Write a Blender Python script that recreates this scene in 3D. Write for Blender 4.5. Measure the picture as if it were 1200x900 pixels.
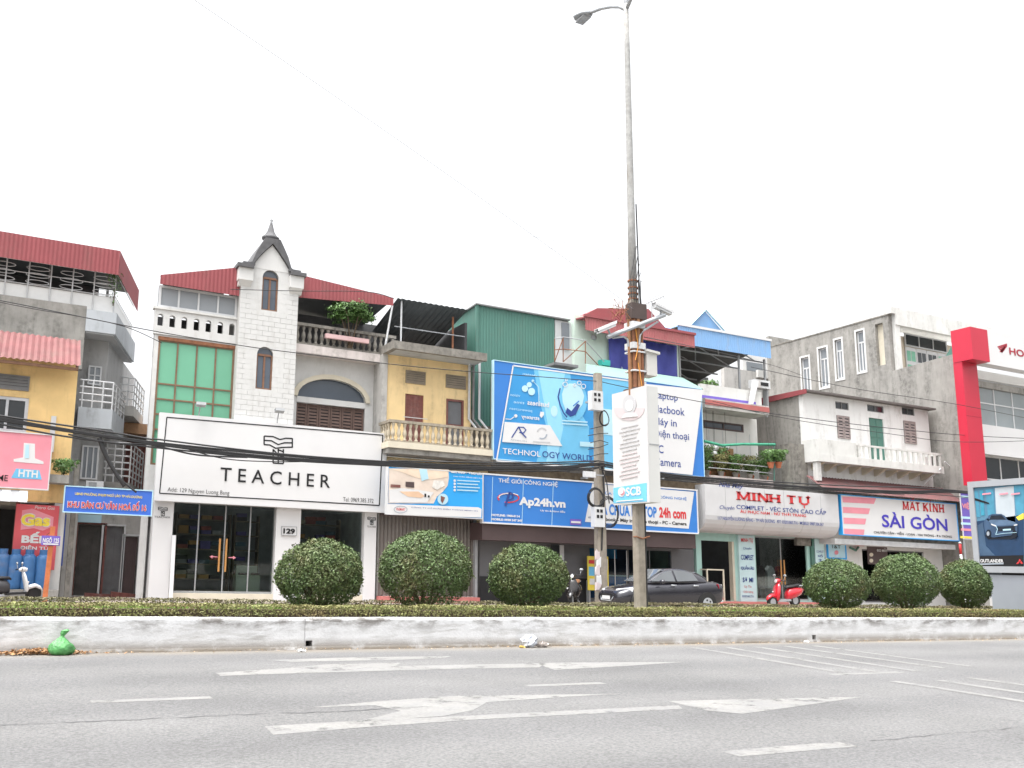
import bpy, bmesh, math, random
import numpy as np
from mathutils import Vector, Matrix
random.seed(7); RNG = np.random.default_rng(11)
R = math.radians
for o in list(bpy.data.objects): bpy.data.objects.remove(o)
scene = bpy.context.scene
C = scene.collection

# ------------------------------------------------------------------ camera, sky, sun, exposure
F_PX = 1095.0                 # focal length for a 1200 px wide picture
PITCH = math.atan(200/1095.0)
YAW = R(27.65)
H = 1.25                      # eye height over the near carriageway
G = -0.0304                   # the whole street falls 3 % towards +X
cam = bpy.data.cameras.new('camera'); cam_ob = bpy.data.objects.new('camera', cam); C.objects.link(cam_ob)
cam.sensor_width = 36; cam.lens = 36*F_PX/1200; cam.clip_start = .1; cam.clip_end = 6000
cam_ob.location = (0, 0, H); cam_ob.rotation_euler = (R(90)+PITCH, 0, -YAW)
scene.camera = cam_ob

SUN_EL, SUN_AZ = 76, 250      # degrees; azimuth clockwise from +Y: high on the left behind thin cloud
w = bpy.data.worlds.new('World'); scene.world = w; w.use_nodes = True
nt = w.node_tree; nt.nodes.clear()
sky = nt.nodes.new('ShaderNodeTexSky'); sky.sky_type = 'NISHITA'; sky.sun_disc = False
sky.sun_elevation = R(SUN_EL); sky.sun_rotation = R(SUN_AZ); sky.dust_density = 8; sky.air_density = 1.0; sky.ozone_density = 1.0
hs = nt.nodes.new('ShaderNodeHueSaturation'); hs.inputs['Saturation'].default_value = .10; hs.inputs['Value'].default_value = 1.0
bg = nt.nodes.new('ShaderNodeBackground'); bg.inputs['Strength'].default_value = .15
wo = nt.nodes.new('ShaderNodeOutputWorld')
nt.links.new(sky.outputs[0], hs.inputs['Color']); nt.links.new(hs.outputs[0], bg.inputs[0]); nt.links.new(bg.outputs[0], wo.inputs[0])
sl = bpy.data.lights.new('sun', 'SUN'); sl.energy = .65; sl.angle = R(40); sl.color = (1, .97, .93)
so = bpy.data.objects.new('sun', sl); C.objects.link(so)
so.rotation_euler = (R(90-SUN_EL), 0, R(180-SUN_AZ)); so.location = (-10, -20, 60)
scene.view_settings.view_transform = 'Standard'; scene.view_settings.look = 'None'
scene.view_settings.gamma = 1; scene.view_settings.use_curve_mapping = False
scene.view_settings.exposure = 1.63

# ------------------------------------------------------------------ survey: sight lines from the tripod onto real planes
def ray(u, v):
    a = u-600; b = 450-v
    up = b*math.cos(PITCH)+F_PX*math.sin(PITCH); fw = F_PX*math.cos(PITCH)-b*math.sin(PITCH)
    return (a*math.cos(YAW)+fw*math.sin(YAW), -a*math.sin(YAW)+fw*math.cos(YAW), up)
def at(u, v, Y):              # on a facade plane y = Y  (street coordinates: z over the sloping road)
    r = ray(u, v); t = Y/r[1]; x = r[0]*t
    return (x, Y, H+r[2]*t-G*x)
def onx(u, v, X):             # on a cross wall x = X
    r = ray(u, v); t = X/r[0]
    return (X, r[1]*t, H+r[2]*t-G*X)
def onz(u, v, z=0):           # on a level z
    r = ray(u, v); t = (z-H)/(r[2]-G*r[0])
    return (r[0]*t, r[1]*t, z)
def rc(u0, v0, u1, v1, Y):    # top-left, bottom-right
    a = at(u0, v0, Y); b = at(u1, v1, Y)
    return a[0], b[0], b[2], a[2]
def S(p): return (p[0], p[1], p[2]+G*p[0])

# ------------------------------------------------------------------ materials
MATS = {}
def M(name, col, rough=.75, var=.18, scale=2.5, dirt=None, dirt_amt=.0, streak=False, metal=0, spec=.4, bump=0, bscale=60, island=0, coat=0, fine=0):
    if name in MATS: return MATS[name]
    m = bpy.data.materials.new(name); m.use_nodes = True; n = m.node_tree.nodes; l = m.node_tree.links
    b = n['Principled BSDF']; b.inputs['Roughness'].default_value = rough; b.inputs['Metallic'].default_value = metal
    b.inputs['Specular IOR Level'].default_value = spec
    if coat: b.inputs['Coat Weight'].default_value = coat; b.inputs['Coat Roughness'].default_value = .05
    geo = n.new('ShaderNodeNewGeometry')
    def noise(sc, vec=None, det=6, ro=.6):
        t = n.new('ShaderNodeTexNoise'); t.inputs['Scale'].default_value = sc; t.inputs['Detail'].default_value = det; t.inputs['Roughness'].default_value = ro
        l.new(vec or geo.outputs['Position'], t.inputs['Vector']); return t.outputs['Fac']
    def ramp(fac, a, b_, c0=(0,0,0,1), c1=(1,1,1,1)):
        r = n.new('ShaderNodeValToRGB'); r.color_ramp.elements[0].position = a; r.color_ramp.elements[1].position = b_
        r.color_ramp.elements[0].color = c0; r.color_ramp.elements[1].color = c1; l.new(fac, r.inputs[0]); return r.outputs[0]
    def mix(fac, a, b_, mode='MIX'):
        x = n.new('ShaderNodeMix'); x.data_type = 'RGBA'; x.blend_type = mode
        if isinstance(fac, float): x.inputs['Factor'].default_value = fac
        else: l.new(fac, x.inputs['Factor'])
        for s_, i in ((a, 6), (b_, 7)):
            if isinstance(s_, tuple): x.inputs[i].default_value = s_
            else: l.new(s_, x.inputs[i])
        return x.outputs[2]
    c = tuple(col)+(1,)
    dk = tuple(max(0, k*(1-var)) for k in col)+(1,); lt = tuple(min(1, k*(1+var)) for k in col)+(1,)
    out = ramp(noise(scale), .3, .7, dk, lt)
    if fine: out = mix(ramp(noise(fine, det=3), .35, .65), out, mix(1.0, out, (1-min(.5, var*2.4),)*3+(1,), 'MULTIPLY'))
    if island:
        i_ = n.new('ShaderNodeValToRGB'); l.new(geo.outputs['Random Per Island'], i_.inputs[0])
        i_.color_ramp.elements[0].color = tuple(k*(1-island) for k in col)+(1,); i_.color_ramp.elements[1].color = tuple(min(1, k*(1+island)) for k in col)+(1,)
        out = mix(.75, out, i_.outputs[0])
    if dirt:
        mp = n.new('ShaderNodeMapping'); l.new(geo.outputs['Position'], mp.inputs['Vector'])
        mp.inputs['Scale'].default_value = (1.7, 1.7, .30) if streak else (1, 1, 1)
        f1 = ramp(noise(1.6 if streak else 1.3, mp.outputs[0], 8, .65), .62-.3*dirt_amt, .85-.25*dirt_amt)
        f2 = ramp(noise(7, None, 5), .3, .75)
        mm = n.new('ShaderNodeMath'); mm.operation = 'MULTIPLY'; l.new(f1, mm.inputs[0]); l.new(f2, mm.inputs[1])
        out = mix(mm.outputs[0], out, tuple(dirt)+(1,))
    l.new(out, b.inputs['Base Color'])
    if bump:
        bp = n.new('ShaderNodeBump'); bp.inputs['Strength'].default_value = bump; bp.inputs['Distance'].default_value = .02
        l.new(noise(bscale, det=8), bp.inputs['Height']); l.new(bp.outputs[0], b.inputs['Normal'])
    MATS[name] = m; return m
def glass(name, tint=(.75,.8,.8), refl=1.0):
    if name in MATS: return MATS[name]
    m = bpy.data.materials.new(name); m.use_nodes = True; n = m.node_tree.nodes; l = m.node_tree.links; n.clear()
    o = n.new('ShaderNodeOutputMaterial'); mx = n.new('ShaderNodeMixShader'); fr = n.new('ShaderNodeFresnel'); fr.inputs['IOR'].default_value = 1.45
    t = n.new('ShaderNodeBsdfTransparent'); t.inputs[0].default_value = tint+(1,); g = n.new('ShaderNodeBsdfGlossy'); g.inputs['Roughness'].default_value = .03
    l.new(fr.outputs[0], mx.inputs[0]); l.new(t.outputs[0], mx.inputs[1]); l.new(g.outputs[0], mx.inputs[2]); l.new(mx.outputs[0], o.inputs[0])
    MATS[name] = m; return m

WHITE = M('white_paint', (.62,.62,.61), .6, .05, 1.2, (.42,.40,.37), .22, True)
WHITE_OLD = M('old_whitewash', (.62,.62,.60), .8, .08, 1.5, (.24,.23,.21), .42, True)
TILE = M('white_wall_tile', (.60,.60,.59), .35, .05, 6, (.38,.36,.33), .32, True)
GROUT = M('tile_grout', (.51,.505,.49), .9, .1, 4)
SIGNWHITE = M('sign_white', (.66,.66,.665), .4, .03, .8)
BLACK = M('black_print', (.012,.012,.014), .45, .1)
YELLOW = M('yellow_limewash', (.80,.57,.26), .85, .13, 1.0, (.30,.20,.10), .5, True)
YELLOW2 = M('pale_yellow_limewash', (.83,.63,.34), .85, .10, .9, (.36,.27,.16), .42, True)
CONC = M('weathered_concrete', (.31,.30,.28), .9, .16, 1.3, (.07,.068,.062), .72, True, bump=.3, bscale=25)
CONC_L = M('pale_concrete', (.47,.46,.44), .9, .12, 1.5, (.12,.115,.105), .55, True)
CONC_D = M('mouldy_concrete', (.25,.235,.21), .95, .3, 3, (.05,.05,.045), .8, True)
LGREY = M('pale_blue_grey_render', (.46,.49,.52), .8, .07, 1.4, (.2,.2,.2), .4, True)
REDTIN = M('red_sheet_metal', (.285,.07,.078), .55, .12, .9, (.2,.1,.09), .4, True)
PINKTIN = M('faded_red_sheet_metal', (.37,.115,.12), .65, .14, 1.6, (.28,.16,.13), .5)
GREENTIN = M('green_sheet_metal', (.075,.185,.15), .55, .08, .8, (.12,.16,.13), .35, True)
BLUETIN = M('blue_sheet_metal', (.21,.39,.66), .5, .06, .8, (.3,.33,.36), .35, True)
DARKTIN = M('dark_sheet_metal', (.05,.055,.055), .7, .2, 1.2)
GREYTIN = M('grey_sheet_metal', (.2,.2,.2), .6, .2, 1.5)
TEALPANEL = M('green_film_glass', (.15,.40,.265), .18, .06, .5, spec=.5)
WOODBROWN = M('brown_frame', (.20,.105,.065), .6, .2, 6)
WOODRED = M('dark_red_wood', (.19,.07,.06), .65, .25, 8, (.3,.22,.2), .5, True)
DKGLASS = M('dark_window_glass', (.035,.04,.045), .07, .2, .5, spec=.6)
GREYGLASS = M('grey_window_glass', (.20,.22,.24), .10, .1, .4, spec=.6)
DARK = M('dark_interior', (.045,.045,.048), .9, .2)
SHOPGLASS = glass('shop_glass')
METAL_W = M('white_metal', (.58,.59,.60), .45, .05, 3, (.35,.28,.22), .3, True)
METAL_G = M('grey_metal', (.30,.31,.32), .5, .1, 3)
GALV = M('galvanised_steel', (.38,.40,.42), .45, .12, 2.5, (.3,.22,.16), .35, True, metal=.3)
RUST = M('rusty_steel', (.22,.095,.05), .85, .3, 8)
BLACKP = M('black_plastic', (.018,.018,.02), .55, .2)
CABLE = M('black_cable', (.028,.028,.03), .6, .2)
SLATE = M('dark_grey_slate', (.11,.11,.115), .8, .2, 5, (.05,.05,.05), .5, True)
BLUE = M('sign_blue', (.04,.19,.55), .4, .04, .8)
BLUE2 = M('sign_bright_blue', (.03,.34,.76), .4, .05, .6)
SKYB = M('sign_sky_blue', (.15,.46,.70), .4, .12, .5)
PALEB = M('sign_pale_blue', (.44,.66,.76), .4, .06, .5)
NAVY = M('navy_print', (.03,.06,.25), .45, .1)
REDP = M('red_print', (.58,.045,.05), .45, .06)
PINKP = M('pink_print', (.73,.27,.33), .5, .06)
YELP = M('yellow_print', (.78,.62,.07), .5, .06)
PURP = M('purple_print', (.16,.11,.46), .5, .06)
GREYP = M('grey_print', (.33,.37,.42), .5, .06)
PALEG = M('faint_print', (.50,.50,.515), .5, .03)
PALEP = M('faint_pink_print', (.58,.505,.515), .5, .03)
REDALU = M('red_cladding_panel', (.50,.022,.05), .35, .04, .7, spec=.5)
MINT = M('mint_paint', (.40,.62,.57), .6, .05, 1.5, (.3,.4,.37), .3, True)
LMINT = M('pale_green_paint', (.57,.68,.60), .75, .05, 1.5, (.4,.45,.4), .3, True)
BROWNF = M('dark_brown_fascia', (.085,.058,.058), .5, .12, 1)
CHAR = M('charcoal_panel', (.13,.13,.137), .6, .1, 1)
SHUT = M('brown_roller_shutter', (.17,.15,.137), .6, .12, 2, (.09,.075,.06), .5, True)
PINKSTEP = M('red_step_tile', (.5,.17,.155), .7, .1, 3)
CREAM = M('cream_stone', (.62,.57,.46), .7, .07, 3)
TARP = M('blue_tarpaulin', (.055,.065,.30), .55, .18, 2)
CYLB = M('blue_gas_bottle', (.045,.14,.32), .45, .16, 5, (.25,.2,.17), .45)
ORANGE = M('rust_orange_post', (.48,.15,.06), .8, .2, 6)
POLEC = M('pole_concrete', (.31,.275,.23), .9, .14, 5, (.13,.11,.09), .55, True, bump=.3, bscale=40)
POLETOP = M('pole_pale_concrete', (.30,.30,.295), .8, .08, 4, (.3,.28,.25), .4)
CARPAINT = M('dark_grey_car_paint', (.03,.03,.038), .25, .05, 1, metal=.3, coat=.9)
RUBBER = M('tyre_rubber', (.02,.02,.02), .85, .2)
REDV = M('red_scooter_paint', (.55,.015,.03), .25, .05, 2, coat=.8)
BARK = M('shrub_bark', (.10,.075,.05), .9, .3, 20)
SOIL = M('median_soil', (.13,.10,.065), .95, .3, 6)
LEAF = M('clipped_leaf', (.078,.122,.042), .55, .28, 2.2, (.17,.12,.06), .5, island=.55, spec=.35)
LEAF2 = M('terrace_leaf', (.085,.165,.045), .5, .2, 3, island=.5, spec=.35)
HEDGE = M('hedge_leaf', (.18,.19,.065), .6, .3, 1.1, (.22,.135,.075), .75, island=.5)
HEDGE_B = M('back_hedge_leaf', (.14,.13,.065), .6, .3, 1.1, (.19,.12,.08), .5, island=.5)
GRASSM = M('grass_blade', (.19,.33,.06), .6, .25, 1.2, island=.45)
TERRA = M('terracotta', (.42,.14,.07), .8, .15, 5)

# ------------------------------------------------------------------ mesh and object helpers
ORG = {}
class MB:
    def __init__(s): s.v = []; s.f = []
    def add(s, vs, fs):
        k = len(s.v); s.v += [tuple(v) for v in vs]; s.f += [tuple(i+k for i in f) for f in fs]; return s
    def box(s, x0, x1, y0, y1, z0, z1):
        if x0 > x1: x0, x1 = x1, x0
        if z0 > z1: z0, z1 = z1, z0
        return s.hexa([(x0,y0,z0),(x1,y0,z0),(x1,y1,z0),(x0,y1,z0),(x0,y0,z1),(x1,y0,z1),(x1,y1,z1),(x0,y1,z1)])
    def hexa(s, p): return s.add(p, [(0,3,2,1),(4,5,6,7),(0,1,5,4),(1,2,6,5),(2,3,7,6),(3,0,4,7)])
    def prism(s, poly, ax, a0, a1):
        n = len(poly)
        mk = {'y': lambda p, a: (p[0], a, p[1]), 'x': lambda p, a: (a, p[0], p[1]), 'z': lambda p, a: (p[0], p[1], a)}[ax]
        vs = [mk(p, a0) for p in poly]+[mk(p, a1) for p in poly]
        return s.add(vs, [tuple(range(n))[::-1], tuple(range(n, 2*n))]+[(i, (i+1) % n, n+(i+1) % n, n+i) for i in range(n)])
    def tube(s, pts, r, n=6, r1=None):
        pts = [Vector(p) for p in pts]; k = len(pts); vs = []
        for i, p in enumerate(pts):
            d = (pts[min(i+1, k-1)]-pts[max(i-1, 0)]).normalized()
            a = d.cross(Vector((0,0,1)) if abs(d.z) < .9 else Vector((1,0,0))).normalized(); b = d.cross(a)
            rr = r if r1 is None else r+(r1-r)*i/(k-1)
            vs += [p+a*(rr*math.cos(2*math.pi*j/n))+b*(rr*math.sin(2*math.pi*j/n)) for j in range(n)]
        fs = [(i*n+j, i*n+(j+1) % n, (i+1)*n+(j+1) % n, (i+1)*n+j) for i in range(k-1) for j in range(n)]
        return s.add(vs, fs+[tuple(range(n))[::-1], tuple(range((k-1)*n, k*n))])
    def lathe(s, cx, cy, prof, n=12, cz=0):
        vs = [(cx+r*math.cos(2*math.pi*j/n), cy+r*math.sin(2*math.pi*j/n), cz+z) for r, z in prof for j in range(n)]; k = len(prof)
        fs = [(i*n+j, i*n+(j+1) % n, (i+1)*n+(j+1) % n, (i+1)*n+j) for i in range(k-1) for j in range(n)]
        return s.add(vs, fs+[tuple(range(n))[::-1], tuple(range((k-1)*n, k*n))])
    def loft(s, rings, cap=True):
        n = len(rings[0]); k = len(rings)
        fs = [(i*n+j, i*n+(j+1) % n, (i+1)*n+(j+1) % n, (i+1)*n+j) for i in range(k-1) for j in range(n)]
        if cap: fs += [tuple(range(n))[::-1], tuple(range((k-1)*n, k*n))]
        return s.add([p for r_ in rings for p in r_], fs)
    def blob(s, secs, n=12, ax='x'):          # elliptic sections (c along axis, other centre, z, half width, half height)
        rings = []
        for (a, b, z, rw, rh) in secs:
            rings.append([((a, b+rw*math.cos(t), z+rh*math.sin(t)) if ax == 'x' else (b+rw*math.cos(t), a, z+rh*math.sin(t))) for t in [2*math.pi*j/n for j in range(n)]])
        return s.loft(rings)
    def corr(s, p0, p1, p2, p3, pitch=.2, amp=.025, rows=1):   # ribs run p0->p3, waves along p0->p1
        p0, p1, p2, p3 = map(Vector, (p0, p1, p2, p3))
        L = (p1-p0).length; n = max(4, int(L/pitch)*4); nm = (p1-p0).cross(p3-p0).normalized(); vs = []
        for r_ in range(rows+1):
            for i in range(n+1):
                t = i/n; q = r_/rows; a = p0.lerp(p1, t); b = p3.lerp(p2, t)
                vs.append(a.lerp(b, q)+nm*(amp*(1, .1, -1, .1)[i % 4]))
        return s.add(vs, [(r_*(n+1)+i, r_*(n+1)+i+1, (r_+1)*(n+1)+i+1, (r_+1)*(n+1)+i) for r_ in range(rows) for i in range(n)])
    def mesh(s, name, mat, smooth=False, shear=True, org=(0,0,0), fix=True):
        me = bpy.data.meshes.new(name)
        vs = [S(v) for v in s.v] if shear else s.v
        me.from_pydata([(v[0]-org[0], v[1]-org[1], v[2]-org[2]) for v in vs], [], s.f)
        if fix:
            bm = bmesh.new(); bm.from_mesh(me); bmesh.ops.recalc_face_normals(bm, faces=bm.faces); bm.to_mesh(me); bm.free()
        if smooth: me.polygons.foreach_set('use_smooth', [True]*len(me.polygons))
        me.materials.append(mat); return me
def org(o): return ORG.get(o.name, Vector((0,0,0))) if o else Vector((0,0,0))
def link(name, me, parent=None, loc=None):
    o = bpy.data.objects.new(name, me); C.objects.link(o)
    if parent: o.parent = parent
    if loc is not None: o.location = Vector(loc)-org(parent)
    ORG[o.name] = org(parent)+(Vector(loc)-org(parent) if loc is not None else Vector((0,0,0)))
    return o
def part(parent, name, mat, mb, smooth=False, fix=True):
    return link(name, mb.mesh(name, mat, smooth, True, org(parent), fix), parent)
def tag(o, label, cat, group=None):
    o['label'] = label; o['category'] = cat
    if group: o['group'] = group
    return o
def thing(name, label, cat, base, group=None):
    o = bpy.data.objects.new(name, None); C.objects.link(o); o.location = S(base); ORG[o.name] = Vector(S(base)); o.empty_display_size = .2
    return tag(o, label, cat, group)
def struct(name, mat, mb, fix=True, smooth=False, parent=None):
    o = part(parent, name, mat, mb, smooth, fix)
    if parent is None: o['kind'] = 'structure'
    return o
def inst(name, me, parent, p):               # a piece that shares its mesh; p in street coordinates
    return link(name, me, parent, S(p))
def wallmb(mb, x0, x1, z0, z1, y0, y1, holes=()):
    xs = sorted({x0, x1, *[h[i] for h in holes for i in (0, 1) if x0 < h[i] < x1]}); zs = sorted({z0, z1, *[h[i] for h in holes for i in (2, 3) if z0 < h[i] < z1]})
    for j in range(len(zs)-1):
        run = None
        for i in range(len(xs)):
            solid = i < len(xs)-1 and not any(h[0] <= (xs[i]+xs[i+1])/2 <= h[1] and h[2] <= (zs[j]+zs[j+1])/2 <= h[3] for h in holes)
            if solid and run is None: run = xs[i]
            if not solid and run is not None: mb.box(run, xs[i], y0, y1, zs[j], zs[j+1]); run = None
    return mb
def wall(parent, name, mat, x0, x1, z0, z1, y0, y1, holes=()):
    return part(parent, name, mat, wallmb(MB(), x0, x1, z0, z1, y0, y1, holes))
PANES = {}
def win(parent, r, Y, nx=1, nz=1, fm=None, pm=None, fw=.05, name='window', rec=.06, zs=None, xs=None, mw=None):
    x0, x1, z0, z1 = r; fm = fm or WOODBROWN; pm = pm or DKGLASS; mb = MB(); mw = mw or fw*.8
    y0, y1 = Y+rec-.03, Y+rec+.03
    X_ = xs or [x0+(x1-x0)*i/nx for i in range(nx+1)]; Z_ = zs or [z0+(z1-z0)*i/nz for i in range(nz+1)]
    mb.box(x0, x0+fw, y0, y1, z0, z1).box(x1-fw, x1, y0, y1, z0, z1).box(x0+fw, x1-fw, y0, y1, z1-fw, z1).box(x0+fw, x1-fw, y0, y1, z0, z0+fw)
    for x in X_[1:-1]: mb.box(x-mw/2, x+mw/2, y0+.004, y1-.004, z0+fw, z1-fw)
    for z in Z_[1:-1]: mb.box(x0+fw, x1-fw, y0+.008, y1-.008, z-mw/2, z+mw/2)
    o = part(parent, name, fm, mb)
    for i in range(len(X_)-1):
        for j in range(len(Z_)-1):
            a = X_[i+1]-X_[i]; b = Z_[j+1]-Z_[j]; key = (round(a, 2), round(b, 2), pm.name)
            if key not in PANES: PANES[key] = MB().box(-a/2+.004, a/2-.004, -.004, .004, -b/2+.004, b/2-.004).mesh('pane', pm)
            inst('pane', PANES[key], o, ((X_[i]+X_[i+1])/2, Y+rec+.012, (Z_[j]+Z_[j+1])/2))
    return o
def shutter(parent, r, Y, mat, leaves_=2, name='shutter', gap=.05, slat=.11):
    x0, x1, z0, z1 = r; mb = MB(); lw = (x1-x0)/leaves_; f = .06
    for k in range(leaves_):
        a, b = x0+k*lw+.008, x0+(k+1)*lw-.008
        mb.box(a, a+f, Y-.05, Y-.01, z0, z1).box(b-f, b, Y-.05, Y-.01, z0, z1).box(a+f, b-f, Y-.05, Y-.01, z1-f, z1).box(a+f, b-f, Y-.05, Y-.01, z0, z0+f).box(a+f, b-f, Y-.05, Y-.01, (z0+z1)/2-.04, (z0+z1)/2+.04)
        z = z0+f+.03
        while z < z1-f-.03:
            mb.hexa([(a+f,Y-.045,z),(b-f,Y-.045,z),(b-f,Y-.015,z+slat*.6),(a+f,Y-.015,z+slat*.6),(a+f,Y-.045,z+.015),(b-f,Y-.045,z+.015),(b-f,Y-.015,z+slat*.6+.015),(a+f,Y-.015,z+slat*.6+.015)]); z += slat
    o = part(parent, name, mat, mb)
    part(o, 'backing', DARK, MB().box(x0, x1, Y-.008, Y+.03, z0, z1)); return o
def louvre(parent, r, Y, mat, n=5, name='vent'):
    x0, x1, z0, z1 = r; o = part(parent, name, mat, MB().box(x0-.04, x0, Y-.04, Y, z0-.04, z1+.04).box(x1, x1+.04, Y-.04, Y, z0-.04, z1+.04).box(x0, x1, Y-.04, Y, z1, z1+.04).box(x0, x1, Y-.04, Y, z0-.04, z0))
    part(o, 'recess', DARK, MB().box(x0, x1, Y-.012, Y-.004, z0, z1))
    h = (z1-z0)/n; me = MB().hexa([(0,-.035,0),(x1-x0,-.035,0),(x1-x0,-.012,h*.7),(0,-.012,h*.7),(0,-.035,.02),(x1-x0,-.035,.02),(x1-x0,-.012,h*.7+.02),(0,-.012,h*.7+.02)]).mesh('slat', mat)
    for k in range(n): inst('slat', me, o, (x0, Y, z0+k*h+h*.05))
    return o
# flat print on signs
def pl(plane, u, v, lvl=1):
    if plane[0] == 'y': p = at(u, v, plane[1]); return (p[0], p[1]-.007*lvl, p[2])
    p = onx(u, v, plane[1]); return (p[0]-.007*lvl, p[1], p[2])
def poly(parent, name, pts, plane, mat, lvl=1):
    f = [pl(plane, u, v, lvl) for u, v in pts]; d = (0, .005, 0) if plane[0] == 'y' else (.005, 0, 0); n = len(f)
    b = [(p[0]+d[0], p[1]+d[1], p[2]) for p in f]
    return part(parent, name, mat, MB().add(f+b, [tuple(range(n))]+[(i, (i+1) % n, n+(i+1) % n, n+i) for i in range(n)]))
def ell(cx, cy, rx, ry, n=24, a0=0, a1=360): return [(cx+rx*math.cos(R(a0+(a1-a0)*i/n)), cy+ry*math.sin(R(a0+(a1-a0)*i/n))) for i in range(n+(a1-a0 < 360))]
def ring(cx, cy, rx, ry, t, a0=0, a1=360, n=24):
    o = ell(cx, cy, rx, ry, n, a0, a1 if a1-a0 < 360 else a0+359.9); i = ell(cx, cy, rx-t, ry-t, n, a0, a1 if a1-a0 < 360 else a0+359.9); return o+i[::-1]
def stroke(pts, wd):                        # a polyline drawn with a brush of width wd (px)
    up, dn = [], []
    for i, p in enumerate(pts):
        a = pts[max(0, i-1)]; b = pts[min(len(pts)-1, i+1)]; dx, dy = b[0]-a[0], b[1]-a[1]; q = math.hypot(dx, dy) or 1
        up.append((p[0]-dy/q*wd/2, p[1]+dx/q*wd/2)); dn.append((p[0]+dy/q*wd/2, p[1]-dx/q*wd/2))
    return up+dn[::-1]
TXT = {}
def text_geo(s, bold):
    k = (s, bold)
    if k not in TXT:
        cu = bpy.data.curves.new('t', 'FONT'); cu.body = s; cu.size = 1; cu.dimensions = '2D'; cu.fill_mode = 'FRONT'; cu.offset = bold; cu.resolution_u = 3
        ob = bpy.data.objects.new('t', cu); C.objects.link(ob); bpy.context.view_layer.update()
        me = bpy.data.meshes.new_from_object(ob.evaluated_get(bpy.context.evaluated_depsgraph_get()))
        TXT[k] = ([tuple(v.co) for v in me.vertices], [tuple(p.vertices) for p in me.polygons])
        bpy.data.objects.remove(ob); bpy.data.curves.remove(cu); bpy.data.meshes.remove(me)
    return TXT[k]
def fitted(parent, name, vs, fs, c0, c1, plane, mat, lvl, mirror=False, skew=0):
    a = pl(plane, *c0, lvl); b = pl(plane, *c1, lvl)
    xs = [v[0]+skew*v[1] for v in vs]; ys = [v[1] for v in vs]; mx, Mx, my, My = min(xs), max(xs), min(ys), max(ys); out = []
    for x, y in zip(xs, ys):
        t = (x-mx)/(Mx-mx); t = 1-t if mirror else t; q = (y-my)/(My-my)
        z = b[2]+(a[2]-b[2])*q
        out.append((a[0]+(b[0]-a[0])*t, a[1], z) if plane[0] == 'y' else (a[0], a[1]+(b[1]-a[1])*t, z))
    return part(parent, name, mat, MB().add(out, fs), fix=False)
def txt(parent, s, c0, c1, plane, mat, bold=.012, lvl=2, mirror=False, skew=0, name='lettering'):
    if isinstance(plane, (int, float)): plane = ('y', plane)
    return fitted(parent, name, *text_geo(s, bold), c0, c1, plane, mat, lvl, mirror, skew)
SER = {'M': [(0,0,0,1,.2),(0,1,.5,.1,.16),(.5,.1,1,1,.16),(1,0,1,1,.2)], 'I': [(.5,0,.5,1,.24)], 'N': [(0,0,0,1,.18),(0,1,1,0,.22),(1,0,1,1,.18)], 'H': [(0,0,0,1,.24),(1,0,1,1,.24),(0,.5,1,.5,.14)],
       'T': [(.5,0,.5,1,.24),(0,.94,1,.94,.13)], 'U': [(0,.2,0,1,.22),(.06,.16,.5,.03,.16),(.5,.03,.94,.16,.16),(1,.2,1,1,.18)], 'A': [(0,0,.5,1,.15),(.5,1,1,0,.24),(.2,.33,.8,.33,.12)], 'K': [(0,0,0,1,.24),(0,.45,1,1,.14),(.25,.6,1,0,.24)],
       "'": [(.2,.8,.6,1.1,.2)], '.': [(.4,-.25,.6,-.25,.22)], '^': [(0,1.1,.5,1.3,.12),(.5,1.3,1,1.1,.12),(.7,1.3,1.1,1.5,.12)], '`': [(.4,1.1,.8,1.38,.16)]}
def serif(parent, s, c0, c1, plane, mat, lvl=2):      # s: list of (letter, x, width)
    vs, fs = [], []
    def quad(x0, y0, x1, y1, wd):
        dx, dy = x1-x0, y1-y0; q = math.hypot(dx, dy); nx, ny = -dy/q*wd/2, dx/q*wd/2; k = len(vs)
        vs.extend([(x0+nx,y0+ny,0),(x1+nx,y1+ny,0),(x1-nx,y1-ny,0),(x0-nx,y0-ny,0)]); fs.append((k,k+1,k+2,k+3))
    for ch, ox, wd in s:
        for (x0, y0, x1, y1, t) in SER[ch]:
            quad(ox+x0*wd, y0, ox+x1*wd, y1, t*1.45)
            if ch in 'MINHTUK':
                for (x, y) in ((x0, y0), (x1, y1)):
                    if abs(x0-x1) < .3 and y in (0, 1): quad(ox+x*wd-.27, abs(y-.05), ox+x*wd+.27, abs(y-.05), .1)
    return fitted(parent, 'lettering', vs, fs, c0, c1, ('y', plane), mat, lvl)
def quadpx(u0, v0, u1, v1, slope=.06):       # a strip on a sign: left top, right bottom with the sign's slope
    return [(u0, v0), (u1, v0+slope*(u1-u0)), (u1, v1), (u0, v1-slope*(u1-u0))]
def leafmesh(name, P, N, size, mat, tilt=.8, aspect=.55):
    n = len(P); N = N+RNG.normal(0, tilt, (n, 3)); N /= np.linalg.norm(N, axis=1)[:, None]+1e-9
    T = np.cross(N, RNG.normal(0, 1, (n, 3))); T /= np.linalg.norm(T, axis=1)[:, None]+1e-9; B = np.cross(N, T)
    L = (size*(.6+.8*RNG.random(n)))[:, None]
    V = np.stack([P-T*L*.5, P+B*L*.5*aspect, P+T*L*.5, P-B*L*.5*aspect], 1).reshape(-1, 3)
    me = bpy.data.meshes.new(name); me.vertices.add(4*n); me.vertices.foreach_set('co', V.ravel()); me.loops.add(4*n); me.loops.foreach_set('vertex_index', np.arange(4*n, dtype=np.int32))
    me.polygons.add(n); me.polygons.foreach_set('loop_start', np.arange(0, 4*n, 4, dtype=np.int32)); me.polygons.foreach_set('loop_total', np.full(n, 4, dtype=np.int32))
    me.update(calc_edges=True); me.validate(); me.materials.append(mat); return me

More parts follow.
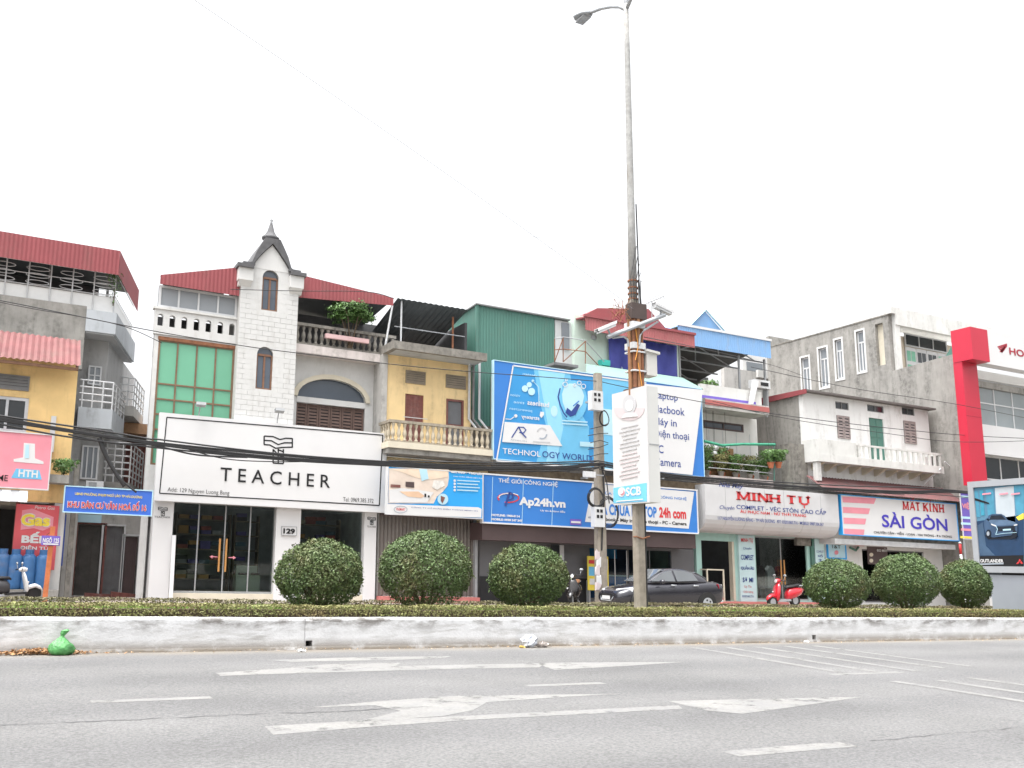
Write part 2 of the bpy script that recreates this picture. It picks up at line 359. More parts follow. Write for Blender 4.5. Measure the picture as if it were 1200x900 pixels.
# ================================================================== GROUND, ROADS, MEDIAN
YK = 13.9                                    # kerb face
ZK = .455                                    # kerb top
FARZ = -.05
ASPH = M('asphalt', (.172,.171,.171), .9, .17, .35, bump=.8, bscale=55, fine=38)
n_ = ASPH.node_tree; nn = n_.nodes; ll = n_.links; bs = nn['Principled BSDF']; src = bs.inputs['Base Color'].links[0].from_socket
g_ = nn.new('ShaderNodeNewGeometry'); sx = nn.new('ShaderNodeSeparateXYZ'); ll.new(g_.outputs['Position'], sx.inputs[0])
def road_band(y0, y1, col, src, k=1.0):      # dust that gathers at the gutter / worn wheel tracks
    mr = nn.new('ShaderNodeMapRange'); mr.inputs[1].default_value = y0; mr.inputs[2].default_value = y1; ll.new(sx.outputs[1], mr.inputs[0])
    nz = nn.new('ShaderNodeTexNoise'); nz.inputs['Scale'].default_value = 1.1; nz.inputs['Detail'].default_value = 7; ll.new(g_.outputs['Position'], nz.inputs['Vector'])
    mm = nn.new('ShaderNodeMath'); mm.operation = 'MULTIPLY'; ll.new(mr.outputs[0], mm.inputs[0]); ll.new(nz.outputs['Fac'], mm.inputs[1])
    m2 = nn.new('ShaderNodeMath'); m2.operation = 'MULTIPLY'; m2.inputs[1].default_value = k; m2.use_clamp = True; ll.new(mm.outputs[0], m2.inputs[0])
    x = nn.new('ShaderNodeMix'); x.data_type = 'RGBA'; ll.new(m2.outputs[0], x.inputs['Factor']); ll.new(src, x.inputs[6]); x.inputs[7].default_value = col; return x.outputs[2]
src = road_band(YK-.55, YK-.05, (.205,.18,.15,1), src, 1.7)
wv_ = nn.new('ShaderNodeMath'); wv_.operation = 'SINE'; wm_ = nn.new('ShaderNodeMath'); wm_.operation = 'MULTIPLY_ADD'; wm_.inputs[1].default_value = 3.3; wm_.inputs[2].default_value = .6; ll.new(sx.outputs[1], wm_.inputs[0]); ll.new(wm_.outputs[0], wv_.inputs[0])
mpw = nn.new('ShaderNodeMapping'); mpw.inputs['Scale'].default_value = (.12, 1.2, 1); ll.new(g_.outputs['Position'], mpw.inputs[0])
nzw = nn.new('ShaderNodeTexNoise'); nzw.inputs['Scale'].default_value = 1.0; nzw.inputs['Detail'].default_value = 8; nzw.inputs['Roughness'].default_value = .65; ll.new(mpw.outputs[0], nzw.inputs['Vector'])
mw2 = nn.new('ShaderNodeMath'); mw2.operation = 'MULTIPLY'; ll.new(wv_.outputs[0], mw2.inputs[0]); ll.new(nzw.outputs['Fac'], mw2.inputs[1])
mw3 = nn.new('ShaderNodeMapRange'); mw3.inputs[1].default_value = -.5; mw3.inputs[2].default_value = .6; ll.new(mw2.outputs[0], mw3.inputs[0])
mxw = nn.new('ShaderNodeMix'); mxw.data_type = 'RGBA'; mxw.blend_type = 'MULTIPLY'; mxw.inputs['Factor'].default_value = 1; ll.new(src, mxw.inputs[6])
rmw = nn.new('ShaderNodeValToRGB'); rmw.color_ramp.elements[0].color = (.90,.90,.905,1); rmw.color_ramp.elements[1].color = (1.06,1.06,1.05,1); ll.new(mw3.outputs[0], rmw.inputs[0]); ll.new(rmw.outputs[0], mxw.inputs[7]); src = mxw.outputs[2]
ll.new(src, bs.inputs['Base Color'])
struct('ground', M('bare_ground', (.2,.185,.16), .95, .2, .3), MB().add([(-700,-600,-.3),(900,-600,-.3),(900,1600,-.3),(-700,1600,-.3)], [(0,1,2,3)]))
road = struct('road', ASPH, MB().add([(-120,-25,0),(140,-25,0),(140,14.3,0),(-120,14.3,0)], [(0,1,2,3)]))
struct('road_far_carriageway', ASPH, MB().add([(-120,16.9,FARZ),(140,16.9,FARZ),(140,27.8,FARZ),(-120,27.8,FARZ)], [(0,1,2,3)]))
struct('pavement', M('pavement_tile', (.36,.30,.27), .85, .15, 2, fine=30), MB().box(-60, 90, 27.7, 45, -.25, .03))

PAINT = M('road_paint', (.60,.59,.56), .75, .08, 1.2, (.19,.19,.195), .62, fine=26, dirt_amt=.62) if False else M('road_paint', (.225,.222,.212), .8, .10, 1.5, (.16,.16,.165), .95, fine=30)
def worn(m):      # paint rubbed off down to the asphalt
    n = m.node_tree.nodes; l = m.node_tree.links; ge = n.new('ShaderNodeNewGeometry'); b = n['Principled BSDF']
    a_ = n.new('ShaderNodeTexNoise'); a_.inputs['Scale'].default_value = 3.0; a_.inputs['Detail'].default_value = 12; a_.inputs['Roughness'].default_value = .78; l.new(ge.outputs['Position'], a_.inputs['Vector'])
    r_ = n.new('ShaderNodeValToRGB'); r_.color_ramp.elements[0].position = .33; r_.color_ramp.elements[1].position = .47; r_.color_ramp.elements[0].color = (.3,.3,.3,1); l.new(a_.outputs['Fac'], r_.inputs[0]); l.new(r_.outputs[0], b.inputs['Alpha'])
worn(PAINT)
def mark(pts, z=.002, name='lane_marking'):
    q = [onz(u, v, z) for u, v in pts]
    me = MB().add(q, [tuple(range(len(q)))]); o = part(road, name, PAINT, me, fix=False); return o
def dash(x0, x1, y, wd=.16):
    part(road, 'lane_dash', PAINT, MB().add([(x0,y-wd/2,.002),(x1,y-wd/2,.002),(x1,y+wd/2,.002),(x0,y+wd/2,.002)], [(0,1,2,3)]), fix=False)
L1, L2 = 9.3, 5.47
for u0, u1, v in ((105, 252, 820.5), (612, 716, 802.5)): dash(onz(u0, v)[0], onz(u1, v)[0], L1)
dash(onz(962, 789)[0], onz(1050, 787)[0], L1); dash(onz(853, 883)[0], onz(997, 873)[0], L2, .2)
# arrows: shaft, branch to the left, head towards +X
mark([(253,788.5),(340,782.5),(382,778.5),(470,776.5),(463,780.5),(560,778.5),(640,777),(632,782),(540,783.5),(420,787),(330,789.5),(258,792)], name='lane_arrow')
mark([(312,773.5),(420,770),(530,768.8),(520,771),(470,773),(395,774.5),(340,775.5)], name='lane_arrow')
mark([(630,776.8),(700,776),(802,775.6),(740,780),(650,785),(640,782)], name='lane_arrow')
mark([(310,851),(420,844.5),(560,838),(700,831),(795,826.5),(800,830.5),(700,836),(560,843),(430,852),(320,861)], name='lane_arrow')
mark([(362,829),(440,822),(530,815.5),(600,814.5),(722,813),(640,818),(570,823),(555,832),(520,839),(420,845.5),(470,833),(440,826.5)], name='lane_arrow')
mark([(783,821.5),(860,819.5),(1012,816.5),(925,829),(870,836.5),(828,832.5)], name='lane_arrow')
for a, b in (((812,758.5),(987,788)),((850,758.2),(1026,787)),((886,757.8),(1076,786.5)),((921,757.2),(1106,782.5)),((954,756.5),(1136,780.5)),((1046,798),(1215,824)),((1100,797),(1215,814)),((1134,794),(1215,804.5))):
    A = onz(*a, .004); B = onz(*b, .004); d = Vector((B[0]-A[0], B[1]-A[1], 0)).normalized(); nx, ny = -d.y*.075, d.x*.075
    part(road, 'hatch_line', PAINT, MB().add([(A[0]+nx,A[1]+ny,.0035),(A[0]-nx,A[1]-ny,.0035),(B[0]-nx,B[1]-ny,.0035),(B[0]+nx,B[1]+ny,.0035)], [(0,1,2,3)]), fix=False)
# tar seam that wanders along the first lane line
def seam(pts, wd=.02):
    q = []
    for (u, v), (u2, v2) in zip(pts, pts[1:]):
        for k in range(10): q.append(onz(u+(u2-u)*k/10, v+(v2-v)*k/10+random.uniform(-.7, .7), .003))
    mb = MB(); vs = []
    for p in q: h = wd*random.choice((.05,.25,.4,.6,.9)); vs += [(p[0], p[1]-h, p[2]), (p[0], p[1]+h, p[2])]
    mb.add(vs, [(2*i, 2*i+2, 2*i+3, 2*i+1) for i in range(len(q)-1)]); part(road, 'tar_seam', M('tar', (.098,.098,.10), .9, .3, 9), mb, fix=False)
seam([(0,850),(120,845),(260,838),(400,833.5),(520,827)])
seam([(1020,868),(1110,860),(1200,852)], .014)

KERB = M('whitewashed_kerb', (.55,.553,.56), .85, .10, 5.0, bump=.35, bscale=30)
def kerb_dirt(m):
    n = m.node_tree.nodes; l = m.node_tree.links; b = n['Principled BSDF']; s0 = b.inputs['Base Color'].links[0].from_socket
    ge = n.new('ShaderNodeNewGeometry'); sp = n.new('ShaderNodeSeparateXYZ'); l.new(ge.outputs['Position'], sp.inputs[0])
    zz = n.new('ShaderNodeMath'); zz.operation = 'MULTIPLY_ADD'; zz.inputs[1].default_value = -G; l.new(sp.outputs[0], zz.inputs[0]); l.new(sp.outputs[2], zz.inputs[2])
    def layer(src, lo, hi, sc, c, p0, p1, stretch):
        mr = n.new('ShaderNodeMapRange'); mr.inputs[1].default_value = lo; mr.inputs[2].default_value = hi; l.new(zz.outputs[0], mr.inputs[0])
        mp = n.new('ShaderNodeMapping'); mp.inputs['Scale'].default_value = stretch; l.new(ge.outputs['Position'], mp.inputs[0])
        t = n.new('ShaderNodeTexNoise'); t.inputs['Scale'].default_value = sc; t.inputs['Detail'].default_value = 9; t.inputs['Roughness'].default_value = .7; l.new(mp.outputs[0], t.inputs['Vector'])
        r = n.new('ShaderNodeValToRGB'); r.color_ramp.elements[0].position = p0; r.color_ramp.elements[1].position = p1; l.new(t.outputs['Fac'], r.inputs[0])
        mm = n.new('ShaderNodeMath'); mm.operation = 'MULTIPLY'; l.new(mr.outputs[0], mm.inputs[0]); l.new(r.outputs[0], mm.inputs[1])
        x = n.new('ShaderNodeMix'); x.data_type = 'RGBA'; l.new(mm.outputs[0], x.inputs['Factor']); l.new(src, x.inputs[6]); x.inputs[7].default_value = c; return x.outputs[2]
    s0 = layer(s0, .20, .40, 3.2, (.17,.16,.15,1), .46, .62, (.6,1,1.6))
    s0 = layer(s0, .17, .02, 3.5, (.19,.165,.135,1), .26, .50, (.8,1,1))
    s0 = layer(s0, -1, 0, 4.5, (.36,.355,.345,1), .52, .70, (.4,1,2.5))
    l.new(s0, b.inputs['Base Color'])
kerb_dirt(KERB)
kerb = struct('median_kerb', KERB, MB().box(-40, 70, YK+.22, YK+.24, 0, ZK-.03))
joints = [-40,-29,-18,-7,15.6-.0+12,38,50,62]
xs_ = sorted([x for x in joints if x < 70]+[at(357, 740, YK)[0]])
holes = [at(362, 757, YK)[0], at(954, 747, YK)[0]]
def kprof(z0=0, rec=0):
    return [(YK+rec-(.012 if z0 == 0 else 0), z0), (YK+rec-(.008 if z0 == 0 else 0), z0+.02), (YK+.0, max(.05, z0+.03)), (YK+.012, ZK-.035), (YK+.022, ZK-.012), (YK+.05, ZK), (YK+.215, ZK), (YK+.215, z0)]
for i in range(len(xs_)-1):
    a, b = xs_[i]+.002, xs_[i+1]-.002; mb = MB(); cut = [h for h in holes if a < h < b]
    seg = [a]+[c for h in cut for c in (h-.05, h+.05)]+[b]
    for j in range(0, len(seg)-1, 2): 
        n = max(1, int((seg[j+1]-seg[j])/.6)); rings = []
        for k in range(n+1):
            x = seg[j]+(seg[j+1]-seg[j])*k/n; dz = random.uniform(-.006, .006); dy = random.uniform(-.006, .006)
            rings.append([(x, y+dy, z+(dz if z > .3 else 0)) for y, z in kprof()])
        mb.loft(rings)
    for h in cut: mb.prism([(YK+.004, .135), (YK+.015, ZK-.05), (YK+.035, ZK-.015), (YK+.07, ZK), (YK+.21, ZK), (YK+.21, .10)], 'x', h-.05, h+.05); mb.box(h-.05, h+.05, YK+.0, YK+.2, 0, .05)
    part(kerb, 'kerb_block', KERB, mb)
struct('median', SOIL, MB().box(-40, 70, YK+.25, 17.0, -.2, ZK-.015))
struct('median_back_kerb', KERB, MB().box(-40, 70, 17.02, 17.2, FARZ, ZK-.02))
for h in holes: part(kerb, 'drain_hole', DARK, MB().box(h-.048, h+.048, YK+.19, YK+.2, .051, .125))

def hedge(name, label, y0, y1, z1, x0, x1, mat, dens, size):
    t = thing(name, label, 'hedge', (x0, (y0+y1)/2, ZK)); A = (x1-x0)
    n = int(A*dens); x = x0+A*RNG.random(n); e = RNG.random(n)
    y = np.where(e < .45, y0+.05*RNG.random(n), y0+(y1-y0)*RNG.random(n)); hz = z1-ZK+.008*np.sin(x*1.1)+.006*np.sin(x*5.3+1)+.006*np.sin(x*13)
    z = np.where(e < .45, ZK+hz*RNG.random(n)**.8, ZK+hz-.05*RNG.random(n)**2)
    N = np.stack([np.zeros(n), np.where(e < .45, -1., -.1), np.where(e < .45, .3, 1.)], 1)
    P = np.stack([x, y, z+G*x], 1)-np.array(S((x0, (y0+y1)/2, ZK)))
    link('foliage', leafmesh('foliage', P, N, size, mat, .8), t)
    mb = MB(); xx = x0
    while xx < x1: mb.box(xx, min(xx+2, x1), y0+.06, y1-.04, ZK-.02, z1-.07); xx += 2
    part(t, 'twigs', BARK, mb); return t
hedge('clipped_hedge', 'low clipped yellow-green hedge along the front edge of the median', 14.14, 14.48, .625, -3, 26, HEDGE, 1500, .034)
hedge('clipped_hedge', 'low brownish clipped hedge along the far edge of the median', 16.6, 16.95, .60, -4, 32, HEDGE_B, 1000, .036)
# grass between the hedges
n = 42000; x = -3+32*RNG.random(n); y = 14.5+2.1*RNG.random(n); hgt = .05+.08*RNG.random(n); a = RNG.random(n)*6.28; wd = .012
P0 = np.stack([x, y, np.full(n, ZK-.02)+G*x], 1); d = np.stack([np.cos(a), np.sin(a), np.zeros(n)], 1); tip = P0+np.stack([RNG.normal(0, .025, n), RNG.normal(0, .025, n), hgt], 1)
V = np.stack([P0-d*wd, P0+d*wd, tip], 1).reshape(-1, 3); me = bpy.data.meshes.new('grass'); me.vertices.add(3*n); me.vertices.foreach_set('co', V.ravel()); me.loops.add(3*n); me.loops.foreach_set('vertex_index', np.arange(3*n, dtype=np.int32))
me.polygons.add(n); me.polygons.foreach_set('loop_start', np.arange(0, 3*n, 3, dtype=np.int32)); me.polygons.foreach_set('loop_total', np.full(n, 3, dtype=np.int32)); me.update(calc_edges=True); me.materials.append(GRASSM)
o = link('grass', me); o['kind'] = 'stuff'; tag(o, 'bright green grass growing between the two median hedges', 'grass')

# clipped ball shrubs
def dome(rx, rz, seed, holes_=(), n=21000, low=.55):
    rg = np.random.default_rng(seed); d = rg.normal(0, 1, (n, 3)); d /= np.linalg.norm(d, axis=1)[:, None]
    lump = 1+.025*np.sin(d[:,0]*5+seed)*np.cos(d[:,2]*6)+.02*np.sin(d[:,1]*9+2*seed)+.012*np.sin(d[:,0]*17+d[:,2]*13)
    rr = lump*(1-.16*rg.random(n)**2.2); inner = rg.random(n) < .22; rr = np.where(inner, .55+.35*rg.random(n), rr)
    rr = np.where(rg.random(n) < .025, lump*(1+.07*rg.random(n)), rr); P = d*rr[:, None]; zs = np.where(P[:,2] > 0, P[:,2]*rz*1.0, P[:,2]*rz*.95); P = np.stack([P[:,0]*rx, P[:,1]*rx, zs], 1)
    keep = np.ones(n, bool); lowp = d[:,2] < -low; keep &= ~(lowp & (rg.random(n) < .45)); keep &= d[:,2] > -.93
    for (hx, hy, hz, hr) in holes_: keep &= np.linalg.norm(d-np.array((hx, hy, hz)), axis=1) > hr
    return P[keep], d[keep]
def shrub(label, u0, u1, v0, v1, seed, holes_=(), tall=1.0, Y=15.4):
    vm = (v0+v1)/2; a = at(u0, vm, Y); b = at(u1, vm, Y); cx = (a[0]+b[0])/2
    # angular half-size seen along the oblique sight line -> true radius
    va = math.atan2(a[0], Y); vb = math.atan2(b[0], Y); D = math.hypot(cx, Y); rx = D*math.sin((vb-va)/2)
    top = at((u0+u1)/2, v0, Y-.1)[2]; bot = at((u0+u1)/2, v1, Y)[2]-.02; cz = (top+bot)/2; rz = (top-bot)/2
    t = thing('ball_shrub', label, 'shrub', (cx, Y, ZK-.03), 'clipped ball shrubs on the median')
    P, N = dome(rx, rz, seed, holes_); P = P+np.array((0, 0, cz-ZK+.03))
    link('crown', leafmesh('crown', P, N, .044, LEAF, .8), t)
    mb = MB()
    for k in range(9):
        an = k*.7+seed; e = .55*rx; mb.tube([(cx+.05*math.cos(an), Y+.05*math.sin(an), ZK-.05), (cx+.3*e*math.cos(an), Y+.3*e*math.sin(an), ZK+.16), (cx+e*math.cos(an), Y+e*math.sin(an), cz), (cx+1.25*e*math.cos(an+.3), Y+1.25*e*math.sin(an+.3), cz+.25)], .035, 6, .01)
    part(t, 'stems', BARK, mb)
shrub('clipped ball shrub with a gap in its side, leftmost on the median', 322, 425, 632, 716, 1, ((.33,-.93,-.2,.12),(-.5,-.75,-.45,.16)))
shrub('largest clipped ball shrub, in front of the brown roller shutter', 443, 552, 622, 714, 2)
shrub('clipped ball shrub in front of the grey shop beside the dark motorbike', 571, 664, 637, 714, 3)
shrub('clipped ball shrub just right of the red scooter', 941, 1019, 655, 715, 4)
shrub('clipped ball shrub under the eyewear sign, between two other shrubs', 1019, 1102, 648, 714, 5)
shrub('smallest clipped ball shrub, beside the grey advertising light box', 1099, 1162, 656, 714, 6)

# litter at the kerb
t = thing('rubbish_bag', 'green knotted plastic rubbish bag lying against the kerb', 'rubbish bag', onz(71, 768))
bx_, by_, _ = onz(71, 768); by_ = YK-.20
mb = MB(); prof = [(.05,0),(.11,.01),(.14,.045),(.147,.085),(.127,.13),(.085,.17),(.05,.20),(.028,.225)]; nseg = 40; rings = []
for i, (r_, z) in enumerate(prof):
    rings.append([(bx_+r_*(1+.10*math.sin(3*a+i*.9)+.07*math.sin(11*a+i*2.3)+random.uniform(-.07, .07))*math.cos(a)*1.05, by_+r_*.8*(1+.08*math.sin(5*a+i))*math.sin(a), z+random.uniform(-.008, .008)) for a in [2*math.pi*j/nseg for j in range(nseg)]])
mb.loft(rings); BAG = M('green_plastic_film', (.075,.27,.08), .35, .4, 14, (.27,.45,.24), .6, spec=.5, bump=1.0, bscale=22)
part(t, 'bag', BAG, mb, True)
part(t, 'knot', BAG, MB().loft([[(bx_+sx_*r_+ox, by_+sy_*r_, z) for sx_, sy_ in ((1,0),(.5,.5),(-.6,.4),(-1,-.1),(-.3,-.6),(.6,-.5))] for r_, z, ox in ((.035,.22,0),(.022,.24,.005),(.04,.27,.015),(.05,.305,.035),(.012,.325,.055))]))
t = thing('crumpled_litter', 'crumpled white and silver plastic litter against the kerb', 'litter', onz(630, 760)); lx, ly, _ = onz(630, 760); ly = YK-.16
def crumple(cx, cy, sx_, sy_, sz_, seed, nn_=14):
    rg = random.Random(seed); rings = []
    for i in range(7):
        z = sz_*i/6; r_ = math.sin(math.pi*(i+1.3)/8.2)
        rings.append([(cx+sx_*r_*rg.uniform(.6, 1.1)*math.cos(a), cy+sy_*r_*rg.uniform(.6, 1.1)*math.sin(a), max(.004, z+rg.uniform(-.025, .025))) for a in [2*math.pi*j/nn_ for j in range(nn_)]])
    return MB().loft(rings)
part(t, 'bag', M('white_plastic_film', (.5,.52,.56), .35, .1, 9, (.15,.17,.22), .5), crumple(lx-.03, ly, .17, .11, .2, 3))
part(t, 'wrapper', M('brown_foil', (.25,.22,.2), .4, .3, 25), crumple(lx+.2, ly-.02, .13, .07, .08, 5))
part(t, 'paper_scrap', M('yellow_paper', (.6,.42,.12), .7, .2, 8), crumple(lx-.2, ly-.05, .06, .05, .02, 8))
def litter(label, spots, mat, size):
    P = np.array([S((x, y, .012+.02*random.random())) for x, y in spots]); N = np.tile((0, 0, 1.), (len(P), 1))
    o = link('leaf_litter', leafmesh('leaf_litter', P, N, size, mat, .45, .5)); o['kind'] = 'stuff'; tag(o, label, 'leaves')
sp = [(bx_+random.gauss(-.3, .33), YK-.04-abs(random.gauss(.03, .07))) for _ in range(600)]
P = np.array([S((x, y, .012+.07*random.random()*max(0, 1-abs(x-bx_+.25)*1.2))) for x, y in sp]); o = link('leaf_litter', leafmesh('leaf_litter', P, np.tile((0,0,1.), (len(P),1)), .055, M('dry_leaf', (.34,.19,.09), .8, .2, 9, island=.7), .6, .5)); o['kind'] = 'stuff'; tag(o, 'brown dry leaves piled against the kerb around the green bag', 'leaves')
litter('scattered brown dry leaves and grit along the kerb foot', [(random.uniform(0, 21), YK-.05-abs(random.gauss(.0, .13))) for _ in range(520)], M('pale_dry_leaf', (.36,.26,.16), .85, .2, 9, island=.7), .028)
for lab, (u, v), sd in (('small scrap of white paper below the left drain hole', (353, 764), 2), ('small scrap of white paper below the right drain hole', (944, 753), 4)):
    p = onz(u, v); tag(part(None, 'paper_scrap', M('white_paper', (.7,.7,.68), .7, .08, 9), crumple(p[0], min(p[1], YK-.08), .07, .04, .03, sd)), lab, 'paper')

# ================================================================== BUILDINGS, left to right
def arcade(mb, x0, x1, z0, z1, cs, wd, zb, zs, y0, y1, n=8):   # wall strip with round-headed openings
    if zb > z0: mb.box(x0, x1, y0, y1, z0, zb)
    r = wd/2; edges = [x0]+list(cs)+[x1]
    arcR = lambda c: [(c+r*math.cos(R(90*k/n)), zs+r*math.sin(R(90*k/n))) for k in range(n+1)]
    arcL = lambda c: [(c-r*math.cos(R(90*k/n)), zs+r*math.sin(R(90*k/n))) for k in range(n+1)]
    for i in range(len(edges)-1):
        a, b = edges[i], edges[i+1]; p = []
        p += [(a+r, zb)]+arcR(a) if i > 0 else [(a, zb)]
        p += [(a, z1), (b, z1)]
        p += arcL(b)[::-1]+[(b-r, zb)] if i < len(edges)-2 else [(b, zb)]
        mb.prism(p, 'y', y0, y1)
    return mb
def balusters(parent, p0, p1, z0, z1, mat, n, r=.055, mesh=None, name='baluster'):
    h = z1-z0; me = mesh or MB().lathe(0, 0, [(r*.9,0),(r*.9,h*.08),(r*.5,h*.14),(r*.75,h*.24),(r*1.05,h*.38),(r*.8,h*.55),(r*.45,h*.74),(r*.75,h*.84),(r*.9,h*.92),(r*.9,h)], 8).mesh(name, mat, True, False)
    for k in range(n):
        t = (k+.5)/n; inst(name, me, parent, (p0[0]+(p1[0]-p0[0])*t, p0[1]+(p1[1]-p0[1])*t, z0))
    return me

# ---- A: yellow house with the gas shop
YA = 29.6
A = thing('yellow_house', 'yellow two storey house with red corrugated awning and gas shop, far left', 'house', (-2, YA, .03))
ax1 = at(91, 440, YA)[0]; az_t = at(90, 420, YA)[2]; az_s = at(40, 588, YA)[2]
vent = rc(-14, 438, 32, 457, YA); wn = rc(-16, 462, 27, 545, YA)
wall(A, 'upper_wall', YELLOW, -7, ax1, az_s, az_t, YA, YA+.25, [wn])
part(A, 'side_wall', CONC, MB().box(ax1-.22, ax1+.02, YA+.26, 36, 0, az_t-.02))
louvre(A, vent, YA, GREYTIN, 4)
win(A, wn, YA, 2, 2, M('pale_grey_frame', (.55,.57,.6), .6), DKGLASS, .09)
px = rc(60, 598, 77, 600, YA); zp = .03
part(A, 'shop_pillar', WHITE_OLD, MB().box(at(60,640,YA)[0], at(73,640,YA)[0], YA-.02, YA+.4, zp, az_s-.01))
part(A, 'pillar_stripe', NAVY, MB().box(at(72.5,640,YA)[0]+.02, at(75,640,YA)[0], YA-.01, YA+.02, at(74,663,YA)[2], at(74,603,YA)[2]))
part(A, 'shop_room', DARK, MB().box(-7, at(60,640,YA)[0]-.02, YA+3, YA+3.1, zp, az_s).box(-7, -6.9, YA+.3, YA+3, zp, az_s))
part(A, 'shop_soffit', CONC, MB().box(-7, at(60,640,YA)[0]-.02, YA+.27, YA+3, az_s-.12, az_s-.02))
part(A, 'shop_post', WOODRED, MB().box(at(14,640,YA)[0], at(19,640,YA)[0], YA+.02, YA+.15, zp, az_s-.02))
part(A, 'entrance_step', CONC, MB().box(-7, at(68,695,29)[0], 28.9, YA-.03, .03, at(40,691,29)[2]))
e0 = at(-60,411,28.9); e1 = at(93.5,428.5,28.9); t0 = at(-60,384,30.3); t1 = at(98.5,399.5,30.3)
ez, tz = e1[2], t1[2]; ex = (e1[0]+.02)
aw = part(A, 'awning', M('brick_red_sheet_metal', (.20,.08,.08), .7, .16, 2, (.2,.13,.11), .55), MB().corr((-7, 28.9, ez), (ex, 28.9, ez), (ex, 30.3, tz), (-7, 30.3, tz), .16, .022))
part(A, 'awning_rafter', WOODBROWN, MB().prism([(28.95,ez-.03),(30.3,tz-.03),(30.3,tz-.12),(28.95,ez-.12)], 'x', ex-.12, ex-.05).box(-7, ex-.05, 28.96, 29.04, ez-.14, ez-.06))
mb = MB(); bal = rc(57, 541, 78, 565, 29.1)
part(A, 'flower_ledge', CONC, MB().box(bal[0], bal[1]+.05, 28.9, YA-.002, bal[2]-.05, bal[2]+.18))
def tuft(name, label, base, n, h, spread, mat, lsize=.09, pot=None, cat='plant', group=None, up=.6):
    t = thing(name, label, cat, base, group); b = np.array((0, 0, 0.)); z0 = 0
    if pot: part(t, 'pot', pot[1], MB().lathe(base[0], base[1], [(pot[0]*.65, base[2]), (pot[0], base[2]+pot[0]*1.5), (pot[0]*1.1, base[2]+pot[0]*1.5), (pot[0]*1.1, base[2]+pot[0]*1.7), (pot[0]*.8, base[2]+pot[0]*1.7)], 10)); z0 = pot[0]*1.6
    k = RNG.random(n)**.5; a = RNG.random(n)*6.283; rr = spread*RNG.random(n)**.6*(.35+.65*k)
    P = np.stack([rr*np.cos(a), rr*np.sin(a), z0+h*k], 1); N = np.stack([np.cos(a), np.sin(a), np.full(n, up)], 1)
    link('foliage', leafmesh('foliage', P, N, lsize, mat, .6, .4), t)
    part(t, 'stem', BARK, MB().tube([base, (base[0]+.02, base[1], base[2]+z0+h*.6)], .02, 5, .008)); return t
tuft('ledge_plant', 'green plants hanging on the ledge of the yellow gas shop house', (bal[0]+.4, 29.15, bal[2]+.18), 500, .45, .45, LEAF2, .1)
part(A, 'wall_conduit', METAL_W, MB().box(at(60,490,YA)[0], at(66,490,YA)[0], YA-.1, YA-.003, at(62,530,YA)[2], at(62,488,YA)[2]))

# signs of the gas shop
def board(name, label, TL, BR, Y, depth, mat, fm=None, fw=.05, cat='sign'):
    x0, x1, z0, z1 = rc(*TL, *BR, Y); t = thing(name, label, cat, ((x0+x1)/2, Y, z0))
    part(t, 'panel', mat, MB().box(x0, x1, Y, Y+depth, z0, z1))
    if fm: part(t, 'frame', fm, MB().box(x0-fw, x0, Y-.02, Y+depth, z0-fw, z1+fw).box(x1, x1+fw, Y-.02, Y+depth, z0-fw, z1+fw).box(x0, x1, Y-.02, Y+depth, z1, z1+fw).box(x0, x1, Y-.02, Y+depth, z0-fw, z0))
    return t
YS = 28.7
s = board('shop_sign', 'pink sign with a cooker hood picture on the yellow house', (-70, 500), (55.5, 573.5), YS, .18, PINKP, METAL_W, .03)
txt(s, 'HOME', (-18, 555), (9, 564), YS, BLACK, .005)
poly(s, 'hood_picture', [(28,519),(41,520),(41,537),(51,541),(51,544),(16,541),(16,538),(27,536)], ('y', YS), SIGNWHITE)
poly(s, 'hood_shade', [(30,521),(34,521.3),(34,537),(29,537)], ('y', YS), PALEB, 2)
poly(s, 'hob_picture', [(19,549),(46,551),(49,562),(13,560)], ('y', YS), SKYB)
txt(s, 'HTH', (22, 550), (44, 560), YS, SIGNWHITE, .03)
part(s, 'bracket', METAL_G, MB().box(at(20,560,YS)[0]-.03, at(20,560,YS)[0]+.03, YS+.19, YA-.002, at(20,560,YS)[2], at(20,560,YS)[2]+.06).box(-1.2, -1.14, YS+.19, YA-.002, at(20,560,YS)[2], at(20,560,YS)[2]+.06))
aw0 = at(33, 574, 28.7); aw1 = at(33, 586, 28.55)
t = thing('striped_awning', 'grey and white striped roll-up awning under the pink sign', 'awning', (-1, 28.7, aw1[2]))
STRIPE = M('grey_canvas', (.36,.36,.37), .85, .1)
nst = 22; wv = (aw0[0]+4.4)/nst
me_a = MB().hexa([(0,28.5,aw1[2]-.06),(wv,28.5,aw1[2]-.06),(wv,28.62,aw1[2]-.06),(0,28.62,aw1[2]-.06),(0,28.72,aw0[2]-.02),(wv,28.72,aw0[2]-.02),(wv,28.86,aw0[2]-.02),(0,28.86,aw0[2]-.02)])
for k in range(nst): 
    q = MB().add([(v[0]+aw0[0]-wv*(k+1)+(.004 if k else 0), v[1], v[2]) for v in me_a.v], me_a.f); part(t, 'stripe', STRIPE if k % 2 else SIGNWHITE, q)
YG = 29.45
s = board('gas_poster', 'red poster with yellow lettering for gas and stoves behind blue cylinders', (19.5, 590.5), (63.5, 668), YG, .04, M('red_poster', (.62,.10,.12), .5, .08))
poly(s, 'glow', [(26,598),(38,596),(63,606),(62,617),(50,622),(40,619),(24,621)], ('y', YG), PINKP)
txt(s, 'Gas', (25.5, 602), (58, 617), YG, YELP, .04, 3)
txt(s, 'Gas', (25, 601), (58.7, 618), YG, SIGNWHITE, .075, 2)
txt(s, 'Petro Gas', (41, 592.5), (64, 597.5), YG, SIGNWHITE, 0, 2, skew=.2)
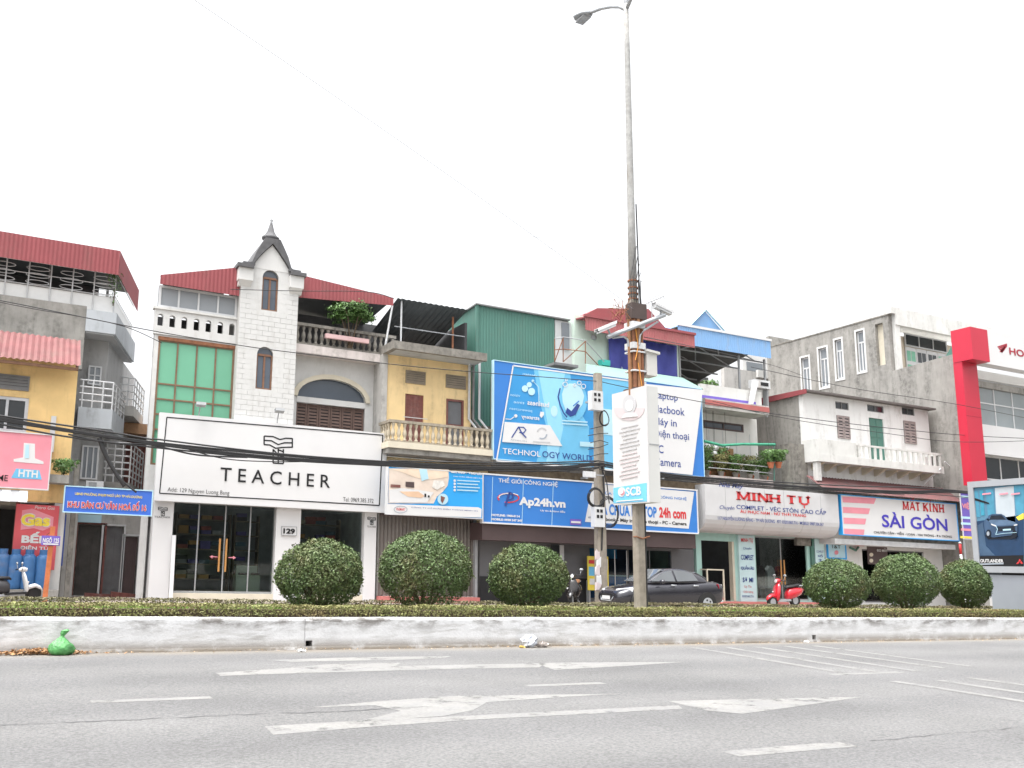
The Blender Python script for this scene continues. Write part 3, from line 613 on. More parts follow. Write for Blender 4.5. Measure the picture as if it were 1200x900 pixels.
txt(s, 'BẾP', (26, 622.5), (55, 637), YG, SIGNWHITE, .05)
txt(s, 'ĐIỆN TỪ', (24, 638.5), (57, 646), YG, SIGNWHITE, .03)
# gas bottles
cyl = MB().lathe(0, 0, [(.17,0),(.185,.03),(.19,.10),(.19,.80),(.175,.87),(.12,.93),(.06,.955),(.05,.97)], 16).mesh('bottle', CYLB, True, False)
col = MB().lathe(0, 0, [(.11,.93),(.11,1.07),(.10,1.07),(.10,.94)], 12).box(-.025, .025, -.025, .025, .96, 1.06).mesh('collar', CYLB, False, False)
zst = at(40,691,29)[2]
for u, lab in ((-32, 'blue gas cylinder, half out of the picture at its left edge'), (-14, 'blue gas cylinder just cut by the left picture edge'), (2, 'blue gas cylinder standing leftmost in the row at the gas shop'), (17, 'blue gas cylinder second from left in the row at the gas shop'), (33, 'blue gas cylinder third from left, behind the white scooter'), (49.5, 'blue gas cylinder nearest the white shop pillar and alley sign post')):
    if u < -20: continue
    p = at(u, 670, 29.2); t = thing('gas_cylinder', lab, 'gas cylinder', (p[0], 29.2, zst), 'gas cylinders at the gas shop')
    inst('bottle', cyl, t, (p[0], 29.2, zst)); inst('collar', col, t, (p[0], 29.2, zst))

# ---- B: alley house with stacked balconies, red roof, running back along the oblique alley
YB = 31.6
B = thing('alley_house', 'tall grey house with stacked white railed balconies along the alley', 'house', (1, YB, .03))
def cornerpts(a, b, Y, z=None):      # front corner a on plane Y, back corner b on the same level
    p = at(*a, Y); q = onz(*b, p[2]); return p, q
p1, q1 = cornerpts((137, 367), (157, 400), YB-.4); dirx = (q1[0]-p1[0])/(q1[1]-p1[1]); dirx = min(max(dirx, .2), .55)
def side(p, d): return (p[0]+dirx*d, p[1]+d)
def oblique_slab(name, mat, xl, pc, d, z0, z1, back=6): # slab with front along X from xl to pc and a return running back
    e = side(pc, d); return part(B, name, mat, MB().prism([(xl, pc[1]), (pc[0], pc[1]), e, (xl, e[1])], 'z', z0, z1))
bx_l = at(98, 400, YB)[0]
zt = p1[2]; zb_ = at(136, 392, YB-.4)[2]
oblique_slab('balcony_parapet', LGREY, bx_l, (p1[0], p1[1]), 4.2, zb_, zt)
oblique_slab('balcony_soffit', M('grey_soffit', (.40,.41,.42), .8, .06), bx_l+.02, (p1[0]-.05, p1[1]+.05), 4.1, zb_-.05, zb_-.002)
zc0 = at(50, 400, YB)[2]-.8; zc1 = at(102, 362, YB)[2]
part(B, 'concrete_parapet', CONC, MB().box(-7, bx_l-.002, YB-.35, YB-.1, zc0, zc1))
wz1 = at(137, 352, YB+.3)[2]
part(B, 'terrace_wall', M('bright_white_tile', (.78,.78,.77), .4, .05, 4), MB().prism([(-7, YB), (p1[0]-.08, YB), side((p1[0]-.08, YB), 4), (side((p1[0]-.08, YB), 4)[0]-.2, YB+4), (p1[0]-.28, YB+.2), (-7, YB+.2)], 'z', zt+.002, wz1))
# main body walls below (set back behind the balconies)
bw = at(120, 480, YB+.9)[0]
part(B, 'wall', M('grey_render', (.40,.40,.40), .85, .1, 1.2, (.15,.15,.14), .5, True), MB().prism([(-7, YB+.6), (bw, YB+.6), side((bw, YB+.6), 6), (-7, YB+6.6)], 'z', 3.2, zb_-.052))
part(B, 'ground_wall', CONC_L, MB().prism([(ax1+.05, YB+.5), (at(92,600,YB+.5)[0], YB+.5), (at(92,600,YB+.5)[0], YB+.9), (ax1+.05, YB+.9)], 'z', .03, 3.19))
# upper terrace railing with ovals
rl0 = at(-30, 318, YB-.05); zr1 = at(137, 322, YB-.05)[2]; rt = thing('roof_railing', 'ornate pale metal railing with long ovals on the red roofed terrace', 'railing', (p1[0]-.3, YB-.05, zc1))
def rail(parent, name, pts, r=.018, mat=METAL_W): return part(parent, name, mat, MB().tube(pts, r, 5))
ux = p1[0]-.06
for z in (wz1+.02, (wz1+zr1)/2, zr1): rail(rt, 'bar', [(-7, YB-.05, z), (ux, YB-.05, z)], .016)
for k in range(9): x = ux-.02-k*.62; rail(rt, 'post', [(x, YB-.05, zc1 if x < bx_l else zt), (x, YB-.05, zr1+.08)], .022)
for k in range(6):
    x = ux-.35-k*.95
    for j in range(3):
        z = wz1+.12+j*(zr1-wz1-.18)/2.6; rail(rt, 'oval', [(x+.33*math.cos(a)*1.0, YB-.052, z+.07*math.sin(a)) for a in [R(30*i) for i in range(13)]], .012)
sd = side((ux, YB-.05), 3.8)
for z in (wz1+.02, zr1): rail(rt, 'bar', [(ux, YB-.05, z), (sd[0], sd[1], z)], .016)
tuft('creeper', 'thin green creeper climbing the terrace railing corner of the alley house', (ux-.05, YB-.12, wz1-.3), 160, 1.1, .3, LEAF2, .09)
# red fascia roof, with a return along the alley
f0 = at(141, 294, YB-.6); fz1 = f0[2]; fz0 = at(137, 322, YB-.6)[2]
mb = MB().corr((-7, YB-.6, fz0), (f0[0], YB-.6, fz0), (f0[0], YB-.6, fz1), (-7, YB-.6, fz1), .12, .008)
s4 = side((f0[0], YB-.6), 4.4); mb.corr((f0[0], YB-.6, fz0), (s4[0], s4[1], fz0), (s4[0], s4[1], fz1), (f0[0], YB-.6, fz1), .12, .008)
rf = part(B, 'roof_fascia', REDTIN, mb)
part(B, 'roof_sheet', DARKTIN, MB().prism([(-7, YB-.55), (f0[0]-.05, YB-.55), (s4[0]-.05, s4[1]), (-7, s4[1])], 'z', fz1-.16, fz1-.1))
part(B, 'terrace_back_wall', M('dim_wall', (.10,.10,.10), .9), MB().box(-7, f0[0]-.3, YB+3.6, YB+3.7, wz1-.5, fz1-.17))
for k, (uu, vv0, vv1) in enumerate(((127, 323, 352), (58, 312, 345))): part(B, 'roof_post', GREYTIN, MB().box(at(uu,330,YB+.5)[0]-.04, at(uu,330,YB+.5)[0]+.04, YB+.46, YB+.54, wz1-.3, fz1-.17))
# lower balconies, each with slab, white bar railing, and return along the alley
def balcony(ya, uv_c, z0, hrail, nb, dep, xl, slabmat, depth=3.2):
    pc = at(*uv_c, ya); e = side((pc[0], ya), depth)
    sl_ = part(B, 'balcony', slabmat, MB().prism([(xl, ya), (pc[0], ya), e, (xl, e[1])], 'z', pc[2]-dep, pc[2]))
    for k in range(nb):
        z = pc[2]+hrail*(k+1)/nb; part(sl_, 'rail', METAL_W, MB().tube([(xl, ya+.04, z), (pc[0]-.03, ya+.04, z), (e[0]-.03, e[1], z)], .028, 5))
    for k in range(4): x = xl+(pc[0]-xl)*(k+.3)/3.4; part(sl_, 'post', METAL_W, MB().box(x-.02, x+.02, ya+.02, ya+.06, pc[2], pc[2]+hrail))
    for k in range(1, 5): q = side((pc[0], ya), depth*k/4); part(sl_, 'post', METAL_W, MB().box(q[0]-.05, q[0]-.01, q[1]-.02, q[1]+.02, pc[2], pc[2]+hrail))
    return pc
balcony(YB-.2, (132, 480), 0, .85, 4, .62, bx_l, LGREY, 2.4)
balcony(YB+3.4, (157, 476), 0, 1.0, 4, .35, at(131,480,YB+3.4)[0], CONC_L, 2.5)
balcony(YB+1.4, (152, 566), 0, 1.3, 6, .3, at(120,566,YB+1.4)[0], CONC, 3.0)
wnd = rc(97, 521, 114, 562, YB+.35)
win(B, wnd, YB+.5, 3, 1, METAL_W, GREYGLASS, .05, rec=0)
win(B, rc(104, 428, 118, 452, YB+.5), YB+.5, 2, 2, METAL_W, GREYGLASS, .05, rec=0)
ac = rc(101, 563, 121, 573, YB-.3); t = thing('air_conditioner', 'white air conditioner box just above the blue alley sign', 'air conditioner', (ac[0]+.3, YB-.3, ac[2]))
part(t, 'case', METAL_W, MB().box(ac[0], ac[1], YB-.3, YB+.05, ac[2], ac[3])); part(t, 'grille', METAL_G, MB().lathe(0,0,[(.1,0)],6) if False else MB().box(ac[0]+.08, ac[0]+.3, YB-.31, YB-.302, ac[2]+.04, ac[3]-.04)); part(t, 'bracket', METAL_G, MB().box(ac[0]+.05, ac[0]+.1, YB-.25, YB+.595, ac[2]-.05, ac[2]-.002).box(ac[1]-.1, ac[1]-.05, YB-.25, YB+.595, ac[2]-.05, ac[2]-.002))
# little tan roof and red shutter deeper in the alley
Yd = 37.5
D0 = thing('alley_back_house', 'small house deep in the alley with tan canopy and dark red shutter', 'house', (5, Yd, .03))
r_ = rc(140, 498, 166, 512, Yd); part(D0, 'canopy', M('tan_wood', (.45,.27,.16), .8, .15, 4), MB().box(r_[0], r_[1]+.6, Yd-.9, Yd, r_[2], r_[3]))
r2 = rc(141, 514, 172, 570, Yd); part(D0, 'shutter', WOODRED, MB().corr((r2[0],Yd-.05,r2[2]-1),(r2[1]+.5,Yd-.05,r2[2]-1),(r2[1]+.5,Yd-.05,r2[3]),(r2[0],Yd-.05,r2[3]), .16, .02))
part(D0, 'wall', CONC, MB().box(r2[0]-2.2, r2[1]+3, Yd, Yd+.3, .03, r_[2]-.01))
# ground floor of the alley: doors
YD = 33.0
ga = thing('alley_passage', 'shaded alley end with dark doors under the blue neighbourhood sign', 'wall', (3, YD, .03))
holes_ = [rc(92,614,117,696,YD), rc(122,616,140,692,YD), rc(146,628,158,694,YD)]
zl = at(120, 604, YD)[2]
xa, xb = at(80,650,YD)[0], at(172,650,YD)[0]
holes_ = [(h[0], h[1], .05, h[3]) for h in holes_]
wall(ga, 'wall', CONC_L, xa-.5, xb+1.0, .03, zl+.6, YD, YD+.25, holes_)
for h, m_ in zip(holes_, (M('dark_brown_door', (.075,.07,.065), .7, .2, 4), M('dark_metal_door', (.13,.13,.135), .6), BROWNF)):
    d_ = part(ga, 'door', m_, MB().box(h[0]+.03, h[1]-.03, YD+.1, YD+.15, h[2], h[3]-.03).box(h[0]+.1, (h[0]+h[1])/2-.05, YD+.08, YD+.1, h[2]+.2, h[3]-.3).box((h[0]+h[1])/2+.05, h[1]-.1, YD+.08, YD+.1, h[2]+.2, h[3]-.3))
    part(d_, 'frame', METAL_W if m_.name != 'dark_brown_door' else WOODRED, MB().box(h[0]-.06, h[0], YD-.03, YD+.1, h[2], h[3]+.06).box(h[1], h[1]+.06, YD-.03, YD+.1, h[2], h[3]+.06).box(h[0], h[1], YD-.03, YD+.1, h[3], h[3]+.06))
part(ga, 'lintel', PALEB, MB().box(xa, at(118,610,YD)[0], YD-.3, YD-.03, zl-.25, zl))
part(ga, 'roof', CONC, MB().box(xa-.5, xb+1.0, YD-.5, YD+.3, zl+.61, zl+.75))
for k in range(3): x = xa+.5+k*.75; tag(part(None, 'scrap_plank', WOODRED, MB().hexa([(x,YD-.9,.04),(x+1.0,YD-.6,.04),(x+1.0,YD-.45,.04),(x,YD-.75,.04),(x,YD-.9,.16+.05*k),(x+1.0,YD-.6,.1),(x+1.0,YD-.45,.1),(x,YD-.75,.16+.05*k)])), 'reddish brown plank lying on the ground at the alley end', 'plank', 'planks at the alley end')
# pillar stump left of alley
part(A, 'alley_pillar', CONC_D, MB().box(at(79,640,YA)[0]+.02, at(86,640,YA)[0], YA+.05, YA+.25, .03, az_s+1.2))
YN = 28.9
s = board('alley_sign', 'blue banner sign with red letters over the alley entrance', (77, 570), (176.5, 604), YN, .05, M('banner_blue', (.05,.15,.58), .45, .06), PALEB, .03)
txt(s, 'UBND PHƯỜNG PHẠM NGŨ LÃO TP HẢI DƯƠNG', (88, 576), (166.5, 585), YN, YELP, .015)
txt(s, 'KHU DÂN CƯ VĂN HOÁ SỐ 16', (79.5, 583), (171.5, 599.5), YN, SIGNWHITE, .07, 2)
txt(s, 'KHU DÂN CƯ VĂN HOÁ SỐ 16', (80, 583.5), (171, 599), YN, REDP, .022, 3)
part(s, 'bracket', METAL_G, MB().box(at(84,590,YN)[0], at(84,590,YN)[0]+.06, YN+.052, YA+.05, at(84,590,YN)[2], at(84,590,YN)[2]+.06))

# ---- C: white tiled townhouse with the spired tower, TEACHER shop below
YT = 30.0
T = thing('white_townhouse', 'white tiled townhouse with spired tower, green glazing and red roofs', 'house', (7, YT, .03))
YW = 30.25
tx0 = at(281.5, 331, YT)[0]; tx1 = at(348.5, 345, YT)[0]
wl = at(181.5, 392, YW)[0]
zs_top = at(187, 484, 29.7)[2]
gz = [at(185, v, YW)[2] for v in (397, 449, 467, 485, 503, 521, 545)][::-1]
gr = (at(184.5, 420, YW)[0], at(276, 410, YW)[0]-.02, gz[0], gz[-1])
zband0, zband1 = at(182, 391, YW)[2], at(183, 362, YW)[2]
wall(T, 'wall', TILE, wl, tx0-.005, zs_top-2.4, zband0-.005, YW, YW+.25, [gr])
part(T, 'left_flank', TILE, MB().prism([(wl, YW+.26), (wl+.2, YW+.26), (wl+.2+9*max(dirx, .24), YW+9.26), (wl+9*max(dirx, .24), YW+9.26)], 'z', .03, zband0))
cs = [at(u, 374, YW)[0] for u in (188, 202, 216, 230.5, 244.5, 258.5, 272)]
zo0, zo1 = at(188, 382, YW)[2], at(188, 368, YW)[2]
part(T, 'parapet', TILE, arcade(MB(), wl-.05, tx0-.005, zband0, zband1, cs, .17, zo0, zo1-.085, YW-.05, YW+.15))
part(T, 'parapet_coping', WHITE_OLD, MB().box(wl-.1, tx0-.005, YW-.1, YW+.2, zband1+.002, zband1+.07))
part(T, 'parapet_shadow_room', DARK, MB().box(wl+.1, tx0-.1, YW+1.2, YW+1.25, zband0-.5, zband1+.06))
g = win(T, gr, YW, 4, 6, M('rusty_glazing_bar', (.19,.12,.075), .7, .2, 6), TEALPANEL, .06, 'glazing', .03, zs=gz)
part(T, 'glazing_head', RUST, MB().box(gr[0]-.02, gr[1]+.02, YW-.03, YW-.002, gr[3]-.02, gr[3]+.09))
uw = rc(187, 334, 280.5, 367, YW); uw = (uw[0], tx0-.01, zband1+.075, at(188, 334, YW)[2])
win(T, uw, YW-.02, 4, 1, METAL_W, M('frosted_grey_glass', (.27,.29,.31), .25, .08, .4), .07, 'terrace_window', .03)
part(T, 'terrace_glass_side', GREYGLASS, MB().prism([(uw[0]-.01, YW+.1), (uw[0]+.01, YW+.1), (uw[0]+.61, YW+2.5), (uw[0]+.59, YW+2.5)], 'z', uw[2], uw[3]))
zl0 = at(188, 322, YW-.25)[2]; zl1 = at(276, 312, YW-.25)[2]; zlb = at(190, 333, YW-.25)[2]; xr0 = at(188, 325, YW-.25)[0]
mb = MB().corr((xr0, YW-.25, zlb), (tx0-.01, YW-.25, zlb), (tx0-.01, YW-.25, zl1), (xr0, YW-.25, zl0), .12, .008)
part(T, 'left_roof', REDTIN, mb)
part(T, 'left_roof_sheet', DARKTIN, MB().hexa([(xr0,YW-.22,zl0-.06),(tx0-.01,YW-.22,zl1-.06),(tx0-.01,YW+4,zl1-.3),(xr0+1,YW+4,zl0-.3),(xr0,YW-.22,zl0-.02),(tx0-.01,YW-.22,zl1-.02),(tx0-.01,YW+4,zl1-.26),(xr0+1,YW+4,zl0-.26)]))
# tower
YTF = 29.85
zt0 = zs_top-2.4; wu = rc(306.5, 315, 324.5, 365.5, YTF); wlw = rc(299.5, 405, 319.5, 457.5, YTF)
tc = (tx0+tx1)/2; ww = .52; zmid = (wu[2]+wlw[3])/2; zeave = at(300, 314, YTF)[2]
tw = part(T, 'tower', GROUT, arcade(arcade(MB(), tx0, tx1, zt0, zmid, [tc-.06], ww, wlw[2], wlw[3]-ww/2, YTF, YTF+.2), tx0, tx1, zmid, zeave, [tc], ww, wu[2], wu[3]-ww/2, YTF, YTF+.2).box(tx0, tx0+.2, YTF+.21, YTF+2, zt0, zeave).box(tx1-.2, tx1, YTF+.21, YTF+2, zt0, zeave).box(tx0+.2, tx1-.2, YTF+1.8, YTF+2, zt0, zeave))
for c_, q in ((tc-.06, wlw), (tc, wu)):
    w_ = part(tw, 'arched_window', WOODBROWN, MB().box(c_-ww/2, c_-ww/2+.05, YTF+.06, YTF+.13, q[2], q[3]-ww/2).box(c_+ww/2-.05, c_+ww/2, YTF+.06, YTF+.13, q[2], q[3]-ww/2).box(c_-.03, c_+.03, YTF+.065, YTF+.125, q[2]+.05, q[3]-ww/2).box(c_-ww/2+.05, c_+ww/2-.05, YTF+.06, YTF+.13, q[2], q[2]+.05).box(c_-ww/2+.05, c_+ww/2-.05, YTF+.055, YTF+.135, q[3]-ww/2-.04, q[3]-ww/2+.03))
    part(w_, 'glass', M('blue_grey_window_glass', (.08,.10,.13), .1, .2, .5, spec=.6), MB().prism([(c_-ww/2, q[2]), (c_+ww/2, q[2])]+[(c_+ww/2*math.cos(R(15*k)), q[3]-ww/2+ww/2*math.sin(R(15*k))) for k in range(13)], 'y', YTF+.1, YTF+.105))
# tiles on the tower front, laid in running bond
ch = .165; tl = (tx1-tx0)/5
tm = [MB().box(-tl*q/2+.004, tl*q/2-.004, -.012, .0, .004, ch-.004).mesh('tile', TILE) for q in (1, .5)]
row = 0; z = zt0+.3
while z+ch < zeave:
    off = row % 2; x = tx0
    segs = [tl*.5]*off+[tl]*(5-off)+[tl*.5]*off
    for wd in segs:
        cx = x+wd/2; x += wd
        hit = any(abs(cx-c_) < ww/2+wd/2-.02 and q[2]-.02 < z+ch and z < q[3]+.04 for c_, q in ((tc-.06, wlw), (tc, wu)))
        if not hit: o = inst('tile', tm[0] if wd == tl else tm[1], tw, (cx, YTF-.001+random.uniform(-.003, .001), z))
    z += ch; row += 1
# window surrounds fill the cut tiles
for c_, q in ((tc-.06, wlw), (tc, wu)): part(tw, 'surround', TILE, arcade(MB(), c_-.62, c_+.62, q[2]-.12, q[3]+.16, [c_], ww, q[2], q[3]-ww/2, YTF-.010, YTF-.002))
# gable, corbels, flared roof, spire
apx = at(321.5, 288, YTF); zg = apx[2]; gc = tc
gab = [(tx0, zeave), (tx1, zeave), (gc+.62, zeave+.03), (gc+.45, zeave+.3), (gc+.22, zg-.25), (gc, zg), (gc-.22, zg-.25), (gc-.45, zeave+.3), (gc-.62, zeave+.03)]
part(T, 'gable', WHITE, MB().prism(gab, 'y', YTF-.02, YTF+1.9))
zc_t = at(278, 312, YTF-.15)[2]; zc_b = at(280, 331, YTF-.15)[2]
for sgn in (-1, 1):
    xo = tx0-.12 if sgn < 0 else tx1+.12; xi = gc+sgn*.6
    part(T, 'corbel', WHITE, MB().box(xo, xi, YTF-.18, YTF+1.0, zc_b+.12, zc_t).prism([(YTF-.17, zc_b+.12), (YTF-.02, zc_b-.06), (YTF+.2, zc_b-.06), (YTF+.2, zc_b+.12)], 'x', min(xo, xi)+.03, max(xo, xi)-.03))
    part(T, 'corbel_cap', SLATE, MB().box(xo-sgn*-.06, xi, YTF-.26, YTF+1.05, zc_t+.002, zc_t+.12).box(xo+sgn*-.12, xi-sgn*.04, YTF-.2, YTF+1.0, zc_t+.122, zc_t+.2))
ztop = at(321, 281, YTF)[2]
out_ = [(.75, zc_t+.2), (.64, zc_t+.26), (.52, zeave+.52), (.36, zg-.02), (.24, ztop)]; inn = [(.0, zg+.03), (.22, zg-.22), (.45, zeave+.33), (.62, zeave+.06), (.7, zc_t+.15)]
for sgn in (-1, 1): part(T, 'roof_slope', SLATE, MB().prism([(gc+sgn*a, b) for a, b in out_]+[(gc, ztop), (gc, zg+.03)]+[(gc+sgn*a, b) for a, b in inn[1:]], 'y', YTF-.12, YTF+1.9))
spx = at(321.5, 278, YTF)[2]; cz = at(322, 260, YTF)[2]; fz = at(323, 250, YTF)[2]
spire = part(T, 'spire', SLATE, MB().lathe(gc, YTF+.3, [(.2, ztop-.05), (.2, spx-.05), (.29, spx), (.29, spx+.06), (.22, spx+.1), (.12, (spx+cz)/2), (.05, cz), (.03, cz+.02)], 14), True)
part(spire, 'finial', METAL_G, MB().lathe(gc, YTF+.3, [(.03, cz), (.05, cz+.05), (.025, cz+.08), (.06, cz+.13), (.025, cz+.18), (.015, cz+.24), (.004, fz)], 8), True)
# right bay: arched loggia below a balustraded terrace
YR = 30.9
rx1 = at(431, 450, YR)[0]; zsl1 = at(346, 402, YR-.6)[2]; zsl0 = zsl1-.28
aw_c = at(389, 455, YR)[0]; aw_r = (at(429, 460, YR)[0]-at(349, 460, YR)[0])/2; az0, az1 = at(349, 464, YR)[2], at(389, 445, YR)[2]
rise = max(.35, az1-az0)
arc = [(aw_c+aw_r*math.cos(R(180-15*k)), az0+rise*math.sin(R(15*k))) for k in range(13)]
zwb = zs_top-2.4
part(T, 'bay_wall', TILE, MB().prism([(tx1-.1, az0), (aw_c-aw_r, az0)]+arc[1:-1]+[(aw_c+aw_r, az0), (rx1+.3, az0), (rx1+.3, zsl0-.002), (tx1-.1, zsl0-.002)], 'y', YR, YR+.25).box(tx1-.1, aw_c-aw_r, YR, YR+.25, zwb, az0).box(aw_c+aw_r, rx1+.3, YR, YR+.25, zwb, az0))
mo = [(aw_c+(aw_r+.16)*math.cos(R(180-15*k)), az0+(rise+.16)*math.sin(R(15*k))) for k in range(13)]
part(T, 'arch_moulding', CREAM, MB().prism(mo+arc[::-1], 'y', YR-.1, YR-.003))
part(T, 'arch_pane', M('blue_grey_window_glass', (.08,.1,.13), .1), MB().prism(arc, 'y', YR+.1, YR+.11))
part(T, 'arch_transom', WHITE, MB().box(aw_c-aw_r, aw_c+aw_r, YR-.02, YR+.14, az0-.2, az0-.002))
for k in range(6):
    a = aw_c-aw_r+2*aw_r*k/6; shutter(T, (a, a+aw_r/3, zwb+.4, az0-.21), YR+.14, M('brown_shutter_wood', (.14,.09,.075), .6, .2, 5), 1, 'shutter_leaf')
part(T, 'terrace_slab', M('pinkish_white_edge', (.66,.60,.58), .8, .06, 2, (.25,.23,.2), .5, True), MB().box(tx1+.005, at(447,412,YR-.6)[0], YR-.6, YR+3, zsl0, zsl1))
zb1 = at(346, 377, YR-.55)[2]; bx1 = at(464, 386, YR-.55)[0]
br = part(T, 'balustrade', CONC_D, MB().box(tx1+.005, bx1, YR-.6, YR-.4, zb1-.1, zb1).box(tx1+.005, bx1, YR-.58, YR-.42, zsl1+.002, zsl1+.07))
balusters(br, (tx1+.05, YR-.5), (bx1, YR-.5), zsl1+.07, zb1-.1, CONC_D, 17, .075)
pz = rc(381, 391, 431.5, 403, YR-.66); part(T, 'planter', M('pink_planter', (.62,.42,.42), .8, .06), MB().box(pz[0], pz[1], YR-.75, YR-.605, pz[2], pz[3]))
part(T, 'terrace_end_wall', CONC_L, MB().box(rx1+.35, rx1+.5, YR-.3, YR+3, zwb, zsl0-.003))
zr0 = at(352, 349, YR-.7)[2]; zr1a = at(360, 323, YR-.7)[2]; zr1b = at(461.5, 349, YR-.7)[2]; zr0b = at(460, 358, YR-.7)[2]; xrr = at(461, 352, YR-.7)[0]
part(T, 'right_roof', REDTIN, MB().corr((tx1+.01, YR-.7, zr0), (xrr, YR-.7, zr0b), (xrr, YR-.7, zr1b), (tx1+.01, YR-.7, zr1a), .12, .008))
part(T, 'right_roof_sheet', DARKTIN, MB().hexa([(tx1+.01,YR-.68,zr1a-.06),(xrr,YR-.68,zr1b-.06),(xrr,YR+3,zr1b-.3),(tx1+.01,YR+3,zr1a-.3),(tx1+.01,YR-.68,zr1a-.02),(xrr,YR-.68,zr1b-.02),(xrr,YR+3,zr1b-.26),(tx1+.01,YR+3,zr1a-.26)]))
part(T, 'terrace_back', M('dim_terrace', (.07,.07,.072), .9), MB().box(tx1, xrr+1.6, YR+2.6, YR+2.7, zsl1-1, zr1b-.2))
part(T, 'roof_downpipe', METAL_W, MB().tube([(xrr-.02, YR-.66, zr1b), (xrr-.02, YR-.66, zr1b-.3), (xrr-.2, YR-.6, zsl1+.5), (xrr-.25, YR-.5, zsl1)], .035, 6))
# terrace shrub
c0 = at(411, 370, YR-.5); P = []
for k in range(60):
    a = random.uniform(0, 6.28); q_ = random.random()**.5; el = random.uniform(-.5, 1.4); q = Vector((.85*q_*math.cos(a)*math.cos(el*.8), .4*q_*math.sin(a), .02+.45*q_*math.sin(el))); P += [tuple(q+Vector((random.gauss(0,.09), random.gauss(0,.09), random.gauss(0,.06)))) for _ in range(80)]
t = thing('terrace_shrub', 'bushy bright green shrub in the pink planter on the terrace', 'shrub', (c0[0], YR-.55, zsl1+.08)); P = np.array(P)+np.array((0, 0, c0[2]-zsl1-.12)); N = P-np.array((0,0,c0[2]-zsl1-.4)); N /= np.linalg.norm(N, axis=1)[:,None]
link('crown', leafmesh('crown', P, N, .105, LEAF2, .6, .45), t)
mb = MB()
for k in range(6): a = k*1.05; mb.tube([(c0[0]+.03*k-.1, YR-.55, zsl1+.08), (c0[0]+.35*math.cos(a), YR-.55+.2*math.sin(a), c0[2]-.1), (c0[0]+.7*math.cos(a), YR-.55+.3*math.sin(a), c0[2]+.25)], .03, 5, .008)
part(t, 'stems', BARK, mb)

# ground floor of the shop
YP = 29.9
zsb = at(180, 586, 29.7)[2]; zfl = at(203, 695, YP)[2]
pil = [(at(180,600,YP)[0], at(203.5,600,YP)[0]), (at(324.3,600,YP)[0], at(353,600,YP)[0]), (at(427.5,605,YP)[0], at(441.5,605,YP)[0])]
for a, b in pil: part(T, 'shop_pillar', SIGNWHITE, MB().box(a, b, YP, YP+.45, .03, zsb+.05))
part(T, 'shop_step', CREAM, MB().box(pil[0][1]+.005, pil[2][0]-.005, YP+.02, YP+4.0, .03, zfl))
part(T, 'shop_back_wall', M('shop_wall', (.42,.43,.44), .8), MB().box(pil[0][0], pil[2][1], YP+4.0, YP+4.1, .03, zsb+.4))
part(T, 'shop_ceiling', M('shop_ceiling', (.7,.7,.7), .8), MB().box(pil[0][0]+.1, pil[2][1]-.1, YP+.46, YP+3.99, zsb+.1, zsb+.15))
part(T, 'shop_side_wall', M('shop_wall2', (.7,.7,.7), .8), MB().box(pil[0][0]+.02, pil[0][0]+.1, YP+.46, YP+3.99, .03, zsb+.09).box(pil[2][1]-.1, pil[2][1]-.02, YP+.46, YP+3.99, .03, zsb+.09))
def shopfront(parent, xs, z0, z1, Y, fm, handles=()):
    f = part(parent, 'shop_window', fm, MB().box(xs[0], xs[-1], Y-.02, Y+.04, z0, z0+.06)); part(f, 'head_rail', fm, MB().box(xs[0], xs[-1], Y-.02, Y+.04, z1-.06, z1))
    for x in xs[1:-1]: part(f, 'mullion', fm, MB().box(x-.018, x+.018, Y-.015, Y+.03, z0+.06, z1-.06))
    for a, b in zip(xs, xs[1:]): part(f, 'pane', SHOPGLASS, MB().box(a+.02, b-.02, Y+.004, Y+.012, z0+.06, z1-.06))
    for x in handles: part(f, 'handle', M('brass_wood', (.5,.25,.08), .4, .1), MB().tube([(x, Y-.07, z0+.65), (x, Y-.07, z0+1.65)], .03, 8))
    return f
gx = [pil[0][1]+.005]+[at(u, 640, YP+.25)[0] for u in (231, 262.5, 292)]+[pil[1][0]-.005]
hx = at(260.5, 655, YP+.25)[0]
sf = shopfront(T, gx, zfl+.002, zsb+.04, YP+.25, METAL_G, (hx-.11, hx+.09))
shopfront(T, [pil[1][1]+.005, pil[2][0]-.005], zfl+.002, zsb+.04, YP+.25, METAL_G)
for u, sg in ((257, -1), (272, 1)): pass
poly(sf, 'door_sticker', [(245.5,652.3),(249,650.4),(249,651.6),(255,652.1),(255,653.1),(249,652.8),(249,654.4)], ('y', YP+.25), PINKP)
poly(sf, 'door_sticker', [(276.5,653.5),(273,651.4),(273,652.8),(267.5,652.8),(267.5,653.8),(273,654),(273,655.6)], ('y', YP+.25), PINKP)
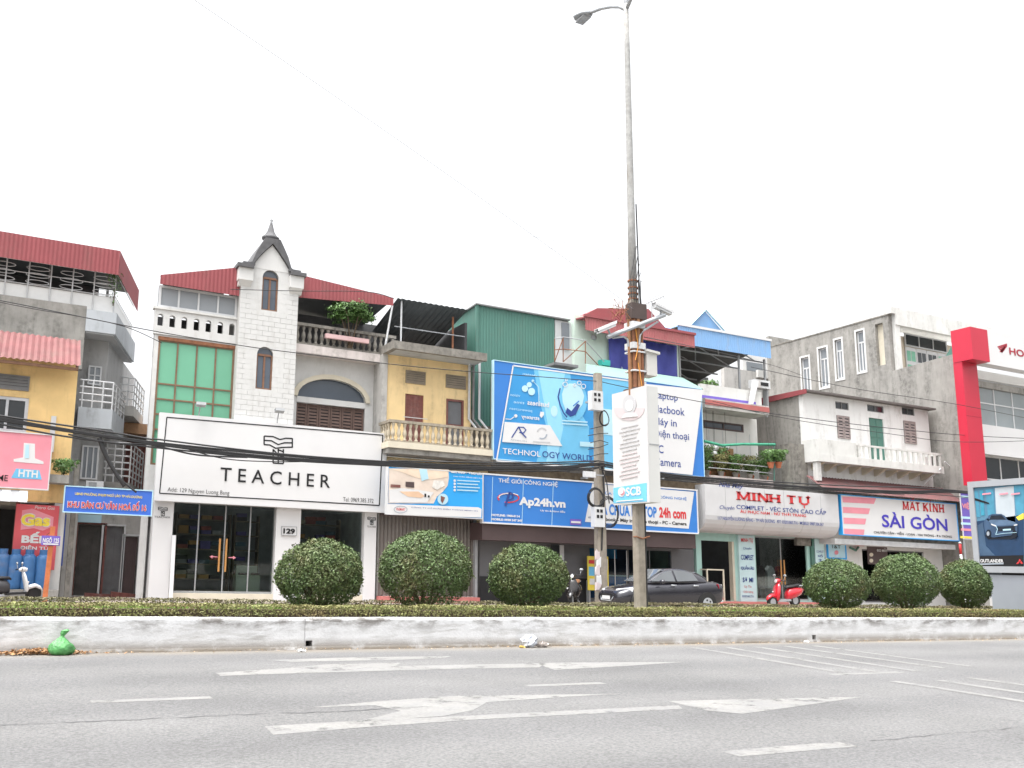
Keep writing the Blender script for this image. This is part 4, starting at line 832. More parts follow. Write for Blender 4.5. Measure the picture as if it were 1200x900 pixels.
# shelves with shoe boxes inside
bc = [(.5,.28,.10),(.06,.06,.065),(.3,.3,.3),(.42,.38,.3),(.15,.12,.3),(.35,.1,.08),(.1,.16,.2)]
bm_ = [MB().box(-.16, .16, -.12, .12, 0, .13).mesh('box', M('shoebox_%d' % i, c, .7, .1), False, False) for i, c in enumerate(bc)]
for k, (xa_, xb_, lab) in enumerate(((gx[1]-.3, gx[3]-.2, 'shelf of coloured shoe boxes behind the glass doors left of pillar 129'), (gx[3], gx[4], 'shelf of shoe boxes just behind the glass left of the white pillar'), (pil[1][1]+.1, pil[2][0]-.1, 'shelf of shoe boxes behind the right shop window'))):
    t = thing('shoe_shelf', lab, 'shelf', ((xa_+xb_)/2, YP+2.6, zfl), 'shoe shelves in the shop')
    for j in range(5):
        zz = zfl+.35+.48*j; part(t, 'board', M('shelf_wood', (.25,.19,.14), .6), MB().box(xa_, xb_, YP+2.4, YP+2.8, zz, zz+.04)); x = xa_+.2
        while x < xb_-.2:
            if random.random() < .85: inst('box', random.choice(bm_), t, (x, YP+2.58, zz+.04))
            if random.random() < .4: inst('box', random.choice(bm_), t, (x, YP+2.60, zz+.17))
            x += .36
    part(t, 'upright', M('shelf_wood', (.25,.19,.14), .6), MB().box(xa_-.04, xa_, YP+2.4, YP+2.8, zfl, zfl+2.5).box(xb_, xb_+.04, YP+2.4, YP+2.8, zfl, zfl+2.5))
ct = rc(277, 670, 304, 695, YP+1.2); t = thing('display_counter', 'pale green stepped display counter inside the glass doors', 'counter', (ct[0]+.4, YP+1.2, zfl))
PG = M('pale_green_laminate', (.48,.53,.42), .5, .05)
part(t, 'body', PG, MB().box(ct[0], ct[1], YP+1.2, YP+1.7, zfl, zfl+.55)); part(t, 'upper_step', PG, MB().box(ct[0]+.05, ct[1]-.05, YP+1.45, YP+1.7, zfl+.552, zfl+.85)); part(t, 'shoes', BROWNF, MB().box(ct[0]+.1, ct[0]+.35, YP+1.22, YP+1.4, zfl+.552, zfl+.62).box(ct[0]+.5, ct[0]+.75, YP+1.22, YP+1.4, zfl+.552, zfl+.62))
lb = [at(198, 695, YP-.25), at(202.5, 695, YP-.25)]; t_ = at(205, 627, YP-.25)
zpv = .03
tag(part(None, 'leaning_board', SIGNWHITE, MB().hexa([(lb[0][0],YP-.3,zpv),(lb[1][0],YP-.3,zpv),(lb[1][0],YP-.24,zpv),(lb[0][0],YP-.24,zpv),(t_[0]-.05,YP-.07,t_[2]),(t_[0]+.06,YP-.07,t_[2]),(t_[0]+.06,YP-.01,t_[2]),(t_[0]-.05,YP-.01,t_[2])])), 'narrow white board leaning on the left pillar of the shoe shop', 'board')
# the TEACHER sign
YSG = 29.62
s = board('shop_sign', 'large white sign reading TEACHER with a black line border', (187.5, 483), (451.5, 601), YSG, .22, SIGNWHITE)
LT, RT, RB, LB = (195.5,489), (448.5,510), (444.5,592.3), (187,578)
for a, b in ((LT, RT), (RT, RB), (RB, LB), (LB, LT)): poly(s, 'border_line', stroke([a, b], 1.3), ('y', YSG), BLACK)
txt(s, 'T E A C H E R', (258.5, 547.5), (386.5, 572), YSG, BLACK, .006)
txt(s, 'Add: 129 Nguyen Luong Bang', (196.5, 571), (268.5, 581.5), YSG, BLACK, -.004)
txt(s, 'Tel: 0969.385.372', (402, 582.5), (437.5, 589.5), YSG, BLACK, -.004)
def tlogo(parent, cx, cy, k, Y, lw):
    q = lambda pts: [(cx+a*k, cy+b*k+.06*a*k) for a, b in pts]
    top = [(-16.5,-16),(-4,-16),(2,-13),(16.5,-16)]; 
    for pts in ([(-16.5,-17),(-6,-17),(2,-14),(9,-16),(16.5,-16)], [(-16.5,-12),(-8,-12),(0,-8),(7,-10.5),(16.5,-11)], [(-16.5,-7),(-10,-7),(-3,-3.5),(5,-5),(16.5,-6)], [(-16.5,-17),(-16.5,-7)], [(16.5,-16.5),(16.5,-5.5)], [(-6,-2),(-6,14)], [(0,-3),(0,14)], [(6,-3),(6,14)], [(-6,14),(6,14)], [(-6,-2),(0,4),(6,6)], [(0,-2),(6,0)]):
        poly(parent, 'logo_line', stroke(q(pts), lw), ('y', Y), BLACK)
tlogo(s, 326, 529, 1.0, YSG, 1.6)
tlogo(T, 190.8, 600, .32, YP, .7); txt(T, 'TEACHER', (180.8, 604.5), (199.5, 607.5), YP, BLACK, .0, 1)
tlogo(T, 435.5, 611, .28, YP, .7); txt(T, 'TEACHER', (430, 616), (440.5, 618.5), YP, BLACK, .0, 1)
s2 = board('house_number_plate', 'small white plate reading 129 on the middle pillar', (330.5, 617), (347, 627.5), YP-.03, .027, SIGNWHITE, METAL_G, .012)
txt(s2, '129', (332, 619), (345.5, 626), YP-.03, BLACK, .05)
for u, v in ((235, 474), (327, 481)):
    p = at(u, v, 29.4); q = at(u-2, v+12, YSG+.1); t = thing('sign_floodlight', 'small grey floodlight on an arm above the TEACHER sign, in front of the %s' % ('green glazing' if u < 300 else 'white tower'), 'floodlight', (q[0], YSG+.1, q[2]), 'floodlights over the TEACHER sign')
    part(t, 'lamp', METAL_G, MB().hexa([(p[0]-.14,29.22,p[2]-.03),(p[0]+.14,29.22,p[2]-.03),(p[0]+.14,29.4,p[2]-.08),(p[0]-.14,29.4,p[2]-.08),(p[0]-.14,29.25,p[2]+.06),(p[0]+.14,29.25,p[2]+.06),(p[0]+.14,29.43,p[2]+.02),(p[0]-.14,29.43,p[2]+.02)]))
    part(t, 'arm', METAL_G, MB().tube([(p[0], 29.4, p[2]-.03), (q[0], YSG+.1, q[2]+.02), (q[0], YSG+.11, at(300,493,YSG)[2]-.06 if False else q[2]-.12)], .018, 5))

# ---- D: yellow house with balustraded balcony
YDs, YDw = 29.0, 30.1
D = thing('yellow_balcony_house', 'yellow house with concrete balustrade balcony and flat slab roof', 'house', (12.5, YDw, .03))
dx0 = at(461, 399, YDs)[0]; dx1 = at(571, 412, YDs)[0]; dz1 = at(461, 398.5, YDs)[2]; dz0 = at(462, 408, YDs)[2]
part(D, 'roof_slab', CONC_D, MB().box(dx0, dx1, YDs, YDs+.18, dz0, dz1).box(dx0, dx0+.18, YDs+.18, 33, dz0, dz1))
part(D, 'roof_soffit', LGREY, MB().box(dx0+.18, dx1, YDs+.18, 33, dz0+.03, dz1-.05))
zfl2 = at(457, 517, YDs)[2]; zfl2b = at(457, 523, YDs)[2]
dv1, dv2 = rc(476.5, 435, 497, 450, YDw), rc(523.5, 440, 544.5, 455.5, YDw)
dd1, dd2 = rc(475, 461, 496, 500, YDw), rc(523, 467, 543, 505, YDw); dd1 = (dd1[0], dd1[1], zfl2, dd1[3]); dd2 = (dd2[0], dd2[1], zfl2, dd2[3])
dwx1 = at(552, 440, YDw)[0]
wall(D, 'wall', YELLOW2, dx0+.02, dwx1, zfl2-.02, dz0+.02, YDw, YDw+.25, [dd1, dd2])
part(D, 'side_wall', CONC_L, MB().box(dx0, dx0+.2, YDw-.06, 38, .03, dz0-.003))
louvre(D, dv1, YDw, M('brown_grey_slat', (.26,.22,.17), .8), 5); louvre(D, dv2, YDw, M('brown_grey_slat', (.26,.22,.17), .8), 5)
d_ = part(D, 'door', WOODRED, MB().box(dd1[0], dd1[1], YDw+.05, YDw+.1, dd1[2], dd1[3])); part(d_, 'stile', WOODRED, MB().box((dd1[0]+dd1[1])/2-.03, (dd1[0]+dd1[1])/2+.03, YDw+.03, YDw+.05, dd1[2], dd1[3]))
part(d_, 'drying_rack', METAL_W, MB().tube([(dd1[0]-.15, YDw-.25, dd1[2]+1.0), (dd1[1]+.05, YDw-.25, dd1[2]+1.0)], .015, 5).tube([(dd1[0]-.15, YDw-.1, dd1[2]+.85), (dd1[1]+.05, YDw-.1, dd1[2]+.85)], .015, 5))
d_ = part(D, 'door', M('grey_screen', (.16,.165,.175), .6, .1), MB().box(dd2[0]+.07, dd2[1]-.07, YDw+.05, YDw+.08, dd2[2], dd2[3]-.07)); part(d_, 'frame', WOODRED, MB().box(dd2[0], dd2[0]+.07, YDw-.02, YDw+.1, dd2[2], dd2[3]).box(dd2[1]-.07, dd2[1], YDw-.02, YDw+.1, dd2[2], dd2[3]).box(dd2[0]+.07, dd2[1]-.07, YDw-.02, YDw+.1, dd2[3]-.07, dd2[3]).box(dd2[0]+.07, dd2[1]-.07, YDw+.01, YDw+.048, dd2[2]+.9, dd2[2]+.96))
bxl = at(456.5, 505, YDs)[0]; bxr = at(577, 512, YDs)[0]; zbt = at(457, 491, YDs)[2]
part(D, 'balcony_slab', CREAM, MB().box(bxl-.05, bxr, YDs-.05, YDw-.003, zfl2b-.03, zfl2))
part(D, 'balcony_soffit', CONC, MB().box(bxl, bxr-.05, YDs+.05, YDw-.003, zfl2b-.2, zfl2b-.032))
br = part(D, 'balustrade', M('weathered_cream_stone', (.34,.30,.24), .9, .25, 3, (.1,.09,.075), .7, True), MB().box(bxl, bxr, YDs, YDs+.16, zbt-.09, zbt).box(bxl, bxr, YDs+.01, YDs+.15, zfl2+.002, zfl2+.06).box(bxl, bxl+.16, YDs+.16, YDw-.003, zbt-.09, zbt).box(bxl, bxl+.14, YDs+.16, YDw-.003, zfl2+.002, zfl2+.06))
BAL = M('cream_baluster', (.50,.44,.34), .9, .2, 5, (.15,.13,.1), .6, True)
me_b = balusters(br, (bxl+.05, YDs+.08), (bxr-.05, YDs+.08), zfl2+.06, zbt-.09, BAL, 18, .075); balusters(br, (bxl+.08, YDs+.16), (bxl+.08, YDw), zfl2+.06, zbt-.09, BAL, 4, .075, me_b)
part(D, 'ground_wall', YELLOW2, MB().box(dx0+.22, at(575,540,YDw)[0], YDw-.02, YDw+.2, at(450,610,YDw)[2], zfl2b-.21))
zsh = at(445, 698, YDw-.1)[2]; shx0, shx1 = at(443.5, 650, YDw-.1)[0], at(554, 650, YDw-.1)[0]
part(D, 'roller_shutter', SHUT, MB().corr((shx0, YDw-.1, zsh), (shx1, YDw-.1, zsh), (shx1, YDw-.1, zsh+3.1), (shx0, YDw-.1, zsh+3.1), .13, .022))
part(D, 'shutter_rail', METAL_G, MB().box(shx1+.005, shx1+.09, YDw-.2, YDw, zsh, zsh+2.9)); part(D, 'shutter_box', BROWNF, MB().box(shx0, shx1, YDw-.3, YDw-.13, zsh+2.62, zsh+2.8))
part(D, 'entrance_step', PINKSTEP, MB().box(shx0-.05, shx1+.05, YDw-.6, YDw-.13, .03, zsh-.01))
for k, (u, m_) in enumerate(((550, METAL_W), (555, GREYTIN), (562, METAL_W))): p = at(u, 430, YDw-.1); part(D, 'drainpipe', m_, MB().tube([(p[0], YDw-.1, p[2]+.2), (p[0], YDw-.1, p[2]-1.9), (p[0]+.25, YDw-.3, p[2]-2.3)], .045, 6))
YQ = 28.75
s = board('shop_sign', 'blue and white sign with a living room picture above the roller shutter', (455.5, 547), (565, 607.5), YQ, .2, BLUE2, METAL_W, .03); P_ = ('y', YQ)
poly(s, 'photo_ground', [(456,549),(525.5,549),(526,560),(524.5,569),(519,576),(512,582),(508,590),(455,590)], P_, M('photo_beige', (.68,.58,.50), .5, .14, 2.2))
poly(s, 'photo_ceiling', [(457,549.5),(524,549.5),(524.5,559),(505,562),(488,560),(470,553)], P_, M('photo_ceiling', (.74,.60,.47), .5, .1, 3), 2)
poly(s, 'photo_window', [(491,550),(500,550),(502,561),(494,564)], P_, PALEB, 3)
poly(s, 'photo_floor', [(456,574),(470,572),(488,574),(508,577),(500,589),(456,589)], P_, SIGNWHITE, 3)
poly(s, 'photo_sofa', [(468,576),(490,576),(497,581),(494,583.5),(478,582)], P_, M('photo_tan', (.70,.48,.33), .5, .1), 4)
poly(s, 'photo_screen', [(475,564.5),(485,565),(485,571.5),(475,570.5)], P_, BROWNF, 4)
poly(s, 'photo_shelf', [(457.5,567.5),(469,568.3),(469,571.5),(457.5,571)], P_, WOODRED, 4)
poly(s, 'photo_table', [(497,578.5),(499,578.6),(499,582.5),(497,582.5)], P_, BLACK, 5); poly(s, 'photo_cup', [(501,580.5),(503,580.6),(503,583),(501,583)], P_, BLACK, 5)
poly(s, 'sofa_set', [(508,563),(519,563.5),(521,569),(512,574),(506,571)], P_, M('photo_pale', (.72,.70,.66), .5, .2, 8), 4)
poly(s, 'emblem', ell(518.5, 585, 6.3, 6.5), P_, PALEB, 5); poly(s, 'emblem_figure', [(516,581),(521,583),(520,586),(518,590),(516,587)], P_, WOODRED, 6)
poly(s, 'footer', [(453.5,590.5),(560,594.5),(564,596.5),(563.5,606.5),(452.5,603)], P_, SIGNWHITE, 4)
poly(s, 'oval_logo', ring(469, 597, 8, 4.3, .7), P_, GREYP, 5); txt(s, 'VNSMART', (463.5, 595), (474.5, 598.8), YQ, REDP, .01, 6)
txt(s, 'CÔNG TY CỔ PHẦN ĐIỆN THÔNG MINH VN', (481.5, 593.3), (559, 599.8), YQ, NAVY, .01, 6)
txt(s, 'GIẢI PHÁP ĐÓNG CẮT', (528, 550.5), (565.5, 557), YQ, SIGNWHITE, .05, 3); txt(s, 'CHO CUỘC SỐNG HIỆN ĐẠI', (531, 557), (564.5, 561.5), YQ, SIGNWHITE, .03, 3)
for k in range(4):
    v = 563.3+3.7*k; poly(s, 'bullet', ell(532.6, v, 1.4, 1.5, 10), P_, SIGNWHITE, 3); poly(s, 'print_line', quadpx(535.5, v-.9, 562-(k % 2)*2, v+1.7, .05), P_, PALEB, 3)
part(s, 'bracket', METAL_G, MB().box(at(470,560,YQ)[0], at(470,560,YQ)[0]+.07, YQ+.205, YDw-.03, at(470,560,YQ)[2], at(470,560,YQ)[2]+.07).box(at(550,560,YQ)[0], at(550,560,YQ)[0]+.07, YQ+.205, YDw-.03, at(550,560,YQ)[2], at(550,560,YQ)[2]+.07))

# ---- E: dark lean-to roof and green sheds on the roofs behind
YE = 32.2
E_ = thing('dark_roof_shelter', 'open rooftop shelter with dark corrugated roof left of the green shed', 'shelter', (11.5, YE, 8.5))
a, b = at(464, 351, YE-1.2), at(531, 359, YE-1.2); c, d = at(546, 360, YE-1.2), at(465, 349.5, YE-1.2)
part(E_, 'roof', DARKTIN, MB().corr((a[0], YE-1.4, a[2]), (c[0], YE-1.4, a[2]), (c[0], YE+4, a[2]-1.3), (a[0], YE+4, a[2]-1.3), .2, .016))
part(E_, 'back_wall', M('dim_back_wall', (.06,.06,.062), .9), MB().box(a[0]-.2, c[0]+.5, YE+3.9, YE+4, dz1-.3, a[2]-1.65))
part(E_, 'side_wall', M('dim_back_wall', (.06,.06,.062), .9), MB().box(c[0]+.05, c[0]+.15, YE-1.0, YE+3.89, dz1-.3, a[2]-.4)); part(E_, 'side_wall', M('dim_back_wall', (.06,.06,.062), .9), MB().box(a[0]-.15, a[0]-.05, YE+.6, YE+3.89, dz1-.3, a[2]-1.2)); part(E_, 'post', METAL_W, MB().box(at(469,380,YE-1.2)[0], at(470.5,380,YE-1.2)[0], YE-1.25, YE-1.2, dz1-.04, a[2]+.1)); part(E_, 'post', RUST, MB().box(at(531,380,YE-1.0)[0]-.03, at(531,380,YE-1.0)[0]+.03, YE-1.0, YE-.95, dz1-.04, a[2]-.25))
part(E_, 'beam', METAL_G, MB().tube([(a[0], YE-1.1, at(500,388,YE-1.1)[2]), (c[0], YE-1.1, at(500,388,YE-1.1)[2])], .02, 5))
YG_ = 31.2
E2 = thing('green_metal_shed', 'green corrugated metal shed on the roof behind the blue billboard', 'shed', (17, YG_, 7))
g0 = at(559, 357.5, YG_); g1 = at(649.5, 374.5, YG_); gb = at(559, 410, YG_)[2]-2.2; gtz = g0[2]
part(E2, 'front', GREENTIN, MB().corr((g0[0], YG_, gb), (g1[0], YG_, gb), (g1[0], YG_, gtz), (g0[0], YG_, gtz), .12, .009))
part(E2, 'side', GREENTIN, MB().corr((g0[0], YG_+2.6, gb), (g0[0], YG_, gb), (g0[0], YG_, gtz), (g0[0], YG_+2.6, gtz-.12), .12, .009))
part(E2, 'corner_trim', GREENTIN, MB().box(g0[0]-.05, g0[0]+.05, YG_-.05, YG_+.05, gb, gtz)); part(E2, 'roof', GREYTIN, MB().hexa([(g0[0]-.08,YG_-.1,gtz),(g1[0]+.7,YG_-.1,gtz-.02),(g1[0]+.7,YG_+2.7,gtz-.15),(g0[0]-.08,YG_+2.7,gtz-.13),(g0[0]-.08,YG_-.1,gtz+.05),(g1[0]+.7,YG_-.1,gtz+.03),(g1[0]+.7,YG_+2.7,gtz-.1),(g0[0]-.08,YG_+2.7,gtz-.08)]))
lg = rc(556, 428, 580, 500, 30.3); part(E2, 'lower_cladding', GREENTIN, MB().corr((lg[0], 30.35, lg[2]), (lg[1]+.8, 30.35, lg[2]), (lg[1]+.8, 30.35, lg[3]), (lg[0], 30.35, lg[3]), .12, .009))
wp = rc(650, 375, 671, 424, YG_+.05); part(E2, 'white_panel', M('pale_panel', (.55,.56,.56), .7, .1, 2), MB().box(wp[0], wp[1], YG_+.02, YG_+.08, wp[2]-.6, wp[3]))
dr = rc(658, 378, 667, 410, YG_); part(E2, 'door', GREYGLASS, MB().box(dr[0], dr[1], YG_-.03, YG_+.01, dr[2], dr[3]))
# steel stair landing
YL = 30.2
t = thing('steel_landing', 'rusty steel landing with railing and ladder stair beside the green shed', 'stairs', (18, YL, 7)); l0, l1 = at(650, 424, YL), at(688, 424, YL)
part(t, 'platform', GREYTIN, MB().box(l0[0], l1[0]-.4, YL, YL+.9, l0[2]-.1, l0[2]))
zt_ = at(660, 396, YL)[2]
for a_, b_ in (((650,397),(660,395)), ((660,395),(686,399)), ((650,410),(660,409)), ((660,409),(686,412)), ((650,424),(650,397)), ((660,424),(660,395)), ((686,426),(686,399)), ((686,399),(708,424)), ((686,412),(703,430)), ((650,424),(660,396)), ((660,424),(686,400))): part(t, 'rail', RUST if a_[1] > 400 else METAL_G, MB().tube([at(*a_, YL), at(*b_, YL)], .02, 5))

# ---- F: phone and laptop shop under the two big blue boards
YF = 30.0
F = thing('phone_shop_building', 'dark fronted phone shop building carrying the big blue boards', 'shop', (20, YF, .03))
fx0, fx1 = at(565, 650, YF-.2)[0], at(815, 640, YF-.8)[0]
zfa1 = at(565, 612, YF-1)[2]; zfa0 = at(650, 636, YF-1)[2]
part(F, 'fascia', BROWNF, MB().box(at(565,620,YF-1)[0], at(815,630,YF-1)[0], YF-1, YF-.02, zfa0, zfa1))
zF0 = .2
shop_holes = [(at(645,660,YF)[0]-.0, at(661,660,YF)[0], zF0, zfa0-.01), (at(690,660,YF)[0], at(787,660,YF)[0], zF0, zfa0-.05)]
shop_holes = [(at(691,660,YF)[0], at(787,660,YF)[0], zF0, zfa0-.05)]
wall(F, 'front_wall', CHAR, fx0, at(813,650,YF)[0], .03, zfa0-.002, YF, YF+.2, shop_holes)
part(F, 'dado', BLACKP, MB().box(fx0, shop_holes[0][0]-.01, YF-.04, YF-.003, .03, at(600,676,YF)[2]))
part(F, 'corner_post', METAL_G, MB().box(at(556,650,YF-.2)[0], at(559,650,YF-.2)[0], YF-.25, YF-.15, .03, zfa1))
part(F, 'window_jamb', METAL_W, MB().box(at(655,650,YF)[0], at(660,650,YF)[0], YF-.06, YF-.045, .9, zfa0-.05)); part(F, 'window_pane', DKGLASS, MB().box(at(645,650,YF)[0], at(654.5,650,YF)[0], YF-.06, YF-.045, .9, zfa0-.05))
h = shop_holes[0]; shopfront(F, [h[0], at(709,660,YF)[0], at(737,660,YF)[0], at(762,660,YF)[0], h[1]], h[2], h[3], YF+.05, CHAR)
part(F, 'room_back', M('shop_dim_blue', (.03,.045,.11), .8, .3, 1.5), MB().box(h[0]-.3, h[1]+.3, YF+2.5, YF+2.6, .03, zfa0)); part(F, 'room_floor', CHAR, MB().box(h[0]-.3, h[1]+.3, YF+.21, YF+2.49, .03, .2)); part(F, 'room_side', M('green_tiled_wall', (.14,.19,.15), .6), MB().box(h[1]+.05, h[1]+.1, YF+.21, YF+2.49, .2, zfa0))
t = thing('display_case', 'blue lit counter inside the phone shop window', 'counter', (h[0]+2.4, YF+1.2, .2)); part(t, 'body', BLUE, MB().box(h[0]+1.0, h[1]-.8, YF+1.2, YF+1.8, .2, 1.05)); part(t, 'top', PALEB, MB().box(h[0]+.95, h[1]-.75, YF+1.15, YF+1.85, 1.052, 1.1)); part(t, 'banner', BLUE2, MB().box(h[0]+1.3, h[1]-1.0, YF+2.3, YF+2.35, 1.75, 2.15)); part(t, 'banner_post', METAL_G, MB().box(h[0]+1.8, h[0]+1.86, YF+2.35, YF+2.4, .2, 2.0))
for u in (721, 735): part(F, 'led_strip', SIGNWHITE, MB().box(at(u,650,YF)[0]-.015, at(u,650,YF)[0]+.015, YF+.035, YF+.045, .5, zfa0-.15))
part(F, 'upper_body', CONC, MB().box(at(580,500,YF)[0], at(822,500,YF)[0], YF+.1, YF+4, zfa1+.01, at(580,430,YF)[2]-.3))
part(F, 'gap_beam', M('brown_old_wood', (.2,.15,.1), .9, .3, 5), MB().box(at(580,550,YF-.5)[0], at(822,560,YF-.5)[0], YF-.6, YF+.09, at(580,556,YF-.5)[2], at(580,547,YF-.5)[2]))
t = board('yellow_poster', 'yellow phone price poster standing by the shop window', (688.5, 651.5), (713.5, 692), YF-.35, .04, M('yellow_poster', (.75,.60,.08), .6, .05)); P_ = ('y', YF-.35)
for k, (a_, b_, c_, d_, m_) in enumerate(((690,656,701,661,REDP),(703,655,712,668,SIGNWHITE),(690,664,700,675,SKYB),(703,671,711,680,REDP),(691,678,711,686,SIGNWHITE))): poly(t, 'poster_print', quadpx(a_, b_, c_, d_, .05), P_, m_)
part(t, 'stand', METAL_G, MB().box(at(690,691,YF-.35)[0]+.05, at(690,691,YF-.35)[0]+.1, YF-.3, YF-.1, .03, at(690,680,YF-.35)[2]))

YU = 29.0
s = board('shop_sign', 'wide lower blue sign reading Ap24h.vn and laptop repair', (566.5, 556), (817.5, 624.5), YF-1.15, .14, BLUE, SIGNWHITE, .05); YH_ = YF-1.15; P_ = ('y', YH_)
txt(s, 'THẾ GIỚI CÔNG NGHỆ', (584, 558), (653.5, 571.5), YH_, SIGNWHITE, .01)
txt(s, 'Ap24h.vn', (608, 582), (662.5, 598), YH_, SIGNWHITE, .045)
txt(s, 'Uy tín & hàng đầu', (633, 596.5), (662, 601.5), YH_, SIGNWHITE, .02)
txt(s, 'HOTLINE: 1900-0114', (576, 602), (609, 606.6), YH_, SIGNWHITE, .05); txt(s, 'MOBILE: 0938 247 247', (576, 607), (612, 611.6), YH_, SIGNWHITE, .05)
poly(s, 'swoosh', ring(595.5, 583.5, 13, 6, 1.5, 150, 470), P_, REDP, 2); poly(s, 'swoosh', ring(596.5, 582.8, 12.5, 5.2, 1.0, 170, 330), P_, SIGNWHITE, 3); poly(s, 'letter_stem', stroke([(597,577),(592,593)], 2.4), P_, NAVY, 3); poly(s, 'letter_bowl', ring(596.5, 581.5, 5.5, 5, 1.6, -100, 120), P_, NAVY, 4)
for u in (576.5, 612.5, 647.5): poly(s, 'seam_line', stroke([(u+.9, 558+(u-566)*.07), (u-1, 613.5+(u-566)*.05)], .5), P_, PALEB, 1)
poly(s, 'badge', quadpx(668, 608, 681, 615.5, .05), P_, PURP, 2); poly(s, 'badge_print', quadpx(669, 610.5, 680, 613.4, .05), P_, SIGNWHITE, 3)
poly(s, 'white_field', [(694,566.5),(813.3,576.5),(807,619.5),(685.5,611.5)], P_, SIGNWHITE, 1)
txt(s, 'SỬA CHỮA CÁC THIẾT BỊ CÔNG NGHỆ', (706, 574.5), (804.5, 587), YH_, BLUE, .012)
txt(s, 'SỬA CHỮA LAPTOP', (695, 585), (769.5, 607), YH_, BLUE, .04)
txt(s, '24h com', (772, 594), (804, 608.5), YH_, REDP, .04)
txt(s, 'Macbook - Máy in - Điện thoại - PC - Camera', (700, 605.5), (804.5, 617), YH_, BLACK, .03)
for u in (600, 690, 780): p = at(u, 585, YH_); part(s, 'bracket', METAL_G, MB().box(p[0], p[0]+.07, YH_+.142, YF-1.002 if False else YF+.095, p[2]+.75, p[2]+.82))

s = board('billboard', 'tall tilted-panel blue technology billboard above the Ap24h sign', (579, 422.5), (825, 558.5), YU, .14, BLUE, PALEB, .03); P_ = ('y', YU); MIDB = M('sign_mid_blue', (.04,.27,.58), .4, .1, .5)
fld = [(601,428.5),(757,449),(742,553),(581.5,540)]
poly(s, 'screen_field', fld, P_, MIDB, 1)
poly(s, 'glow_field', [(625,432),(668,438),(672,470),(690,500),(690,546),(628,543),(640,500),(632,470)], P_, SKYB, 2)
poly(s, 'glow_core', [(630,434),(662,438),(655,470),(660,500),(652,542),(640,542),(642,500)], P_, M('sign_light_blue', (.27,.58,.78), .4, .1, .5), 3)
poly(s, 'side_band', [(700,442),(757,449),(742,553),(697,549)], P_, SKYB, 2); poly(s, 'side_stripe', [(700,478),(752,485),(748,515),(699,508)], P_, PALEB, 3)
for a_, b_ in ((fld[0], fld[1]), (fld[3], fld[2]), (fld[0], fld[3])): poly(s, 'white_line', stroke([a_, b_], 1.6), P_, SIGNWHITE, 4)
for a_, b_, r_ in ((614.8,455.5,3.7),(619.8,451,3),(622.5,459,4.2),(624,446.5,1.6)): poly(s, 'bubble', ell(a_, b_, r_, r_*1.05, 14), P_, PALEB, 4)
poly(s, 'circuit_line', stroke([(624,446.5),(631,454),(631,472)], .7), P_, PALEB, 4); poly(s, 'circuit_line', stroke([(592,491),(598,491.5),(603,488)], .9), P_, SIGNWHITE, 4); poly(s, 'circuit_dot', ell(604, 487.5, 2, 2, 10), P_, SIGNWHITE, 4)
txt(s, 'business', (617.5, 468.5), (643, 477.5), YU, SIGNWHITE, .02, 5, True); txt(s, 'strategy', (610.5, 486.5), (631.5, 494), YU, SIGNWHITE, .02, 5, True); txt(s, 'powerscreen', (596.5, 478), (623, 484), YU, PALEB, 0, 5, True); txt(s, 'vision', (597.5, 461), (609, 465.5), YU, PALEB, .0, 5, True); txt(s, 'design', (612, 437), (628.5, 442), YU, PALEB, .01, 5, True); txt(s, 'time', (601.5, 469.5), (614, 474), YU, PALEB, 0, 5, True)
# figure on the board: pale bulb-like head with outline
poly(s, 'head_back', ell(671, 470, 16.5, 24, 26), P_, SKYB, 4); poly(s, 'head_shape', [(658,462),(661,453),(667,449.5),(674,450),(681,455),(684,464),(682,474),(676,482),(668,487),(662,480),(659,472)], P_, PALEB, 5)
poly(s, 'head_mark', [(664,478),(669,482),(676,473),(679,475),(674,486),(668,488.5),(662,484)], P_, NAVY, 6); poly(s, 'head_mark', stroke([(671,476),(678,470)], 1.2), P_, BLUE, 6)
for a_, b_, r_ in ((661.5,450.5,3),(672.5,451.5,2),(678,449,2.6),(683,453,3),(663,445.5,1.5)): poly(s, 'bubble_ring', ring(a_, b_, r_, r_, .8), P_, SIGNWHITE, 7)
poly(s, 'outline', stroke([(656,455),(653.5,465),(656,475),(660,484),(664,489)], 1.4), P_, NAVY, 5); poly(s, 'arrow_icon', [(633,482.5),(637,483),(637,486),(634,490),(632,487)], P_, SIGNWHITE, 4); poly(s, 'drop_icon', ell(649, 482, 4, 6.5, 14), P_, PALEB, 4)
for v in (493, 496.5): poly(s, 'print_line', quadpx(658, v-.7, 688, v+2.5, .06), P_, PALEB, 5)
poly(s, 'white_panel', [(591,494.5),(644,498.5),(658.5,523),(588,518)], P_, SIGNWHITE, 5)
poly(s, 'monogram', stroke([(599,513),(607,500.5),(613,501),(615.8,504),(613,507.5),(608,507)], 1.4), P_, NAVY, 6); poly(s, 'monogram', stroke([(607,500.5),(611,508),(616,513)], 1.4), P_, NAVY, 7); txt(s, 'AP24H.VN', (597.5, 514.6), (616.5, 518), YU, GREYP, 0, 6)
poly(s, 'arc_logo', ring(634.5, 508, 6.5, 7, 1.6, 200, 330), P_, PALEG, 6); poly(s, 'arc_logo', ring(634.5, 508, 6.5, 7, 1.6, 10, 120), P_, GREYP, 6); poly(s, 'print_line', quadpx(624, 516.8, 644, 519.5, .06), P_, PALEG, 6)
txt(s, 'TECHNOL', (588.5, 525), (633, 535.5), YU, SIGNWHITE, .005, 5); txt(s, 'OGY WORLD', (635, 528.5), (693, 541), YU, NAVY, .005, 5)
poly(s, 'phone_strip', quadpx(679, 517.5, 695, 524, .06), P_, PALEB, 6)
poly(s, 'service_panel', [(745,449),(822.5,457),(810.5,556.8),(735,549)], P_, SIGNWHITE, 8)
